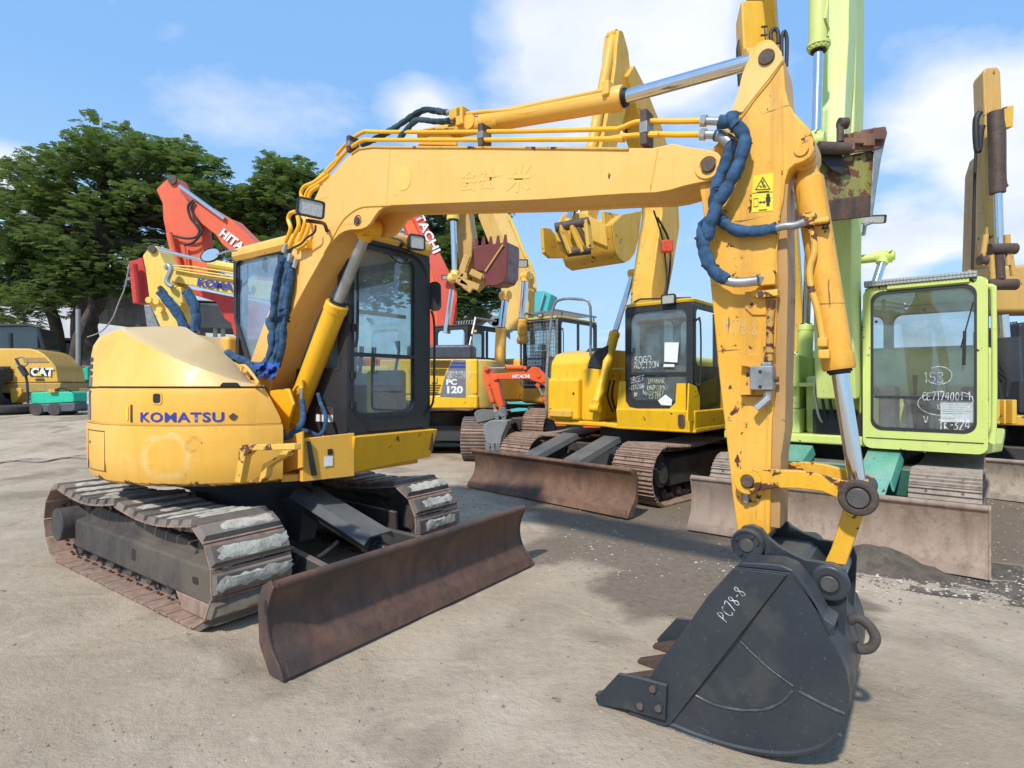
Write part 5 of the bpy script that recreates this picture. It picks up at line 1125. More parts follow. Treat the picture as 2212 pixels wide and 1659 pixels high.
# lip and teeth across the front edge
A = F.loc(F.xz(*z11(330,1085), YK)); Tp = F.loc(F.xz(*z11(85,1035), YK)); zc_ = max(.02, A[2])
m = MB(); m.box(F, A[0]-.02, A[0]+.14, YK+.01, YK+W-.01, zc_-.012, zc_+.016); m.build('lip', BUCKETB, bk, bevel=.004)
for k in range(4):
    yy = YK+.005+k*(W-.10)/3; m = MB(); tx, tz = Tp[0]+(.03 if k else 0), max(.012, Tp[2])
    m.hexa([F.w(tx,yy+.02,tz),F.w(A[0]+.08,yy,zc_-.02),F.w(A[0]+.08,yy+.085,zc_-.02),F.w(tx,yy+.065,tz), F.w(tx,yy+.02,tz+.012),F.w(A[0]+.06,yy,zc_+.085),F.w(A[0]+.06,yy+.085,zc_+.085),F.w(tx,yy+.065,tz+.012)])
    m.build('tooth', BUCKETB if k == 0 else PIN, bk, bevel=.004)
sc2 = [F.loc(F.xz(*q, YK)) for q in sc]; m = MB(); m.prism([F.w(x, YK+W, z) for x, y, z in sc2], F.l*.022); m.build('side_cutter', BUCKETB, bk, bevel=.004)
# ears carrying the pins
ear = [z10(560,960), z10(600,905), z10(680,895), z10(760,925), z10(820,1000), z10(900,1070), z10(1000,1130), z10(1150,1200), z10(1300,1225), z10(1400,1235), z10(1500,1290), z10(1530,1380), z10(1525,1500), z11(1860,700), z11(1900,900), z11(1895,1080), z11(1800,800), z11(1700,480), z11(1560,200), z11(1480,60), z11(1330,15), z11(1150,25), z10(600,1230), z10(560,1100)]
le = [F.loc(F.xz(*q, -.205)) for q in ear]
for yy in (-.205, .175):
    m = MB(); m.prism([F.w(x, yy, z) for x, y, z in le], F.l*.03); ee = m.build('ear', BUCKETB, bk, bevel=.005)
    if yy < 0:
        c = F.xz(*z10(655,1058), yy); m = MB(); m.cyl(c+F.l*.01, c-F.l*.035, .070, seg=36); m.build('pin_collar', BUCKETB, ee, bevel=.01); m = MB(); m.ring(c-F.l*.035, -F.l, .058, .066, .006, 36); m.build('collar_ring', BUCKETB, ee)
        pinhead(ee, c-F.l*.035, -F.l, .029, PIND, .006)
        for t in (60, 150, 240, 300, 20): 
            p = c-F.l*.036+(F.f*cos(radians(t))+Vector((0,0,1))*sin(radians(t)))*.048; m = MB(); m.cyl(p, p-F.l*.010, .0075, seg=6); m.build('bolt', BUCKETB, ee)
        c = F.xz(*z10(1372,1395), yy); m = MB(); m.cyl(c+F.l*.01, c-F.l*.032, .073, seg=36); m.build('pin_collar', BUCKETB, ee, bevel=.012); m = MB(); m.ring(c-F.l*.0325, -F.l, .034, .040, .004, 36); m.build('collar_ring', BLACKL, ee)
        pinhead(ee, c-F.l*.032, -F.l, .033, PIND, .008)
for q in (z10(655,1058), z10(1372,1395)):
    c = F.xz(*q, -.2); m = MB(); m.cyl(c, c+F.l*.40, .045, seg=24); m.build('pin', STEEL, bk)
m = MB(); L = [F.loc(F.xz(*q, -.205)) for q in (z10(600,1150), z10(760,1160), z10(960,1190), z10(1150,1260), z10(1250,1400), z10(1300,1500))]
m.loft([[F.w(x, -.18, z), F.w(x, .18, z), F.w(x+.01, .18, z-.03), F.w(x+.01, -.18, z-.03)] for x, y, z in L]); m.build('top_plate', BUCKETB, bk)
m = MB(); m.prism([F.xz(*q, YK-.002) for q in (z11(1140,25), z11(1400,40), z11(1500,80), z11(1620,230), z11(1720,420), z11(1800,470), z11(1770,520), z11(1750,560), z11(1640,330), z11(1520,170), z11(1460,100), z11(1250,76), z11(1090,60))], F.l*.14); m.build('shoulder', BUCKETB, bk, bevel=.008)
m = MB(); m.tube([F.xz(*q, 0) for q in (z11(1890,440), z11(1960,420), z11(2040,480), z11(2080,560), z11(2050,625), z11(1980,640), z11(1940,600))], .021, 12, sm=5); m.build('lifting_eye', FRAMEM, bk)
mm = MB(); a = F.xz(*z11(1035,450), YK-.0155); b = F.xz(*z11(1175,235), YK-.0155); xd_ = b-a; yd_ = F.l.cross(xd_).normalized(); yd_ = yd_ if yd_.z > 0 else -yd_
hand(mm, 'PC78-8', a, xd_, yd_, .046, .0032, fit=(b-a).length); mm.build('marker_writing', CHALK, bk)
# ---------------------------------------------------------------- the parked row behind
def secloft(F, root, secs, name, mat, bevel=.02, parent=None):
    """secs: (point on the machine's centre plane, width along l, thickness, direction angle of the section in the f-z plane)"""
    m = MB(); rings = []; n = len(secs)
    for i, (p, wd, th) in enumerate(secs):
        t = (secs[min(i+1, n-1)][0]-secs[max(i-1, 0)][0]).normalized(); b = F.l.cross(t).normalized()
        rings.append([p-F.l*wd/2-b*th/2, p+F.l*wd/2-b*th/2, p+F.l*wd/2+b*th/2, p-F.l*wd/2+b*th/2])
    m.loft(rings); return m.build(name, mat, parent or root, bevel=bevel)
def dprism(pl, d, off, name, mat, parent, bevel=.01, slope=0):
    """polygon seen in the photo, standing at depth d (slope: extra depth per photo unit to the right)"""
    u0 = pl[0][0]; m = MB(); m.prism([P(u, v, d+slope*(u-u0)) for u, v in pl], off); return m.build(name, mat, parent, bevel=bevel)
def tubep(pl, d, r, name, mat, parent, sm=0, seg=10):
    m = MB(); m.tube([P(u, v, d) for u, v in pl], r, seg, sm=sm); return m.build(name, mat, parent)
def digger_base(F, root, gauge, sw, xr, xf, r, shoe, inner, pitch=.19, seed=1, deck=True, z=.95, frame=FRAMEM):
    for s in (-1, 1):
        y0, y1 = sorted((s*gauge, s*(gauge-sw))); track(F, root, y0, y1, xr, xf, r, pitch, shoe, inner, seed=seed+s, frame=frame)
    m = MB(); m.box(F, xr*.55, xf*.55, -gauge+sw*.8, gauge-sw*.8, .30, .62); m.lathe(F.w(0,0,0), (0,0,1), [(0,.55),(.62,.55),(.62,z-.05),(0,z-.05)], 32); m.build('carbody', DARKP, root, bevel=.02)
    return z
# ---- yellow machine with the marker writing
F2u = Frame(2.03, 9.15, -.72, -.694); F2 = Frame(2.15, 9.1, -.645, -.764)
M2 = thing('excavator', 'bright yellow excavator with white marker writing on its cab window and a brown rusty blade', 'excavator', F2)
digger_base(F2u, M2, 1.36, .60, -1.45, 1.42, .37, SHOE_B, SHOE_IN, .155, 11, frame=FRAMEM)
b2 = blade(F2u, M2, 2.33, 1.40, .53, BLADE2, depth=.13)
for yy in (-.55, .22):
    m = MB(); a0 = F2u.w(1.05, yy, .78); a1 = F2u.w(1.95, yy, .52)
    m.loft([[a+F2u.l*y+Vector((0,0,z)) for y, z in ((-.17,-.07),(-.14,0),(.14,0),(.17,-.07),(.15,-.08),(.12,-.02),(-.12,-.02),(-.15,-.08))] for a in (a0, a1)]); m.build('cylinder_cover', COVER, M2)
    cylinder_(M2, F2u.w(1.0, yy, .68), F2u.w(1.85, yy, .46), F2u.w(2.06, yy, .38), .06, .04, DARKP, 'blade_cylinder', F2u.l)
for yy in (-.62, .55):
    m = MB(); m.prism([F2u.w(x, yy, z) for x, z in ((.8,.25),(.8,.5),(1.5,.4),(2.12,.42),(2.12,.15),(1.5,.18))], F2u.l*.08); m.build('push_arm', DARKP, M2, bevel=.01)
m = MB(); m.tube([F2u.w(1.1,-.4,.6), F2u.w(1.3,-.2,.38), F2u.w(1.5,0,.36), F2u.w(1.6,.05,.6)], .02, 8, sm=4); m.build('hose', RUBBER, M2)
m = MB(); m.prism([F2.w(x, y, .90) for x, y in ((1.22,1.28),(1.22,.16),(1.0,-.2),(1.0,-1.1),(.4,-1.3),(-.9,-1.3),(-1.5,-.8),(-1.5,.9),(-.9,1.3))], (0,0,.07)); m.build('deck_plate', Y_TWO, M2, bevel=.02)
m = MB(); m.hexa([F2.w(1.22,.14,.93),F2.w(1.22,1.27,.93),F2.w(-.5,1.29,.93),F2.w(-.5,.14,.93),F2.w(1.26,.14,1.19),F2.w(1.26,1.29,1.19),F2.w(-.5,1.32,1.19),F2.w(-.5,.14,1.19)]); m.build('cab_base', Y_TWO, M2, bevel=.02)
m = MB(); m.prism([F2.w(1.235+.0,1.10+a,1.06+b) for a, b in rrect(.09,.16,.03)], F2.f*.02); m.build('rust_patch', PIN, M2)
cab2 = cabin(F2, M2, -.42, 1.22, .27, 1.24, 1.19, 2.60, BLACKP, Y_TWO, GLASS, GLASSD, post=.07, split=.34, lower=.25, side_lower=.40)
m = MB(); fo = [F2.yz(u, v, 1.222) for u, v in (z12(1425,1295), z12(1465,1295), z12(1465,1430), z12(1490,1470), z12(1540,1480), z12(1760,1480), z12(1800,1440), z12(1808,1310), z12(1870,1310), z12(1870,1560), z12(1405,1500))]
m.prism(fo, F2.f*.015); m.build('lower_panel', Y_TWO, cab2)
m = MB(); m.prism([F2.xz(u, v, 1.25) for u, v in (z12(1880,1310), z12(1930,1330), z12(1950,1400), z12(1950,1500), z12(2120,1500), z12(2130,1580), z12(1870,1560))], F2.l*.02); m.build('door_panel', Y_TWO, cab2)
m = MB(); m.prism([F2.xz(u, v, 1.262) for u, v in (z12(1955,1310), z12(2070,1260), z12(2070,1440), z12(1955,1470))], F2.l*.006); m.build('side_window', GLASSD, cab2)
def wr(mb, s, q0, q1, h, x, w=.012, Fr=F2): a = Fr.yz(*q0, x); b = Fr.yz(*q1, x); hand(mb, s, a, b-a, Vector((0,0,1)), h, w, fit=(b-a).length)
m = MB(); wr(m, 'SOGO', z12(1522,1175), z12(1640,1165), .085, 1.232, .009); wr(m, 'AUCTION', z12(1520,1212), z12(1690,1200), .085, 1.232, .009); wr(m, 'SBCET', z12(1495,1310), z12(1590,1290), .075, 1.232, .006); wr(m, '-181Z00', z12(1485,1358), z12(1590,1335), .06, 1.232, .006); wr(m, '#', z12(1520,1400), z12(1550,1400), .07, 1.232, .010); wr(m, '9', z12(1560,1370), z12(1600,1370), .09, 1.232, .010); m.build('marker_writing', CHALK, cab2)
m = MB(); wr(m, 'IMAHAR', z12(1612,1310), z12(1730,1310), .065, 1.232, .006); wr(m, 'KMTPC189C-', z12(1608,1355), z12(1750,1352), .06, 1.232, .006); wr(m, '#01029007', z12(1580,1388), z12(1720,1388), .055, 1.232, .006); wr(m, 'C3-134', z12(1620,1412), z12(1700,1412), .045, 1.232, .006); m.build('marker_writing', CHALKY, cab2)
m = MB(); m.prism([F2.yz(*q, 1.228) for q in (z12(1725,1035), z12(1820,1035), z12(1810,1170), z12(1722,1165))], F2.f*.002); m.prism([F2.yz(*q, 1.228) for q in (z12(1720,1180), z12(1790,1182), z12(1790,1200), z12(1715,1200))], F2.f*.002); m.prism([F2.yz(*q, 1.228) for q in (z12(1680,1425), z12(1730,1385), z12(1775,1420), z12(1770,1460), z12(1700,1455))], F2.f*.002); m.build('paper_note', PAPER, cab2)
worklight(M2, F2.yz(*z12(1750,745), 1.28), F2.f, F2.l, .19, .13, .1)
m = MB(); m.tube([F2.yz(*z12(1520,765), 1.1), F2.yz(*z12(1560,745), 1.1), F2.yz(*z12(1700,740), 1.1), F2.yz(*z12(1900,735), 1.1)], .012, 8); m.build('roof_rail', RUBBER, cab2)
# left body, stepped boxes
m = MB(); m.box(F2, .35, 1.05, -1.22, -.62, .97, 1.62); m.build('tank_cover', Y_TWO, M2, bevel=.05)
m = MB(); m.loft([[F2.w(x, y, z) for x, z in ((.95,1.60),(.93,1.85),(.80,2.0),(.5,2.07),(-1.0,2.07),(-1.0,1.6))] for y in (-1.22, -.40)]); m.build('hood', Y_TWO, M2, bevel=.02)
m = MB(); m.box(F2, .30, .98, -.62, -.30, .97, 1.78); m.build('side_cover', Y_TWO, M2, bevel=.04)
m = MB(); m.box(F2, -1.5, .35, -1.25, 1.25, .97, 1.80); m.build('engine_cover', Y_TWO, M2, bevel=.12)
m = MB(); m.box(F2, 1.0, 1.09, -1.15, -.72, 1.02, 1.13); m.build('lamp_panel', Y_OLD, M2, bevel=.02)
pinhead(M2, F2.yz(*z12(1112,1378), 1.056), F2.f, .018, BLACKL, .006, name='panel_lock')
m = MB(); m.hexa([F2.w(.9,-.78,1.80),F2.w(.9,-.48,1.80),F2.w(.55,-.48,2.0),F2.w(.55,-.78,2.0),F2.w(.93,-.75,1.83),F2.w(.93,-.5,1.83),F2.w(.56,-.5,2.1),F2.w(.56,-.75,2.1)]); m.build('step_pad', RUBBER, M2, bevel=.01)
dprism([z12(1205,1205), z12(1225,1130), z12(1265,1090), z12(1350,1050), z12(1345,1100), z12(1310,1150), z12(1300,1215)], 7.75, Vector((.05,.3,0)), 'hose_cover', RUBBER, M2, .015)
m = MB(); m.tube([F2.w(.95,-1.24,.98), F2.w(1.07,-1.2,1.1), F2.w(1.07,-1.2,1.65), F2.w(1.0,-1.2,2.2), F2.w(.95,-1.15,2.75), F2.w(.93,-.98,2.86), F2.w(.92,-.62,2.82)], .022, 8, sm=4); m.tube([F2.w(.92,-.62,2.82), F2.w(.90,-.50,2.7), F2.w(.90,-.5,1.95)], .02, 8, sm=3); m.build('handrail', STEEL, M2)
def bpz(F_, L, y=0): return [F_.xz(u, v, y) for u, v in L]
bp2 = bpz(F2, [(1402,800),(1398,700),(1402,640),(1415,560),(1428,480),(1424,400),(1395,300),(1362,215),(1340,160)])
boom2 = secloft(F2, M2, list(zip(bp2, [.36]*9, [.30,.46,.55,.62,.66,.66,.58,.48,.30])), 'boom', Y_OLD)
ap2 = bpz(F2, [(1326,72),(1330,110),(1332,160),(1322,225),(1305,300),(1285,380),(1268,450),(1258,490)])
arm2 = secloft(F2, M2, list(zip(ap2, [.24]*8, [.12,.34,.46,.42,.36,.30,.26,.20])), 'arm', Y_OLD)
cylinder_(M2, F2.xz(1286,882,-.30), F2.xz(1328,719,-.28), F2.xz(1368,590,-.26), .078, .045, Y_TWO, 'boom_cylinder', F2.l)
m = MB(); m.tube(bpz(F2, [z12(1250,1465), z12(1290,1330), z12(1340,1290), z12(1370,1240)], -.45), .022, 8, sm=3); m.build('steel_pipe', Y_TWO, M2)
for k in range(3):
    m = MB(); m.tube(bpz(F2, [z12(1330+28*k,1290), z12(1310+30*k,1400), z12(1350+25*k,1500)], -.42+.12*k), .017, 8, sm=4); m.build('hose', RUBBER, M2)
cylinder_(M2, F2.xz(1345,95,.0)+F2.f*.28, F2.xz(1300,340,0)+F2.f*.28, F2.xz(1258,478,0)+F2.f*.1, .075, .042, Y_OLD, 'bucket_cylinder', F2.l)
for dy in (.06, -.06, .0):
    m = MB(); m.tube(bpz(F2, [(1348,300),(1362,240),(1372,180),(1362,155),(1350,170),(1345,200)], dy-.12), .022, 8, sm=4); m.build('hose', RUBBER, M2)
m = MB(); m.tube(bpz(F2, [(1345,262),(1350,280),(1365,288),(1378,272),(1380,240)], -.3), .02, 8, sm=4); m.build('hose', GALV, M2)
m = MB(); m.tube(bpz(F2, [(1420,470),(1445,520),(1447,580),(1437,650)], .22), .018, 8, sm=4); m.tube(bpz(F2, [(1412,455),(1432,520),(1440,600),(1434,640)], .26), .014, 8, sm=4); m.build('hose', RUBBER, boom2)
m = MB(); c = F2.xz(*z12(1740,390), .3); m.box(Frame(c.x, c.y, 1, 0, c.z), -.09, .09, -.05, .05, -.1, .1); m.build('red_bundle', REDD, boom2, bevel=.03)
# its bucket, hanging curled
sb = [z12(1330,245), z12(1400,175), z12(1530,150), z12(1518,250), z12(1508,340), z12(1480,440), z12(1450,480), z12(1415,500), z12(1375,470), z12(1350,400)]
sb = [(u+14, v) for u, v in sb]; pb = bpz(F2, sb, .55); bk2 = MB().prism(pb, -F2.l*.02).build('bucket', Y_OLD, M2, bevel=.008)
pw = -F2.l*.80; m = MB(); m.prism([p-F2.l*.02 for p in pb], pw, cap=False); m.build('wrapper', Y_OLD, bk2, ang=40); m = MB(); m.prism([p+pw for p in pb], -F2.l*.02); m.build('side_plate', Y_OLD, bk2, bevel=.008)
m = MB(); lp = [F2.loc(p) for p in pb]; c = sum((p for p in pb), Vector())/len(pb)
m.hexa([c-F2.l*.12+Vector((0,0,-.15)), c-F2.l*.16+Vector((0,0,-.15)), c-F2.l*.16+F2.f*.35+Vector((0,0,-.12)), c-F2.l*.12+F2.f*.35+Vector((0,0,-.12)), c-F2.l*.12+Vector((0,0,.35)), c-F2.l*.16+Vector((0,0,.35)), c-F2.l*.16+F2.f*.40+Vector((0,0,.3)), c-F2.l*.12+F2.f*.4+Vector((0,0,.3))])
for s in (.34, .62): m.prism([p-F2.l*s for p in bpz(F2, [z12(1190,200), z12(1240,210), z12(1350,380), z12(1330,420), z12(1240,420), z12(1200,380)], .5)], -F2.l*.05)
m.build('ear', Y_OLD, bk2, bevel=.008)
dd = 6.6
dprism([z12(1000,235), z12(1045,165), z12(1190,165), z12(1335,250), z12(1345,400), z12(1250,360), z12(1100,380), z12(1000,360), z12(984,300)], 6.85, Vector((.02,.15,0)), 'back_plate', Y_OLD, bk2, .02)
for a, b, r_ in ((z12(990,265), z12(1215,225), .055), (z12(1070,430), z12(1225,412), .055), (z12(1130,245), z12(1215,380), .035), (z12(1010,270), z12(1085,430), .035)):
    m = MB(); m.cyl(P(*a, dd), P(*b, dd), r_, seg=16); m.build('link', PIN, bk2)
for a, b in ((z12(1030,250), z12(1100,440)), (z12(1105,250), z12(1180,430)), (z12(1200,215), z12(1225,410))):
    m = MB(); m.bar(P(*a, dd-.02), P(*b, dd-.02), .05, .09, F2.l); m.build('link', Y_OLD, bk2, bevel=.01)
cylinder_(M2, P(*z12(1110,60), 6.9), P(*z12(1100,150), 6.8), P(*z12(1070,245), 6.65), .06, .035, Y_OLD, 'bucket_cylinder', F2.l)

# ---- lime green machine
F3 = Frame(4.27, 7.04, -.64, -.77)
M3 = thing('excavator', 'lime green excavator with a light bar on its cab and a pale rusty blade', 'excavator', F3)
digger_base(F3, M3, 1.16, .52, -1.5, 1.55, .36, SHOE_T, SHOE_T, .15, 21)
blade(F3, M3, 2.32, 1.20, .53, BLADE3, depth=.08, thick=.035)
for yy, sgn in ((-.42, 1), (.38, 1)):
    m = MB(); a0 = F3.w(1.20, yy, .86); a1 = F3.w(1.95, yy, .66)
    m.loft([[a+F3.l*y+Vector((0,0,z)) for y, z in ((-.17,-.10),(-.14,0),(.14,0),(.17,-.10),(.15,-.11),(.12,-.02),(-.12,-.02),(-.15,-.11))] for a in (a0, a1)])
    m.hexa([a1+F3.l*-.12+Vector((0,0,-.02)), a1+F3.l*.12+Vector((0,0,-.02)), a1+F3.l*.06+F3.f*.10+Vector((0,0,-.26)), a1+F3.l*-.06+F3.f*.10+Vector((0,0,-.26)), a1+F3.l*-.14, a1+F3.l*.14, a1+F3.l*.08+F3.f*.12+Vector((0,0,-.25)), a1+F3.l*-.08+F3.f*.12+Vector((0,0,-.25))])
    m.build('cylinder_cover', TEAL, M3, bevel=.01)
m = MB(); m.box(F3, .9, 1.35, -.7, .7, .42, .70); m.box(F3, 1.3, 2.2, -.62, -.5, .15, .42); m.box(F3, 1.3, 2.2, .55, .68, .15, .42); m.build('blade_frame', paint('dark_green_frame', (.03,.12,.085), (.05,.16,.12), grime=.5, dust=.7), M3, bevel=.02)
m = MB(); m.prism([F3.w(x, y, .88) for x, y in ((1.2,1.2),(1.2,.2),(1.2,-1.25),(-1.2,-1.35),(-1.8,-.7),(-1.8,.7),(-1.2,1.35),(.9,1.3))], (0,0,.10)); m.build('deck_plate', LIME, M3, bevel=.02)
m = MB(); m.box(F3, -1.7, .3, -1.3, 1.25, .98, 1.95); m.build('engine_cover', LIME, M3, bevel=.12)
for (a, b, y0, y1, zlo, zhi, nm) in ((.3,1.18,-1.25,-.42,.98,1.25,'tank_cover'), (.3,1.05,-1.22,-.45,1.25,1.86,'side_cover'), (1.05,1.30,-.95,-.55,1.22,1.27,'step'), (1.18,1.3,-.85,-.5,.92,1.02,'step')):
    m = MB(); m.box(F3, a, b, y0, y1, zlo, zhi); m.build(nm, LIME, M3, bevel=.015)
# cab
x1 = 1.30; outer = [F3.w(x1, .70+a, 1.69+b) for a, b in rrect(.99,1.62,.08,6)]
inner_ = [F3.w(x1, .695+a, 1.765+b) for a, b in rrect(.83,1.38,.10,6)]
m = MB(); m.box(F3, -.3, 1.24, .24, 1.16, .92, 1.0); cab3 = m.build('cab', LIME, M3, bevel=.02)
fw3 = winframe(cab3, F3, outer, inner_, None, -F3.f*.07, LIME, 'front_frame', GLASSM, 'windscreen', glz=.2)
m = MB(); m.box(F3, x1-.03, x1-.004, .31, 1.08, 1.385, 1.412); m.build('crossbar', DKGLASSRUB, fw3)
m = MB(); m.frame_prism([F3.w(x1+.004, .695+a, 1.765+b) for a, b in rrect(.84,1.39,.11,6)], [F3.w(x1+.004, .695+a, 1.765+b) for a, b in rrect(.80,1.35,.09,6)], -F3.f*.03); m.build('seal', DKGLASSRUB, fw3)
for yy, off, nm in ((.215, F3.l*.05, 'right_side'), (1.195, -F3.l*.05, 'left_side')):
    winframe(cab3, F3, [F3.w(.47+a, yy, 1.69+b) for a, b in rrect(1.64,1.62,.09,5)], [F3.w(.47+a, yy, 1.90+b) for a, b in rrect(1.40,1.06,.1,5)], None, off, LIME, nm, GLASS, 'side_window')
winframe(cab3, F3, [F3.w(-.35, .70+a, 1.69+b) for a, b in rrect(.96,1.62,.09,5)], [F3.w(-.35, .70+a, 1.86+b) for a, b in rrect(.84,1.06,.1,5)], None, F3.f*.05, LIME, 'rear_frame', GLASS, 'rear_window')
m = MB(); m.loft([[F3.w(.47+a, .70+b, 2.49+dz) for a, b in rrect(1.64-2*k,.98-2*k,.1,5)] for k, dz in ((0,-.02),(0,.02),(.04,.05),(.2,.06))]); m.build('roof', LIME, cab3)
m = MB(); m.tube([F3.w(1.305,.215+.97*t,.985) for t in (0.02,.5,.98)], .004, 6); m.build('panel_gap', BLACKL, cab3)
lb = MB(); lb.box(F3, 1.26, 1.34, .22, 1.12, 2.515, 2.575); lb = lb.build('light_bar', STEEL, M3, bevel=.006)
m = MB()
for k in range(30):
    for j in range(2): m.cyl(F3.w(1.341, .245+k*.0295, 2.531+j*.029), F3.w(1.348, .245+k*.0295, 2.531+j*.029), .0125, seg=8)
m.build('lamp_lens', LAMPG, lb)
m = MB(); m.box(F3, 1.29, 1.33, .42, 1.06, 2.478, 2.512); m.build('bracket', LIME, lb)
m = MB(); m.tube([F3.w(1.22,1.17,2.44), F3.w(1.24,1.22,2.42), F3.w(1.25,1.235,2.3), F3.w(1.25,1.235,1.1), F3.w(1.24,1.18,1.02)], .022, 10, sm=3); m.build('grab_handle', LIME, cab3)
Q3 = lambda q, x=1.31: F3.yz(*q, x)
m = MB(); m.tube([Q3(z14(1840,260), 1.315), Q3(z14(1780,480), 1.315), Q3(z14(1750,590), 1.315)], .006, 6); m.tube([Q3(z14(1778,470), 1.32), Q3(z14(1772,720), 1.32)], .013, 8); m.build('wiper', RUBBER, fw3)
def wr3(mb, s, a, b, h, w=.007): wr(mb, s, a, b, h, 1.2975, w, F3)
m = MB(); wr3(m, 'TK-324', z14(1590,1192), z14(1825,1195), .095, .009)
wr3(m, 'CE7174001-1', z14(1470,975), z14(1830,975), .075, .006); wr3(m, '153', z14(1480,850), z14(1640,850), .10, .005); wr3(m, 'V', z14(1480,1140), z14(1520,1140), .06, .006); wr3(m, 'X', z14(1575,1045), z14(1600,1045), .05, .005)
for cx_, cy_, rx, ry, t0, t1 in ((1590,795,95,65,-2.2,2.6), (1640,1000,205,90,1.4,4.6), (1700,980,140,70,-1.1,.9)):
    m.ribbon([F3.yz(*z14(cx_+rx*cos(t0+(t1-t0)*k/20), cy_+ry*sin(t0+(t1-t0)*k/20)), 1.2975) for k in range(21)], .005, F3.f)
m.build('marker_writing', CHALK, fw3)
m = MB(); m.prism([F3.yz(*q, 1.262) for q in (z14(1600,985), z14(1855,990), z14(1850,1140), z14(1603,1135))], F3.f*.002); m.prism([F3.yz(*q, 1.262) for q in (z14(1785,948), z14(1838,946), z14(1838,972), z14(1785,972))], F3.f*.002); pn = m.build('paper_note', PAPER, cab3)
m = MB()
for k in range(7): m.ribbon([F3.yz(*z14(1615,1010+k*16), 1.266), F3.yz(*z14(1830-30*(k % 3)-(120 if k > 4 else 0), 1012+k*16), 1.266)], .003, F3.f)
m.build('print', STEEL, pn)
m = MB(); m.box(F3, .1,.6,.48,.92,1.3,1.42); m.box(F3, .02,.14,.5,.9,1.42,1.95); m.build('seat', INTER, cab3, bevel=.03); m = MB(); m.box(F3, .2,.7,.27,.42,1.0,1.5); m.box(F3, .2,.7,.98,1.12,1.0,1.5); m.box(F3, .1,.5,.5,.9,1.0,1.3); m.build('console', INTER, cab3, bevel=.02)
for yy in (.62, .78): m = MB(); m.tube([F3.w(1.0,yy,1.0), F3.w(.95,yy,1.35), F3.w(1.0,yy,1.62)], [.014,.014,.022], 8); m.build('travel_lever', RUBBER, cab3)
pinhead(cab3, Q3(z14(1132,402), 1.30), F3.f, .014, BLACKL, .006, name='lock')
# boom, arm, cylinders and bucket
bp3 = bpz(F3, [(1812,860),(1811,780),(1810,700),(1810,600),(1812,480),(1817,330),(1822,180),(1825,40),(1826,-120),(1812,-260)])
boom3 = secloft(F3, M3, list(zip(bp3, [.36,.36,.35,.34,.33,.32,.31,.30,.29,.28], [.3,.42,.5,.54,.56,.54,.5,.46,.4,.3])), 'boom', LIME)
ap3 = bpz(F3, [(1815,-230),(1812,-120),(1812,0),(1808,120),(1800,230),(1795,330),(1790,350)], .05)
arm3 = secloft(F3, M3, list(zip(ap3, [.26]*7, [.2,.4,.42,.36,.3,.26,.24])), 'arm', paint('pale_lime_paint', (.60,.74,.24), (.64,.76,.32), grime=.3, dust=.2), .02)
o_ = F3.f*.38
cylinder_(M3, F3.xz(1790,-160,.02)+o_, F3.xz(1788,148,.02)+o_, F3.xz(1783,335,.02)+o_, .082, .040, LIME, 'bucket_cylinder', F3.l)
pc = F3.xz(1788,140,.02)+o_; m = MB(); 
for k in range(14): t = k*pi/7; m.cyl(pc+F3.f*cos(t)*.085+F3.l*sin(t)*.085-Vector((0,0,.0)), pc+F3.f*cos(t)*.085+F3.l*sin(t)*.085-Vector((0,0,.02)), .009, seg=6)
m.cyl(pc+Vector((0,0,.03)), pc, .098, seg=28); m.build('gland', LIME, M3)
m = MB(); m.tube([F3.xz(u, v, .18)+o_ for u, v in (z8(1480,0), z8(1475,180), z8(1462,280), z8(1482,350), z8(1480,400))], .011, 8, sm=4); m.build('steel_pipe', LIME, M3)
cylinder_(M3, F3.xz(1755,908,-.52)+F3.f*.5, F3.xz(1762,709,-.50)+F3.f*.5, F3.xz(1768,480,-.34)+F3.f*.4, .085, .045, LIME, 'boom_cylinder', F3.l)
cylinder_(M3, F3.w(.95,.10,1.12), F3.w(.95,.12,2.1), F3.w(.55,.30,2.95), .085, .045, LIME, 'boom_cylinder', F3.l)
m = MB(); c = F3.w(.55,.28,2.95); m.cyl(c-F3.l*.40, c+F3.l*.12, .05); m.build('cylinder_pin', LIME, boom3)
worklight(M3, P(1884,474,6.3), Vector((-.3,-.9,-.15)), Vector((1,0,0)), .26, .09, .12)
m = MB(); m.tube([P(1884,480,6.3), P(1868,486,6.3), P(1866,505,6.35), P(1835,508,6.5)], .018, 8); m.build('light_bracket', STEEL, M3)
m = MB(); m.box(F3, .55, 1.0, -.40, .16, .98, 1.62); m.build('boom_bracket', LIME, M3, bevel=.03)
m = MB(); m.box(F3, 1.0, 1.12, -.30, .12, .95, 1.25); m.prism([F3.yz(*q, 1.13) for q in (z14(760,1080), z14(1050,1080), z14(1060,1270), z14(800,1240), z14(755,1190))], F3.f*.01); m.build('access_opening', BLACKL, M3)
for k in range(3):
    m = MB(); m.tube([F3.w(1.14,-.26+.07*k,1.62), F3.w(1.17,-.27+.07*k,1.45), F3.w(1.16,-.24+.07*k,1.22), F3.w(1.1,-.2+.07*k,1.1)], .016, 8, sm=3); m.build('hose', RUBBER if k else GALV, M3)
m = MB(); m.box(F3, 1.0,1.16,-.72,.14,1.50,1.545); m.build('crossbar', LIME, M3, bevel=.01)
for (a, b) in ((z14(470,640), z14(640,560)), (z14(530,660), z14(650,520)), (z14(560,700), z14(650,580))):
    m = MB(); m.tube([F3.xz(*a, -.75)+F3.f*.2, F3.xz((a[0]+b[0])/2, a[1]+6, -.7)+F3.f*.2, F3.xz(*b, -.6)+F3.f*.2], .017, 8, sm=4); m.build('hose', RUBBER, M3)
RUSTP = LIME_D
d3 = 4.9; back = ray(1830, 400).normalized()*.75
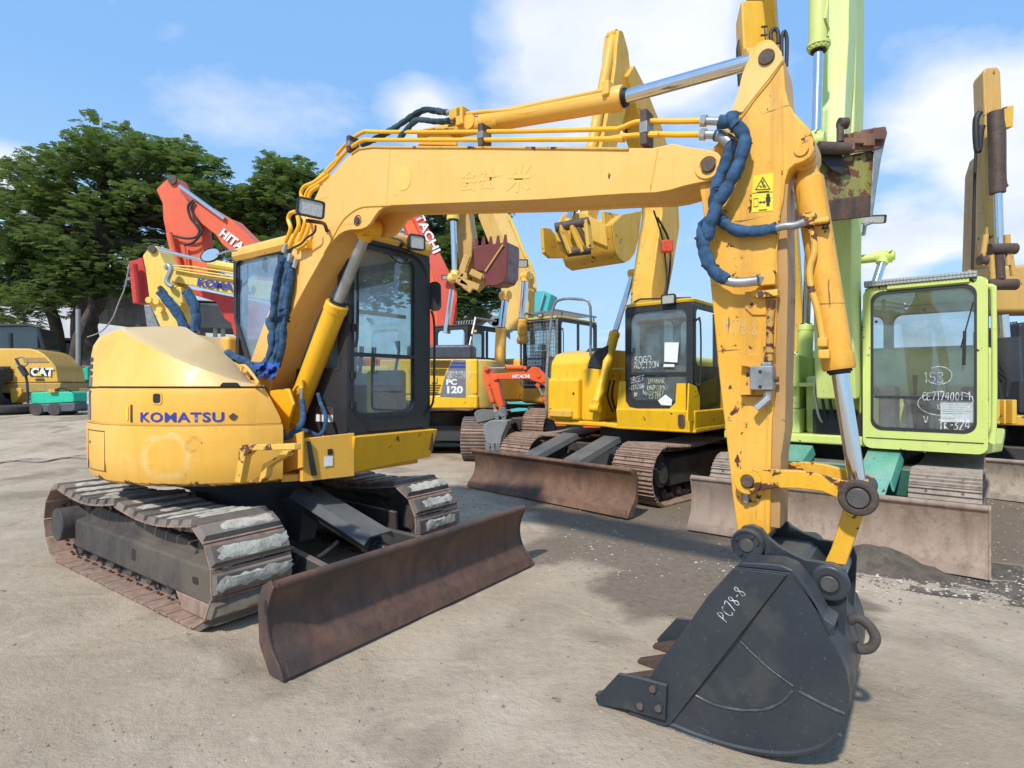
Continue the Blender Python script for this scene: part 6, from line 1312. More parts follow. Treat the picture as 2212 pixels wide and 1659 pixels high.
body3 = dprism([z8(1130,1080), z8(1400,1085), z8(1520,1100), z8(1735,1060), z8(1745,1380), z8(1710,1530), z8(1430,1560), z8(1200,1590), z8(1120,1500)], d3, back, 'bucket', RUSTP, M3, .02)
BRUST = rusty('bucket_lip_rust', [(.20,.09,.05), (.26,.14,.09), (.12,.06,.04)], scale=5)
dprism([z8(1515,945), z8(1640,930), z8(1650,915), z8(1820,890), z8(1832,935), z8(1800,1040), z8(1730,1062), z8(1600,1075), z8(1525,1105)], d3-.05, back*.15, 'lip', BRUST, body3, .01)
dprism([z8(1735,1062), z8(1832,935), z8(1790,1110), z8(1760,1300), z8(1730,1520), z8(1708,1532)], d3-.04, back*.3, 'side_plate', STEEL, body3, .006)
dprism([z8(1120,1500), z8(1300,1430), z8(1710,1370), z8(1712,1530), z8(1430,1562), z8(1180,1590)], d3-.06, back*.1, 'belly_plate', rusty('dark_scorched_rust', [(.07,.04,.03), (.12,.06,.04), (.04,.03,.025)], scale=5), body3, .01)
dprism([z8(1340,1050), z8(1500,1040), z8(1530,1150), z8(1520,1240), z8(1440,1200), z8(1350,1110)], d3-.07, back*.1, 'pin_bay', BLACKL, body3, .01)
for a, b, r_ in ((z8(1345,1040), z8(1560,1050), .05), (z8(1500,880), z8(1500,1000), .028), (z8(1490,870), z8(1550,870), .045)):
    m = MB(); m.cyl(P(*a, d3-.12), P(*b, d3-.12), r_, seg=16); m.build('link', PIN, body3)
m = MB()
for k in range(4): u, v = z8(1560+70*k, 985-14*k+(0 if k % 2 else 30)); m.box(Frame(*P(u, v, d3-.08).xy, 1, 0, P(u, v, 0).z+ray(u, v).z*(d3-.08)), -.045, .05, -.01, .03, -.05, .05)
m.build('tooth_adapter', BRUST, body3, bevel=.006)

# ---- yellow machine whose arm top shows over the foreground arm
F4 = Frame(4.1, 11.2, -.5, -.86)
M4 = thing('excavator', 'orange yellow excavator hidden behind the foreground arm, its arm rising past its top pin', 'excavator', F4)
digger_base(F4, M4, 1.3, .6, -1.7, 1.7, .42, SHOE, SHOE, .19, 31)
m = MB(); m.box(F4, -1.8, 1.2, -1.3, 1.2, .95, 2.1); m.build('engine_cover', Y_OLD, M4, bevel=.1)
cabin(F4, M4, -.2, 1.5, -.05, .95, 1.2, 2.85, BLACKP, Y_OLD, GLASS, GLASS)
bp4 = [P(1708,850,9.9), P(1712,720,9.9), P(1705,600,9.8), P(1690,400,9.4), P(1665,200,8.9), P(1650,60,8.4), P(1640,-60,8.0)]
secloft(F4, M4, list(zip(bp4, [.36]*7, [.4,.5,.5,.5,.45,.4,.3])), 'boom', Y_OLD)
dprism([z8(800,0), z8(960,0), z8(985,200), z8(995,300), z8(960,450), z8(900,470), z8(830,460), z8(812,300), z8(805,150)], 6.6, Vector((.1,.42,0)), 'arm', paint('amber_yellow_paint', (.80,.42,.02), (.84,.50,.08), grime=.25, dust=.1), M4, .03)
tubep([z8(800,290), z8(788,340), z8(790,430), z8(800,600)], 6.8, .035, 'hose', RUBBER, M4, 3)
m = MB(); m.cyl(P(*z8(825,390), 6.5), P(*z8(900,385), 6.5), .07); m.build('arm_pin', Y_MAIN, M4)
m = MB(); m.tube([P(*z8(945,190), 6.5), P(*z8(985,185), 6.5)], .012); m.tube([P(*z8(940,250), 6.5), P(*z8(985,245), 6.5)], .012); m.tube([P(*z8(965,180), 6.5), P(*z8(975,300), 6.5)], .008); m.build('pipe_clamp', PIN, M4)

# ---- tan machine at the right edge
F5 = Frame(8.2, 8.6, -.75, -.66)
M5 = thing('excavator', 'tan yellow excavator at the right edge with its thin arm raised beside the green cab', 'excavator', F5)
digger_base(F5, M5, 1.3, .6, -1.7, 1.7, .44, SHOE, SHOE_T, .19, 41)
m = MB(); m.box(F5, -1.8, 1.1, -1.25, 1.2, .98, 1.1); m.build('deck_plate', Y_OLD, M5, bevel=.02)
dprism([z14(1755,80), z14(1780,20), z14(1900,10), z14(2600,-60), z14(2700,330), z14(1990,335), z14(1990,160), z14(1900,90)], 7.9, Vector((.2,.5,0)), 'boom', Y_TAN, M5, .06)
dprism([z15(1352,430), z15(1365,395), z15(1440,388), z15(1458,420), z15(1466,620), z15(1478,1380), z15(1492,1480), z15(1385,1490), z15(1372,1380), z15(1362,700)], 7.4, Vector((.1,.3,0)), 'arm', Y_TAN, M5, .03)
dprism([z15(1330,900), z15(1372,890), z15(1395,1590), z15(1282,1590), z15(1300,1000)], 8.0, Vector((.1,.3,0)), 'boom_side', paint('brown_yellow_paint', (.48,.25,.05), None, dust=.1), M5, .02)
m = MB(); m.cyl(P(*z15(1425,660), 7.15), P(*z15(1437,1135), 7.15), .085); bcy = m.build('bucket_cylinder', PIN, M5); m = MB(); m.cyl(P(*z15(1440,1130), 7.15), P(*z15(1450,1440), 7.15), .045); m.build('rod', CHROME, bcy)
tubep([z15(1335,660), z15(1312,700), z15(1310,800), z15(1318,880), z15(1330,870), z15(1338,780), z15(1350,740)], 7.2, .035, 'hose', RUBBER, M5, 4)
tubep([z15(1315,800), z15(1305,1000), z15(1290,1580)], 7.6, .018, 'hose', RUBBER, M5, 2)
tubep([z15(1465,700), z15(1478,780), z15(1480,1050), z15(1495,1095)], 7.1, .02, 'steel_pipe', PIN, M5, 3)
dprism([z15(1472,630), z15(1535,615), z15(1530,745), z15(1485,750)], 7.2, Vector((0,.15,0)), 'bracket', Y_OLD, M5, .01)
for a, b, r_ in ((z15(1385,1465), z15(1540,1462), .07), (z15(1440,1500), z15(1450,1640), .06), (z15(1330,1530), z15(1370,1530), .06), (z15(1495,1380), z15(1500,1560), .03), (z15(1370,1380), z15(1345,1560), .03), (z15(1510,1480), z15(1530,1620), .03), (z15(1400,1490), z15(1410,1640), .03), (z14(1930,130), z14(2150,130), .07)):
    m = MB(); m.cyl(P(*a, 7.1), P(*b, 7.1), r_, seg=16); m.build('link', PIN if r_ > .04 else Y_TAN, M5)
m = MB(); m.cyl(P(*z18(625,470), 7.6), P(*z18(640,760), 7.6), .16); c5 = m.build('boom_cylinder', BLACKP, M5); m = MB(); m.cyl(P(*z18(610,320), 7.6), P(*z18(622,480), 7.6), .07); m.build('rod', CHROME, c5)
for a, b in ((z18(570,730), z18(590,980)), (z18(600,650), z18(640,860)), (z18(570,680), z18(660,800))): tubep([a, ((a[0]+b[0])/2+8, (a[1]+b[1])/2), b], 7.4, .02, 'hose', RUBBER, M5, 4)
for x0_, x1_ in ((570,600), (625,640), (680,710)): dprism([z18(x0_,880), z18(x1_,880), z18(x1_,1040), z18(x0_,1040)], 7.3, Vector((0,.5,0)), 'boom_bracket', Y_OLD, M5, .01)
dprism([z18(560,980), z18(900,990), z18(900,1060), z18(560,1045)], 7.5, Vector((0,.5,0)), 'front_beam', Y_OLD, M5, .02)
dprism([z18(720,370), z18(900,350), z18(900,1000), z18(725,980)], 8.0, Vector((.3,1.2,0)), 'cab', BLACKP, M5, .05)
dprism([z18(640,370), z18(715,360), z18(720,650), z18(670,650)], 8.4, Vector((0,.05,0)), 'cab_window', GLASS, M5, .01)
blade(Frame(7.2, 7.6, -.75, -.66), M5, .6, 1.3, .5, SHOE_T)

# ---- rear of the next machine, grilles and number decal
F6 = Frame(-1.55, 13.3, .10, .995)
M6 = thing('excavator', 'yellow excavator seen from behind with grilles and a grey number decal on its rear', 'excavator', F6)
digger_base(F6, M6, 1.35, .6, -1.6, 1.6, .42, SHOE, SHOE_IN, .19, 51)
xb = -1.35
m = MB(); m.hexa([F6.w(xb,-.98,1.02),F6.w(.4,-1.25,1.02),F6.w(.4,1.25,1.02),F6.w(xb,1.1,1.02),F6.w(xb,-.98,1.30),F6.w(.4,-1.25,1.3),F6.w(.4,1.25,1.3),F6.w(xb,1.1,1.3)]); m.build('counterweight', Y_TWO, M6, bevel=.04)
m = MB(); m.box(F6, xb+.02, .4, -.98, 1.1, 1.31, 2.05); eng = m.build('engine_cover', Y_TWO, M6, bevel=.04)
m = MB(); m.lathe(F6.w(xb+.62,-.70,1.03), (0,0,1), [(.0,0),(.60,0),(.62,.05),(.62,.98),(.5,1.02),(0,1.02)], 24); m.build('corner_panel', Y_PALE, M6)
G6 = lambda q: F6.yz(*q, xb-.004)
def pr6(L, mat, name, par, e=.004): m = MB(); m.prism([F6.yz(*q, xb+.018) for q in L], -F6.f*(e+.02)); return m.build(name, mat, par)
dec = pr6([z19(220,1085), z19(250,940), z19(280,850), z19(320,760), z19(360,680), z19(500,685), z19(498,1098)], GREY_DEC, 'model_decal', eng)
for a, b in ((705,728), (742,768)): m = MB(); m.prism([F6.yz(*q, xb-.008) for q in (z19(345-(a-705)*.5,a), z19(496,a+4), z19(496,b+2), z19(332-(a-705)*.5,b))], -F6.f*.003); m.build('stripe', BLUEL, dec)
def t6(s, q, h, bold=.04, sx=1.0): a = F6.yz(*q, xb-.012); return text(s, a, -F6.l, (0,0,1), h, WHITE, dec, bold, sx=sx)
t6('PC', z19(283,953), .155, .05, 1.2); t6('120', z19(275,1045), .195, .05, 1.25)
for k, s in enumerate(('作業前後点検エレメント', '内部エアーで吹いて', '清掃してください')): t6(s, z19(288,828+k*28), .058, .0, 1.0)
for a, b, c_ in ((685,755,(108,340)), (780,840,(108,290)), (955,1062,(100,225))):
    n = 5 if b-a > 65 else 4
    for k in range(n): v = a+(b-a)*k/(n-1); pr6([z19(c_[0],v), z19(c_[1]-(v-a)*.4,v), z19(c_[1]-(v-a)*.4,v+6), z19(c_[0],v+6)], BLACKL, 'grille_slot', eng, .0)
pr6([z19(120,870), z19(185,870), z19(185,930), z19(120,930)], Y_OLD, 'latch_panel', eng, .01)
m = MB(); m.box(F6, xb+.1, xb+.7, -.85, .55, 2.05, 2.35); m.build('air_box', paint('blue_black_box', (.03,.04,.06), None, dust=.3), M6, bevel=.06)
m = MB(); m.prism([P(*q, 11.3) for q in (z19(590,1270), z19(620,1235), z19(700,1222), z19(800,1240), z19(830,1290), z19(800,1330), z19(625,1372))], (0,.05,0)); m.build('blade', paint('grey_green_plate', (.16,.18,.17), None, dust=.3, grime=.3), M6)

# ---- machine with the mesh guard and the maroon bucket
F7 = Frame(1.05, 15.9, -.62, -.785)
M7 = thing('excavator', 'yellow excavator with wire mesh over its cab front and a maroon bucket held high', 'excavator', F7)
digger_base(F7, M7, 1.5, .65, -2.0, 2.0, .46, SHOE_B, SHOE_IN, .19, 61)
m = MB(); m.box(F7, -2.2, .4, -1.4, 1.35, 1.05, 2.25); m.build('engine_cover', Y_MAIN, M7, bevel=.1)
m = MB(); m.box(F7, .3, 1.75, .3, 1.5, 1.05, 1.45); m.build('cab_base', Y_MAIN, M7, bevel=.1); m = MB(); m.box(F7, .3, 1.5, -1.45, -.6, 1.05, 2.05); m.build('side_cover', Y_MAIN, M7, bevel=.08)
cab7 = cabin(F7, M7, -.1, 1.7, .35, 1.42, 1.45, 3.12, BLACKP, Y_PALE, GLASS, GLASS)
m = MB()
for k in range(12): y = .35+1.07*k/11; m.tube([F7.w(1.78,y,1.5), F7.w(1.78,y,3.05)], .006, 5)
for k in range(18): z = 1.5+1.55*k/17; m.tube([F7.w(1.78,.35,z), F7.w(1.78,1.42,z)], .005, 5)
m.tube([F7.w(1.78,.35,1.5), F7.w(1.78,1.42,1.5), F7.w(1.78,1.42,3.05), F7.w(1.78,.35,3.05), F7.w(1.78,.35,1.5)], .025, 6); m.build('mesh_guard', STEEL, M7)
m = MB()
for k in range(9): x = .1+1.6*k/8; m.bar(F7.w(x,.42,3.28), F7.w(x,1.4,3.28), .04, .03, F7.f)
m.bar(F7.w(-.1,.4,3.28), F7.w(1.9,.4,3.28), .03, .04, F7.l); m.bar(F7.w(-.1,1.4,3.28), F7.w(1.9,1.4,3.28), .03, .04, F7.l)
for x in (0, 1.5): m.bar(F7.w(x,.42,3.1), F7.w(x,.42,3.3), .03, .03, F7.l); m.bar(F7.w(x,1.38,3.1), F7.w(x,1.38,3.3), .03, .03, F7.l)
m.build('roof_guard', STEEL, M7); worklight(M7, F7.w(1.72,.9,3.2), F7.f, F7.l, .14, .08, .06)
near7 = [z12(570,60), z12(640,60), z12(685,200), z12(740,330), z12(800,470), z12(840,600), z12(856,700), z12(850,950), z12(725,950), z12(735,760), z12(728,620), z12(700,480), z12(640,330), z12(575,170)]
b7 = dprism(near7, 14.6, -F7.l*.52, 'boom', paint('pale_worn_yellow', (.74,.47,.12), (.78,.54,.2), grime=.35, dust=.1), M7, .02)
m = MB()
for k in (0, 1): m.tube([P(u+3*k, v, 14.5) for u, v in (z12(670,180), z12(715,280), z12(780,440), z12(835,560), z12(850,700))], .025, 6, sm=3)
m.build('steel_pipe', Y_PALE, b7)
cylinder_(M7, P(*z12(770,1020), 14.2), P(*z12(768,880), 14.2), P(*z12(790,590), 14.2), .12, .085, Y_MAIN, 'boom_cylinder', F7.l)
cylinder_(M7, P(*z12(612,1240), 13.6), P(*z12(628,940), 13.6), P(*z12(655,720), 13.8), .13, .085, Y_MAIN, 'boom_cylinder', F7.l)
worklight(M7, P(*z12(772,505), 14.2), Vector((-.3,-.9,-.2)), Vector((1,0,0)), .26, .2, .12)
b8 = dprism([z12(275,60), z12(400,60), z12(415,200), z12(435,330), z12(432,450), z12(400,560), z12(350,600), z12(330,400), z12(330,180)], 12.2, Vector((.1,.4,0)), 'arm', Y_TAN, M7, .03)
cylinder_(M7, P(*z12(305,60), 12.0), P(*z12(305,215), 12.0), P(*z12(318,600), 12.0), .13, .07, Y_PALE, 'bucket_cylinder', F7.l)
m = MB(); m.prism([P(*q, 11.9) for q in (z12(440,395), z12(475,385), z12(670,360), z12(672,420), z12(665,590), z12(640,635), z12(590,655), z12(520,655), z12(505,560), z12(445,550))], Vector((.25,.9,.1))); bk7 = m.build('bucket', MAROON, M7, bevel=.02)
m = MB()
for k in range(5):
    u, v = z12(455+49*k, 385-6*k); m.hexa([P(u-4, v+2, 11.9), P(u+6, v+2, 11.9), P(u+6, v+2, 12.2), P(u-4, v+2, 12.2), P(u-1, v-16, 11.9), P(u+4, v-16, 11.9), P(u+4, v-16, 12.05), P(u-1, v-16, 12.05)])
m.build('tooth', MAROON, bk7)
m = MB(); m.tube([P(*z12(640,380), 11.88), P(*z12(520,560), 11.88)], .02); m.build('weld_bead', Y_TAN, bk7)
for a, b in ((z12(300,600), z12(400,590)), (z12(400,450), z12(350,600)), (z12(420,560), z12(500,600)), (z12(350,620), z12(480,670)), (z12(330,610), z12(430,690))):
    m = MB(); m.bar(P(*a, 11.85), P(*b, 11.85), .10, .14, Vector((0,1,0))); m.build('link', Y_TAN, bk7, bevel=.02)
dprism([z12(420,550), z12(520,565), z12(520,640), z12(470,690), z12(440,650)], 11.95, Vector((0,.3,0)), 'ear', Y_TAN, bk7, .02)

# ---- small orange machine
F8 = Frame(2.15, 11.3, -.8, -.6)
M8 = thing('mini_excavator', 'small orange mini excavator with grey bucket between the parked yellow machines', 'mini excavator', F8)
D8 = 10.6
bm8 = dprism([z19(800,845), z19(840,830), z19(920,828), z19(1090,810), z19(1190,795), z19(1230,755), z19(1280,760), z19(1340,820), z19(1400,880), z19(1475,1000), z19(1475,1110), z19(1420,1040), z19(1350,950), z19(1270,920), z19(1200,895), z19(930,895), z19(850,898), z19(805,890)], D8, Vector((.05,.18,0)), 'boom', ORANGE, M8, .012)
text('HITACHI', P(*z19(1012,882), D8-.012), (1,0,.02), (0,0,1), .085*D8/9.3*.9, WHITE, bm8, .05, sx=.95)
a8 = dprism([z19(680,810), z19(700,765), z19(750,765), z19(790,820), z19(840,860), z19(870,980), z19(915,1190), z19(855,1210), z19(830,1160), z19(790,1010), z19(720,960), z19(690,900)], D8+.02, Vector((.05,.14,0)), 'arm', ORANGE, M8, .012)
cylinder_(M8, P(*z19(1150,768), D8), P(*z19(945,768), D8), P(*z19(725,775), D8), .045, .022, ORANGE, 'arm_cylinder', Vector((0,1,0)))
cylinder_(M8, P(*z19(735,950), D8-.02), P(*z19(800,1150), D8-.02), P(*z19(830,1250), D8-.02), .045, .024, ORANGE, 'bucket_cylinder', Vector((0,1,0)))
cylinder_(M8, P(*z19(1500,1370), D8-.05), P(*z19(1355,1085), D8-.05), P(*z19(1290,960), D8), .045, .022, ORANGE, 'boom_cylinder', Vector((0,1,0)))
dprism([z19(860,1210), z19(918,1195), z19(945,1290), z19(900,1330), z19(870,1280)], D8, Vector((.03,.1,0)), 'arm_end', STEEL, M8, .008)
bk8 = dprism([z19(695,1400), z19(760,1350), z19(850,1345), z19(960,1345), z19(965,1370), z19(900,1520), z19(885,1600), z19(880,1645), z19(735,1635), z19(710,1540), z19(690,1450)], D8-.15, Vector((.08,.32,0)), 'bucket', paint('grey_bucket_paint', (.20,.22,.23), (.25,.27,.27), grime=.3, dust=.3), M8, .02)
m = MB()
for k in range(3): u, v = z19(745+50*k, 1640); m.hexa([P(u-5,v+8,D8-.2), P(u+5,v+8,D8-.2), P(u+5,v+8,D8-.15), P(u-5,v+8,D8-.15), P(u-7,v-8,D8-.2), P(u+7,v-8,D8-.2), P(u+7,v-8,D8-.1), P(u-7,v-8,D8-.1)])
m.build('tooth', STEEL, bk8)
for a, b in ((z19(830,1250), z19(930,1310)), (z19(820,1240), z19(850,1340)), (z19(930,1300), z19(910,1350))):
    m = MB(); m.bar(P(*a, D8-.08), P(*b, D8-.08), .05, .07, Vector((0,1,0))); m.build('link', STEEL, bk8, bevel=.008)
for q in (z19(725,775), z19(825,875), z19(730,940), z19(1300,850), z19(1355,900)):
    m = MB(); c = P(*q, D8-.02); m.cyl(c, c+Vector((0,.25,0)), .045, seg=14); m.build('pin', ORANGE, M8)
for s in (-1, 1): track(F8, M8, *sorted((s*.62, s*.35)), -.7, .7, .22, .12, SHOE, SHOE, seed=70+s, detail=False)
m = MB(); m.box(F8, -.75, .55, -.55, .55, .52, 1.15); m.build('body', ORANGE, M8, bevel=.06); m = MB(); m.box(F8, -.5,-.1,-.2,.2,1.15,1.55); m.build('seat', SEATM, M8, bevel=.04)
dprism([z19(1490,1350), z19(1600,1350), z19(1610,1410), z19(1500,1415)], 10.2, Vector((0,.3,0)), 'swing_bracket', ORANGE, M8, .01)

# ---- red and orange machines beyond the foreground cab
F9 = Frame(-5.2, 16.5, -.85, -.5)
M9 = thing('excavator', 'orange red excavator with folded arm raised in front of the big tree', 'excavator', F9)
digger_base(F9, M9, 1.4, .6, -1.9, 1.9, .45, SHOE, SHOE, .2, 81)
m = MB(); m.box(F9, -2, .8, -1.4, .2, 1.05, 2.3); m.build('engine_cover', ORANGE, M9, bevel=.1); cabin(F9, M9, -.3, 1.4, .3, 1.3, 1.1, 2.9, BLACKP, ORANGE, GLASS, GLASS)
D9 = 14.5
dprism([z1(1000,612), z1(1040,570), z1(1085,532), z1(1120,535), z1(1145,590), z1(1160,630), z1(1215,705), z1(1250,780), z1(1285,840), z1(1295,940), z1(1315,1040), z1(1340,1180), z1(1140,1180), z1(1110,1060), z1(1065,900), z1(1045,800), z1(1040,700)], D9, Vector((.1,.35,0)), 'arm', ORANGE_F, M9, .02)
bm9 = dprism([z1(1225,720), z1(1250,695), z1(1300,705), z1(1440,790), z1(1480,800), z1(1620,940), z1(1900,1150), z1(2150,1400), z1(2100,1600), z1(1850,1400), z1(1520,1045), z1(1420,960), z1(1380,900), z1(1290,830), z1(1245,770)], D9-.1, Vector((.1,.4,0)), 'boom', ORANGE_F, M9, .02)
text('HITACHI', P(*z1(1400,900), D9-.13), (P(*z1(1530,1000), D9)-P(*z1(1400,900), D9)), (0,0,1), .30, WHITE, bm9, .04, sx=1.0)
tubep([z1(1150,590), z1(1440,800)], D9-.15, .05, 'arm_rod', CHROME, M9); tubep([z1(1300,720), z1(1700,1020)], D9+.15, .09, 'arm_cylinder', ORANGE_F, M9)
tubep([z1(1240,680), z1(1205,720), z1(1225,800), z1(1275,860), z1(1265,910), z1(1200,925), z1(1100,905)], D9-.12, .03, 'hose', RUBBER, M9, 4); tubep([z1(1245,690), z1(1225,740), z1(1285,850), z1(1290,890), z1(1240,950), z1(1180,965)], D9-.15, .03, 'hose', RUBBER, M9, 4)
tubep([z1(1085,890), z1(1110,1000), z1(1150,1110)], D9-.15, .08, 'bucket_cylinder', ORANGE_F, M9); tubep([z1(1180,965), z1(1195,1100)], D9-.12, .035, 'steel_pipe', ORANGE_F, M9)
m = MB(); c = P(*z1(1108,552), D9-.02); m.cyl(c, c-Vector((0,.05,0)), .11, seg=16); m.build('pin', PIN, M9)
F10 = Frame(-2.1, 17.5, -.3, -.95)
M10 = thing('excavator', 'bright red excavator with lettered boom sloping down behind the foreground cab', 'excavator', F10)
digger_base(F10, M10, 1.4, .6, -1.9, 1.9, .45, SHOE, SHOE, .2, 91)
m = MB(); m.box(F10, -2, .8, -1.4, .1, 1.05, 2.3); m.build('engine_cover', RED, M10, bevel=.1)
D10 = 15.0
near10 = [z5(1600,380), z5(1700,380), z5(1760,480), z5(1850,700), z5(1950,900), z5(2030,1060), z5(2075,1200), z5(2080,1400), z5(2060,1600), z5(2020,1850), z5(1860,1850), z5(1880,1500), z5(1880,1300), z5(1860,1150), z5(1820,980), z5(1700,600)]
b10 = dprism(near10, D10, Vector((-.42,.30,0)), 'boom', paint('bright_red_paint', (.66,.09,.05), (.68,.12,.08), grime=.2, dust=.1), M10, .015)  # boom in a lighter red than the body
dprism([z5(1520,470), z5(1600,430), z5(1700,640), z5(1820,980), z5(1860,1150), z5(1885,1350), z5(1880,1800), z5(1840,1800), z5(1845,1500), z5(1800,1160), z5(1740,1000), z5(1640,760)], D10-.01, Vector((-.05,.3,0)), 'boom_underside', ORANGE, b10, .01)
text('HITACHI', P(*z5(1590,310), D10-.03), P(*z5(1790,720), D10)-P(*z5(1590,310), D10), Vector((.9,0,.45)), .30, WHITE, b10, .03, sx=1.25)
tubep([z5(2020,1180), z5(1960,1620)], D10-.3, .07, 'boom_rod', CHROME, M10)
worklight(M10, P(*z5(1965,1055), D10-.2), Vector((-.3,-.9,-.3)), Vector((1,0,0)), .24, .12, .1)
c10 = Frame(-1.0, 15.6, -.55, -.83); cabx = cabin(c10, M10, -.6, 1.1, -.5, .6, 1.55, 3.0, BLACKP, BLACKP, GLASSD, GLASS)
m = MB()
for k in range(14): m.tube([c10.w(1.12,-.5+1.1*k/13,2.25), c10.w(.8,-.5+1.1*k/13,3.15)], .008, 4)
for k in range(10): m.tube([c10.w(1.12-.32*k/9,-.5,2.25+.9*k/9), c10.w(1.12-.32*k/9,.6,2.25+.9*k/9)], .008, 4)
m.tube([c10.w(1.14,-.52,2.2), c10.w(.8,-.52,3.2), c10.w(-.1,-.52,3.2)], .03, 6); m.tube([c10.w(1.14,.62,2.2), c10.w(.8,.62,3.2), c10.w(-.1,.62,3.2)], .03, 6); m.build('mesh_guard', STEEL, cabx)
F12 = Frame(-7.0, 17.0, -.6, -.8)
M12 = thing('excavator', 'dark red excavator low behind the pale yellow arm with blue-sleeved hoses', 'excavator', F12)
digger_base(F12, M12, 1.4, .6, -1.9, 1.9, .45, SHOE, SHOE, .2, 95)
m = MB(); m.box(F12, -1.6, .6, -1.4, 1.3, 1.05, 1.9); m.build('engine_cover', RED, M12, bevel=.1)
D12 = 15.5
dprism([z1(825,1072), z1(870,1060), z1(910,1045), z1(930,1140), z1(950,1340), z1(905,1345), z1(870,1345), z1(840,1180)], D12, Vector((.1,.35,0)), 'arm', RED, M12, .02)
tubep([z1(855,1090), z1(880,1340)], D12-.2, .1, 'bucket_cylinder', RED, M12)
dprism([z1(1170,1240), z1(1300,1260), z1(1500,1300), z1(1800,1360), z1(1800,1600), z1(1500,1550), z1(1480,1470), z1(1440,1440), z1(1380,1330), z1(1250,1290)], D12-.3, Vector((.1,.4,0)), 'boom', RED, M12, .02)
dprism([z1(920,1350), z1(960,1350), z1(1010,1480), z1(1020,1500), z1(940,1490)], D12-.3, Vector((0,.4,0)), 'bucket', STEEL, M12, .02)

# ---- second yellow machine with blue sleeves, lettered boom
F11 = Frame(-4.4, 12.2, -.9, -.43)
M11 = thing('excavator', 'pale yellow excavator with blue boom lettering and sleeved hoses, just behind the foreground hood', 'excavator', F11)
digger_base(F11, M11, 1.2, .5, -1.5, 1.5, .36, SHOE, SHOE, .18, 97)
m = MB(); m.box(F11, -1.6, .4, -1.1, 1.1, .9, 1.9); m.build('engine_cover', Y_PALE, M11, bevel=.1)
D11 = 11.0
a11 = dprism([z1(912,1035), z1(940,1000), z1(975,968), z1(1005,975), z1(1020,1010), z1(1040,1060), z1(1075,1110), z1(1110,1200), z1(1165,1250), z1(1180,1340), z1(1160,1400), z1(1200,1530), z1(1280,1640), z1(1100,1640), z1(1020,1480), z1(960,1350), z1(945,1230), z1(930,1120)], D11, Vector((.1,.3,0)), 'arm', Y_PALE, M11, .02)
b11 = dprism([z1(1062,1165), z1(1085,1135), z1(1130,1130), z1(1300,1150), z1(1520,1180), z1(1760,1200), z1(1900,1260), z1(2000,1420), z1(1900,1560), z1(1760,1330), z1(1510,1290), z1(1300,1245), z1(1100,1200)], D11-.1, Vector((.1,.35,0)), 'boom', Y_PALE, M11, .02)
text('KOMATSU', P(*z1(1260,1225), D11-.13), P(*z1(1510,1262), D11)-P(*z1(1260,1225), D11), (0,0,1), .20, BLUEL, b11, .05, sx=1.15)
tubep([z1(1020,1000), z1(1300,1065)], D11-.1, .035, 'arm_rod', CHROME, M11); tubep([z1(1340,1085), z1(1700,1150)], D11-.1, .085, 'arm_cylinder', Y_PALE, M11)
for dy in (0, 22, 40): tubep([z1(1110,1100+dy*.6), z1(1220,1105+dy), z1(1520,1150+dy)], D11-.15, .017, 'steel_pipe', Y_PALE, b11)
for L in ([z1(1030,1265), z1(1080,1330), z1(1140,1410), z1(1190,1510)], [z1(1195,1265), z1(1240,1340), z1(1255,1420), z1(1250,1520)]):
    m = MB(); m.tube([P(u, v, D11-.45) for u, v in L], .085, 12, sm=5, jit=.35); m.build('hose', BLUECL, M11)
dprism([z1(1085,1235), z1(1160,1235), z1(1175,1340), z1(1130,1400), z1(1085,1340)], D11-.2, Vector((0,.2,0)), 'hose_guard', Y_PALE, M11, .02)
tubep([z1(1030,1260), z1(1045,1250)], D11-.45, .08, 'hose_fitting', PIN, M11); dprism([z1(1195,1520), z1(1280,1515), z1(1285,1545), z1(1200,1545)], D11-.5, Vector((0,.2,0)), 'clamp', PIN, M11)
for a in (z1(1060,1120),): tubep([a, z1(1080,1100), z1(1095,1130), z1(1070,1200), z1(1105,1235)], D11-.3, .05, 'hose', GALV, M11, 4)
m = MB(); c = P(*z1(978,995), D11-.02); m.cyl(c, c-Vector((0,.04,0)), .075, seg=16); m.build('pin', PIN, a11)
for q in (z1(963,1322), z1(1030,1385), z1(1010,1330)): m = MB(); c = P(*q, D11-.06); m.cyl(c, c-Vector((0,.06,0)), .06, seg=12); m.build('pipe_clamp', Y_PALE, a11)
# tan arm top lost in the tree
M13 = thing('excavator', 'faded tan excavator arm partly hidden by leaves beside the work lamp', 'excavator', None, (-9.6, 25.5, 0))
dprism([z5(180,180), z5(280,80), z5(340,100), z5(410,220), z5(420,330), z5(400,460), z5(200,430), z5(160,300)], 24.6, Vector((.1,.4,0)), 'arm', Y_TAN, M13, .03)
secloft(Frame(-9.6, 25.5, -1, 0), M13, [(P(*z5(380,420), 25.2), .5, .8), (P(*z5(520,900), 25.4), .5, 1.0), (Vector((-8.6,25.5,.8)), .6, 1.0)], 'boom', Y_TAN)
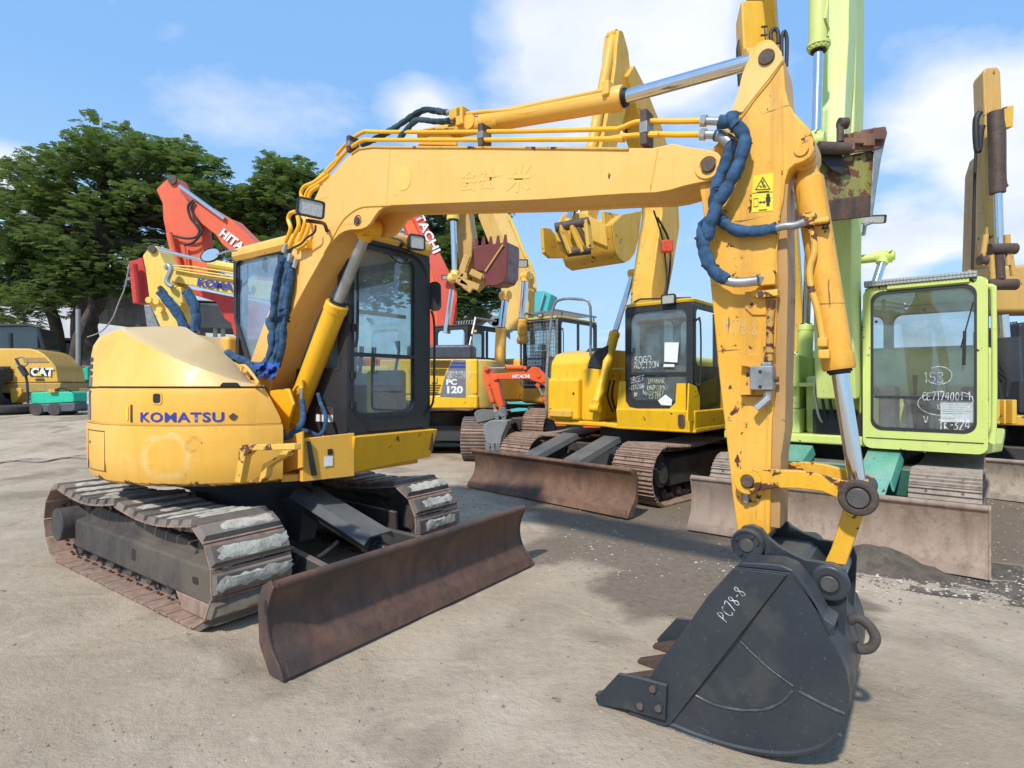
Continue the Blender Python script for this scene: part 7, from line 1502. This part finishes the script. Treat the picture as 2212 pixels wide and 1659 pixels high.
# ---------------------------------------------------------------- left background: compactor, roller, table, tyre
gl = lambda x, y: gz(x, y)
def at_ground(u, d): x = (u-CX)/FPX*d; return Vector((x, d, gz(x, d)))
FC = Frame(-18.0, 19.6, .12, -.99, .62)
MC = thing('soil_compactor', 'ochre yellow road compactor with a lettered rear hood at the left edge', 'compactor', FC)
DC = 18.6
hood_l = [z17(-300,620), z17(-150,600), z17(0,590), z17(330,592), z17(430,610), z17(520,660), z17(600,740), z17(650,800), z17(670,870), z17(690,990), z17(240,1000), z17(60,1000), z17(-300,1000)]
hc = dprism(hood_l, DC, Vector((-.6,2.0,0)), 'engine_hood', CATY, MC, .05)
dprism([z17(-300,1000), z17(200,1000), z17(715,995), z17(715,1095), z17(230,1120), z17(-300,1110)], DC-.05, Vector((-.6,2.0,0)), 'bumper', paint('dull_ochre', (.42,.26,.07), None, grime=.5), MC, .04)
dprism([z17(110,1060), z17(250,1060), z17(255,1120), z17(170,1235), z17(130,1230)], DC-.1, Vector((0,.4,0)), 'tow_bracket', CATY, MC, .02)
pl = dprism([z17(345,825), z17(550,822), z17(552,915), z17(352,920)], DC-.03, Vector((0,.02,0)), 'name_plate', BLACKL, hc, .0)
tx = text('CAT', P(*z17(362,908), DC-.05), (1,0,0), (0,0,1), .33, WHITE, pl, .06, sx=1.08)
m = MB(); m.prism([P(*q, DC-.058) for q in (z17(415,912), z17(452,862), z17(492,912))], (0,.004,0)); m.build('logo_triangle', DECY, pl)
dprism([z17(260,700), z17(520,700), z17(575,755), z17(280,755)], DC-.02, Vector((0,.02,0)), 'vent_panel', paint('dull_ochre2', (.36,.23,.07), None), hc, 0)
dprism([z17(75,870), z17(120,870), z17(125,940), z17(80,940)], DC-.03, Vector((0,.02,0)), 'tail_lamp', LAMPG, hc, 0)
dprism([z17(415,945), z17(510,943), z17(515,965), z17(412,968)], DC-.03, Vector((0,.02,0)), 'plate', PIN, hc, 0)
dprism([z17(-300,330), z17(330,325), z17(430,345), z17(510,600), z17(-300,600)], DC+1.2, Vector((-.5,1.4,0)), 'cab', glass('dark_compactor_glass', (.12,.18,.2), .35, (.02,.035,.04), .03, .1), MC, .03)
m = MB(); m.tube([P(*q, DC+1.15) for q in (z17(-250,600), z17(-250,325), z17(330,318), z17(440,345), z17(515,600))], .05, 6); m.tube([P(*z17(125,600), DC+.6), P(*z17(120,410), DC+.6)], .07, 8); m.build('cab_frame', BLACKP, MC)
for u in (z17(20,0)[0], z17(-560,0)[0]):
    c = P(u, 0, DC-.1); c.z = .62+.72; m = MB(); m.lathe(c-Vector((.28,0,0)), (1,0,0), [(.3,0),(.6,0),(.70,.06),(.72,.15),(.72,.41),(.70,.5),(.6,.56),(.3,.56)], 32)
    for k in range(24): t = k*pi/12; n_ = Vector((0, cos(t), sin(t))); m.bar(c+n_*.72-Vector((.26,0,0)), c+n_*.72+Vector((.26,0,0)), .07, .07, n_.cross(Vector((1,0,0))))
    m.build('wheel', TYRE, MC)
m = MB(); c = Vector((FC.o.x-.4, FC.o.y+4.2, .62+.75)); m.cyl(c-Vector((1,0,0)), c+Vector((1,0,0)), .75, seg=40); m.build('drum', STEEL, MC)
# flat tyre on the ground
c = at_ground(z17(120,0)[0], 18.0); t_ = MB(); t_.lathe(c, (0,0,1), [(.35,.02),(.62,.0),(.74,.06),(.76,.14),(.74,.22),(.62,.28),(.35,.26),(.33,.14),(.35,.02)], 40); o = t_.build('loose_tyre', TYRE, None); tag(o, 'big worn tyre lying flat on the ground before the ochre compactor', 'tyre')
# small green roller
DR = 17.3; FR = Frame(*at_ground(z17(620,0)[0], DR).xy, 1, 0, gz(*at_ground(z17(620,0)[0], DR).xy))
MR = thing('walk_behind_roller', 'small green and grey pedestrian roller with raised steering handle', 'roller', FR)
dprism([z17(350,1110), z17(480,1105), z17(520,1100), z17(740,1100), z17(810,1095), z17(850,1110), z17(868,1160), z17(865,1225), z17(420,1250), z17(350,1235)], DR, Vector((.05,.6,0)), 'body_shell', GREENB, MR, .04)
dprism([z17(420,1250), z17(875,1230), z17(880,1300), z17(850,1330), z17(470,1342), z17(430,1320)], DR-.03, Vector((.05,.66,0)), 'frame', paint('slate_grey_paint', (.08,.10,.12), None, dust=.4), MR, .03)
for q in (z17(530,1350), z17(740,1340)):
    c = P(*q, DR+.3); c.z = FR.o.z+.19; m = MB(); m.cyl(c-Vector((0,.35,0)), c+Vector((0,.35,0)), .19, seg=28); m.build('drum', FRAMEM, MR)
m = MB(); m.tube([P(*q, DR-.05) for q in (z17(330,1240), z17(320,1000), z17(300,900), z17(230,790), z17(185,710))], .035, 8); m.build('handle_post', BLACKP, MR)
m = MB(); m.tube([P(*z17(260+70*cos(t), 750+55*sin(t)), DR-.05) for t in [k*pi/10 for k in range(20)]], .022, 8); m.build('steering_handle', STEEL, MR)
m = MB(); m.bar(P(*z17(240,800), DR-.08), P(*z17(310,910), DR-.08), .12, .12, Vector((1,0,0))); m.build('control_box', BLACKP, MR)
dprism([z17(555,1070), z17(640,1065), z17(645,1110), z17(558,1112)], DR-.1, Vector((0,.3,0)), 'filler_box', Y_TAN, MR, .01)
tubep([z17(640,1100), z17(700,1060), z17(760,1060), z17(830,1090)], DR, .03, 'hose', RUBBER, MR, 3)
# slatted wooden chair
DW = 18.2; cw_ = at_ground(z17(1000,0)[0], DW); TB = thing('wooden_chair', 'slatted brown wooden garden chair beside the green roller', 'chair', None, cw_)
a, b = z17(930,1060), z17(1085,1150)
m = MB()
for k in range(6): v = 1062+17*k; m.hexa([P(*z17(930+k*2,v), DW), P(*z17(1075+k*2,v), DW), P(*z17(1075+k*2,v), DW+.05), P(*z17(930+k*2,v), DW+.05), P(*z17(930+k*2,v+9), DW), P(*z17(1075+k*2,v+9), DW), P(*z17(1075+k*2,v+9), DW+.05), P(*z17(930+k*2,v+9), DW+.05)])
m.build('backrest', WOOD, TB)
m = MB(); sz = cw_.z+.42; m.box(Frame(cw_.x, cw_.y, 1, 0, sz), -.24, .24, -.1, .42, 0, .04); m.build('seat', WOOD, TB, bevel=.01)
for dx in (-.22, .22):
    for dy in (-.06, .40): m = MB(); m.box(Frame(cw_.x+dx, cw_.y+dy, 1, 0, cw_.z), -.022, .022, -.022, .022, 0, (.42 if dy > 0 else .42)); m.build('leg', WOOD, TB)
# loose things by the trees
DG = 23; o = dprism([z17(775,870), z17(900,850), z17(1030,800), z17(1035,970), z17(800,975)], DG, Vector((.2,1.2,0)), 'teal_machine', GREENB, None, .05); o.name = 'power_generator'; tag(o, 'bright green generator box standing behind the pole under the trees', 'generator')
o = dprism([z17(715,800), z17(850,790), z17(860,990), z17(720,1000)], DG+.6, Vector((.1,1,0)), 'storage_cabinet', WALLW, None, .04); tag(o, 'white metal cabinet standing left of the green generator', 'cabinet')
pc_ = at_ground(z17(918,0)[0], 20.5); m = MB(); m.cyl(pc_, P(*z17(918,130), 20.5), .075, seg=14); o = m.build('utility_pole', CONC, None); tag(o, 'thin pale grey pole in front of the dark tree trunk', 'pole')
# hanging rope
m = MB(); m.tube([P(*q, 13.5) for q in (z1(830,1090), z1(800,1240), z1(760,1340), z1(720,1440), z1(650,1520), z1(560,1558))], .016, 6, sm=6); o = m.build('rope', plain('pale_rope', (.35,.31,.26), .9), None); tag(o, 'slack pale rope hanging from the dark red arm to the tree', 'rope')
# ---------------------------------------------------------------- buildings
def bld(name, label, cat, u0, u1, v0, d, depth, mat, roof=None, roofh=1.0):
    a = P(u0, v0, d); b = P(u1, v0, d); c = at_ground((u0+u1)/2, d); T_ = thing(name, label, cat, None, Vector(((a.x+b.x)/2, d, c.z)))
    Fr = Frame(a.x, d, 1, 0, c.z); W_ = b.x-a.x; H_ = a.z-c.z; m = MB(); m.box(Fr, 0, W_, 0, depth, -.1, H_); w_ = m.build('wall', mat, T_)
    if roof: m = MB(); m.prism([Fr.w(-.4,-.4,H_), Fr.w(W_/2,-.4,H_+roofh), Fr.w(W_+.4,-.4,H_), Fr.w(W_+.4,-.4,H_-.12), Fr.w(W_/2,-.4,H_+roofh-.12), Fr.w(-.4,-.4,H_-.12)], (0,depth+.8,0)); m.build('roof', roof, T_)
    return T_, Fr, W_, H_, w_
T1, Fr, W_, H_, w_ = bld('warehouse', 'long white plastered warehouse wall behind the trees', 'warehouse', -500, 560, 655, 44, 8, WALLW, ROOFM, 1.2)
for k in range(12): m = MB(); m.box(Fr, 1.5+k*3, 2.9+k*3, -.03, .02, 1.6, 3.0); m.build('window', GLASSD, w_)
T2, Fr, W_, H_, w_ = bld('shed', 'low dark box added for the shade under the trees behind the compactor', 'shed', -700, 480, 742, 32, 5, WALLD, WALLD, .5)  # added dark backdrop, stands in for the shade under the trees
T3 = thing('storage_tank_roof', 'grey curved sheet metal canopy right of the tree trunk', 'canopy', None, at_ground(380, 27))
m = MB(); N_ = 12; prof = [z1(590,1370), z1(620,1320), z1(680,1285), z1(780,1265), z1(950,1300), z1(1250,1340), z1(1500,1370), z1(1500,1500), z1(1200,1490), z1(900,1470), z1(600,1465)]
m.prism([P(u, v, 27) for u, v in prof], Vector((.5,5,0))); cn = m.build('canopy_roof', CONC, T3)
m = MB(); m.tube([P(*z1(600,1400), 26.9), P(*z1(900,1350), 26.9)], .03, 6)
for k in range(6): m.tube([P(*z1(640+50*k,1300+6*k), 26.95), P(*z1(640+50*k,1465), 26.95)], .02, 6)
m.build('sheet_seam', STEEL, cn)
for q in (z1(885,1350), z1(1380,1400), z1(1430,1380)): c = P(*q, 27.5); m = MB(); m.cyl(Vector((c.x, c.y, .6)), c, .14 if q[0] > 600 else .1, seg=12); m.build('post', WALLW, T3)
T4, Fr, W_, H_, w_ = bld('workshop', 'pale building with low pitched roof beyond the red boom', 'building', z12(340,0)[0], z12(640,0)[0], z12(0,930)[1], 34, 8, WALLW, ROOFM, 1.3)
T5, Fr, W_, H_, w_ = bld('warehouse', 'distant white warehouse seen low between the yellow machines', 'warehouse', 1180, 1420, 800, 60, 8, WALLW)
T6, Fr, W_, H_, w_ = bld('warehouse', 'distant grey shed low behind the lime green machine', 'warehouse', 1900, 3300, 800, 55, 8, CONC)
T7, Fr, W_, H_, w_ = bld('wall', 'dark yard wall running low behind the parked machines', 'wall', 200, 3000, 822, 40, .3, WALLD)
# turquoise crane
FT = Frame(-.6, 24, 1, 0); MT = thing('crane', 'turquoise crane with raised boom section behind the parked machines', 'crane', FT)
m = MB(); m.hexa([Vector((-1.6,23,0)),Vector((3.2,23,0)),Vector((3.2,26,0)),Vector((-1.6,26,0)),Vector((-1.6,23,1.9)),Vector((3.2,23,1.9)),Vector((3.2,26,1.9)),Vector((-1.6,26,1.9))]); m.build('body', TURQ, MT, bevel=.1)
dprism([z12(800,690), z12(920,688), z12(965,712), z12(930,850), z12(900,1000), z12(780,1000)], 22, Vector((.3,.8,0)), 'boom', TURQ, MT, .03)
dprism([z12(590,880), z12(650,720), z12(680,700), z12(670,960), z12(570,960)], 22, Vector((.2,.6,0)), 'jib', TURQ, MT, .03)
dprism([z12(930,830), z12(980,900), z12(1000,930), z12(900,930)], 22.4, Vector((0,.4,0)), 'winch', STEEL, MT, .02)
for q in (z12(585,890), z12(600,910)): m = MB(); c = P(*q, 21.5); m.cyl(c, c+Vector((0,.2,0)), .2, seg=12); m.build('lamp', STEEL, MT)
tubep([z12(870,860), z12(915,700)], 21.9, .05, 'ram', CHROME, MT)
# row silhouettes glimpsed between the machines
def small_machine(u, d, mat, label, seed):
    c = at_ground(u, d); Fs = Frame(c.x, c.y, -.6, -.8, c.z); T_ = thing('excavator', label, 'excavator', Fs)
    digger_base(Fs, T_, 1.25, .5, -1.6, 1.6, .42, SHOE, SHOE, .22, seed); m = MB(); m.box(Fs, -1.9, .5, -1.2, 1.2, .95, 2.0); m.build('engine_cover', mat, T_, bevel=.1); cabin(Fs, T_, -.3, 1.2, .3, 1.2, 1.0, 2.7, BLACKP, mat, GLASS, GLASS, seat=False); return T_
# small_machine(1262, 13.2, ORANGE, 'low orange excavator body showing under the yellow machine with marker writing', 201)

# ---------------------------------------------------------------- trees
def leafmat(name, a, b, c):
    m, nt, bs, o = newmat(name); v = coords(nt); g = N(nt, 'ShaderNodeNewGeometry')
    cc = mix(nt, ramp(nt, noise(nt, v, .55, 4, .6), .35, .65), a, b); cc = mix(nt, math_(nt, 'MULTIPLY', ramp(nt, g.outputs['Random Per Island'], .5, 1), .55), cc, c)
    nt.links.new(cc, bs.inputs['Base Color']); bs.inputs['Roughness'].default_value = .55; bs.inputs['Specular IOR Level'].default_value = .25
    tr = N(nt, 'ShaderNodeBsdfTranslucent'); nt.links.new(mix(nt, .5, cc, (.18,.26,.03)), tr.inputs[0]); mx = N(nt, 'ShaderNodeMixShader'); mx.inputs[0].default_value = .38
    nt.links.new(bs.outputs[0], mx.inputs[1]); nt.links.new(tr.outputs[0], mx.inputs[2]); nt.links.new(mx.outputs[0], o.inputs[0]); return m
LEAF = leafmat('tree_leaves', (.09,.15,.05), (.18,.25,.08), (.26,.32,.11)); LEAF2 = leafmat('tree_leaves_b', (.08,.14,.05), (.15,.22,.07), (.22,.28,.10))
BARK = rusty('tree_bark', [(.06,.048,.038), (.10,.08,.065), (.04,.032,.027)], rough=.95, scale=3)
def tree(label, base, trunk_pts, r0, pads, nper, leaf, mat, seed, group=None, limbs=True):
    T_ = thing('tree', label, 'tree', None, base, group=group); rr = random.Random(seed)
    m = MB(); m.tube(trunk_pts, [r0*(1-.5*i/(len(trunk_pts)-1)) for i in range(len(trunk_pts))], 14, sm=4, jit=.18); top = Vector(trunk_pts[-1]); tr_ = m.build('trunk', BARK, T_)
    for i, (c, r) in enumerate(pads):
        if i % 2 and len(pads) > 14: continue
        c = Vector(c); s = top if c.z > top.z-.5 else top-Vector((0,0,.8)); mid = s.lerp(c, .5)+Vector((rr.uniform(-.4,.4), rr.uniform(-.4,.4), rr.uniform(-.3,.6)))
        m = MB(); m.tube([s-Vector((0,0,.3)), s.lerp(mid, .5)+Vector((0,0,.2)), mid, c-Vector((0,0,r[2]*.4))], [r0*.34, r0*.25, r0*.16, r0*.05], 7, sm=3, jit=.1); m.build('branch', BARK, tr_)
    V, Fc = [], []
    rng = np.random.default_rng(seed)
    for c, r in pads:
        n = int(nper*(r[0]*r[1])**.5)
        for k in range(n):
            # a frond: a twig with paired leaflets
            d = rng.normal(size=3); d /= np.linalg.norm(d); rad = rng.random()**.28
            p = np.array(c)+d*np.array(r)*rad
            if d[2] < -.3 and rng.random() < .5: continue
            a = rng.uniform(0, 2*pi); out = np.array([d[0]+.5*cos(a), d[1]+.5*sin(a), .12+.25*rng.normal()]); out /= np.linalg.norm(out)
            side = np.cross(out, [0, 0, 1]); side /= np.linalg.norm(side)+1e-6; up = np.cross(side, out); L = leaf*rng.uniform(.8, 1.5)
            for j in range(6):
                q = p+out*L*(j/5.0)-np.array([0, 0, 1])*L*.12*(j/5.0)**2
                for s in (-1, 1):
                    t = q+side*s*L*.55*(1-.35*abs(j-2.5)/2.5)+out*L*.15-up*L*rng.uniform(.0,.22); w_ = out*L*.12
                    i0 = len(V); V += [q-w_*.4, t-w_*.5, t+w_*.7, q+w_]; Fc.append((i0, i0+1, i0+2, i0+3))
    me = bpy.data.meshes.new('crown'); V = np.array(V)-np.array(T_.location); me.from_pydata(V.tolist(), [], Fc); me.materials.append(mat)
    o = bpy.data.objects.new('crown', me); C.objects.link(o); o.parent = T_; return T_
def px(u, v, d): return P(u, v, d)
rt = random.Random(11)
def pads_from(L, d, spread, rs, zr, jitter=.5):
    out = []
    for (u, v) in L:
        for k in range(2):
            p = P(u+rt.uniform(-14,14), v+rt.uniform(-10,10), d+rt.uniform(-spread, spread)); s = rt.uniform(.75, 1.25); out.append(((p.x, p.y, p.z), (rs*s, rs*s*1.1, zr*s)))
    return out
crown = [(205,290),(160,300),(240,300),(120,320),(60,325),(30,345),(290,290),(330,290),(380,300),(430,320),(350,330),(200,340),(270,340),(90,370),(20,400),(150,390),(220,400),(300,390),(380,370),(440,380),(480,400),(520,400),(60,430),(130,440),(200,460),(280,450),(350,430),(420,450),(500,450),(20,480),(80,500),(150,510),(230,520),(310,500),(450,500),(540,450),(40,560),(100,570),(170,570),(20,620),(70,630),(130,620),(-60,420),(-80,520),(-70,350),(-60,620),(570,400),(560,470),(480,540),(300,560),(250,590),(330,540),(20,680),(420,560),(380,560),(570,530),(210,270)]
b0 = at_ground(185, 25)
tree('large spreading dark green rain tree at the left behind the parked machines', b0, [b0, P(188,760,25), P(182,690,25), P(205,640,25), P(215,560,25), P(225,490,25)], .62, pads_from([(u+8, v+42 if v < 420 else v+14) for u, v in crown]+[(610,420),(590,450),(640,440),(600,520),(540,500),(500,500)], 25.5, 2.6, 1.05, .62), 105, .27, LEAF, 5)
b1 = at_ground(125, 27)
tree('thin leaning tree with dark twin trunks left of the pole', b1, [b1, P(128,780,27), P(120,700,27), P(100,650,27), P(85,600,27)], .34, pads_from([(90,600),(60,560),(120,560),(150,600),(30,600),(70,520),(170,640),(0,640),(40,650),(215,650)], 27.5, 1.8, 1.3, .8), 90, .34, LEAF, 6)
b2_ = at_ground(150, 23.5)
tree('leaning forked trunk just left of the thickest trunk', b2_, [b2_, P(160,800,23.5), P(170,730,23.5), P(200,660,24)], .30, pads_from([(200,600),(240,620),(160,590)], 24, .8, .9, .5), 90, .3, LEAF2, 7)
b3 = at_ground(1000, 27)
tree('dense green tree beyond the red lettered boom', b3, [b3, P(1000,760,27), P(985,680,27), P(980,600,27)], .4, pads_from([(930,440),(970,470),(1010,480),(1040,470),(1060,520),(960,530),(1000,540),(1030,560),(940,580),(980,600),(1020,610),(1060,620),(1075,640),(1000,660),(1040,655),(960,640),(920,500),(1070,580),(930,640),(980,690),(1060,460),(900,560),(990,560),(1020,520)], 27, 1.6, .85, .55), 120, .30, LEAF2, 8)
b4 = at_ground(620, 24)
tree('smaller feathery tree between the big crown and the foreground boom', b4, [b4, P(615,760,24), P(600,640,24), P(600,500,24)], .26, pads_from([(600,365),(635,370),(620,390),(645,400),(590,400),(560,420),(600,430),(640,420),(580,480),(620,480),(560,540),(610,540)], 24, 1.0, .62, .36), 95, .28, LEAF, 9)
b5 = at_ground(760, 30)
tree('dark tree behind the foreground cab seen through its windows', b5, [b5, P(760,700,30), P(765,600,30)], .35, pads_from([(700,560),(740,540),(780,560),(820,580),(720,620),(780,640),(850,620),(860,560)], 30, 1.5, 1.4, .9), 80, .34, LEAF2, 10)
for o in list(scene.objects):
    if '_w' in o.keys(): del o['_w']
    if o.parent is None and o.get('category') == 'excavator': o['group'] = 'excavators parked in the yard'
    if o.parent is None and o.get('category') == 'tree': o['group'] = 'trees beyond the yard'
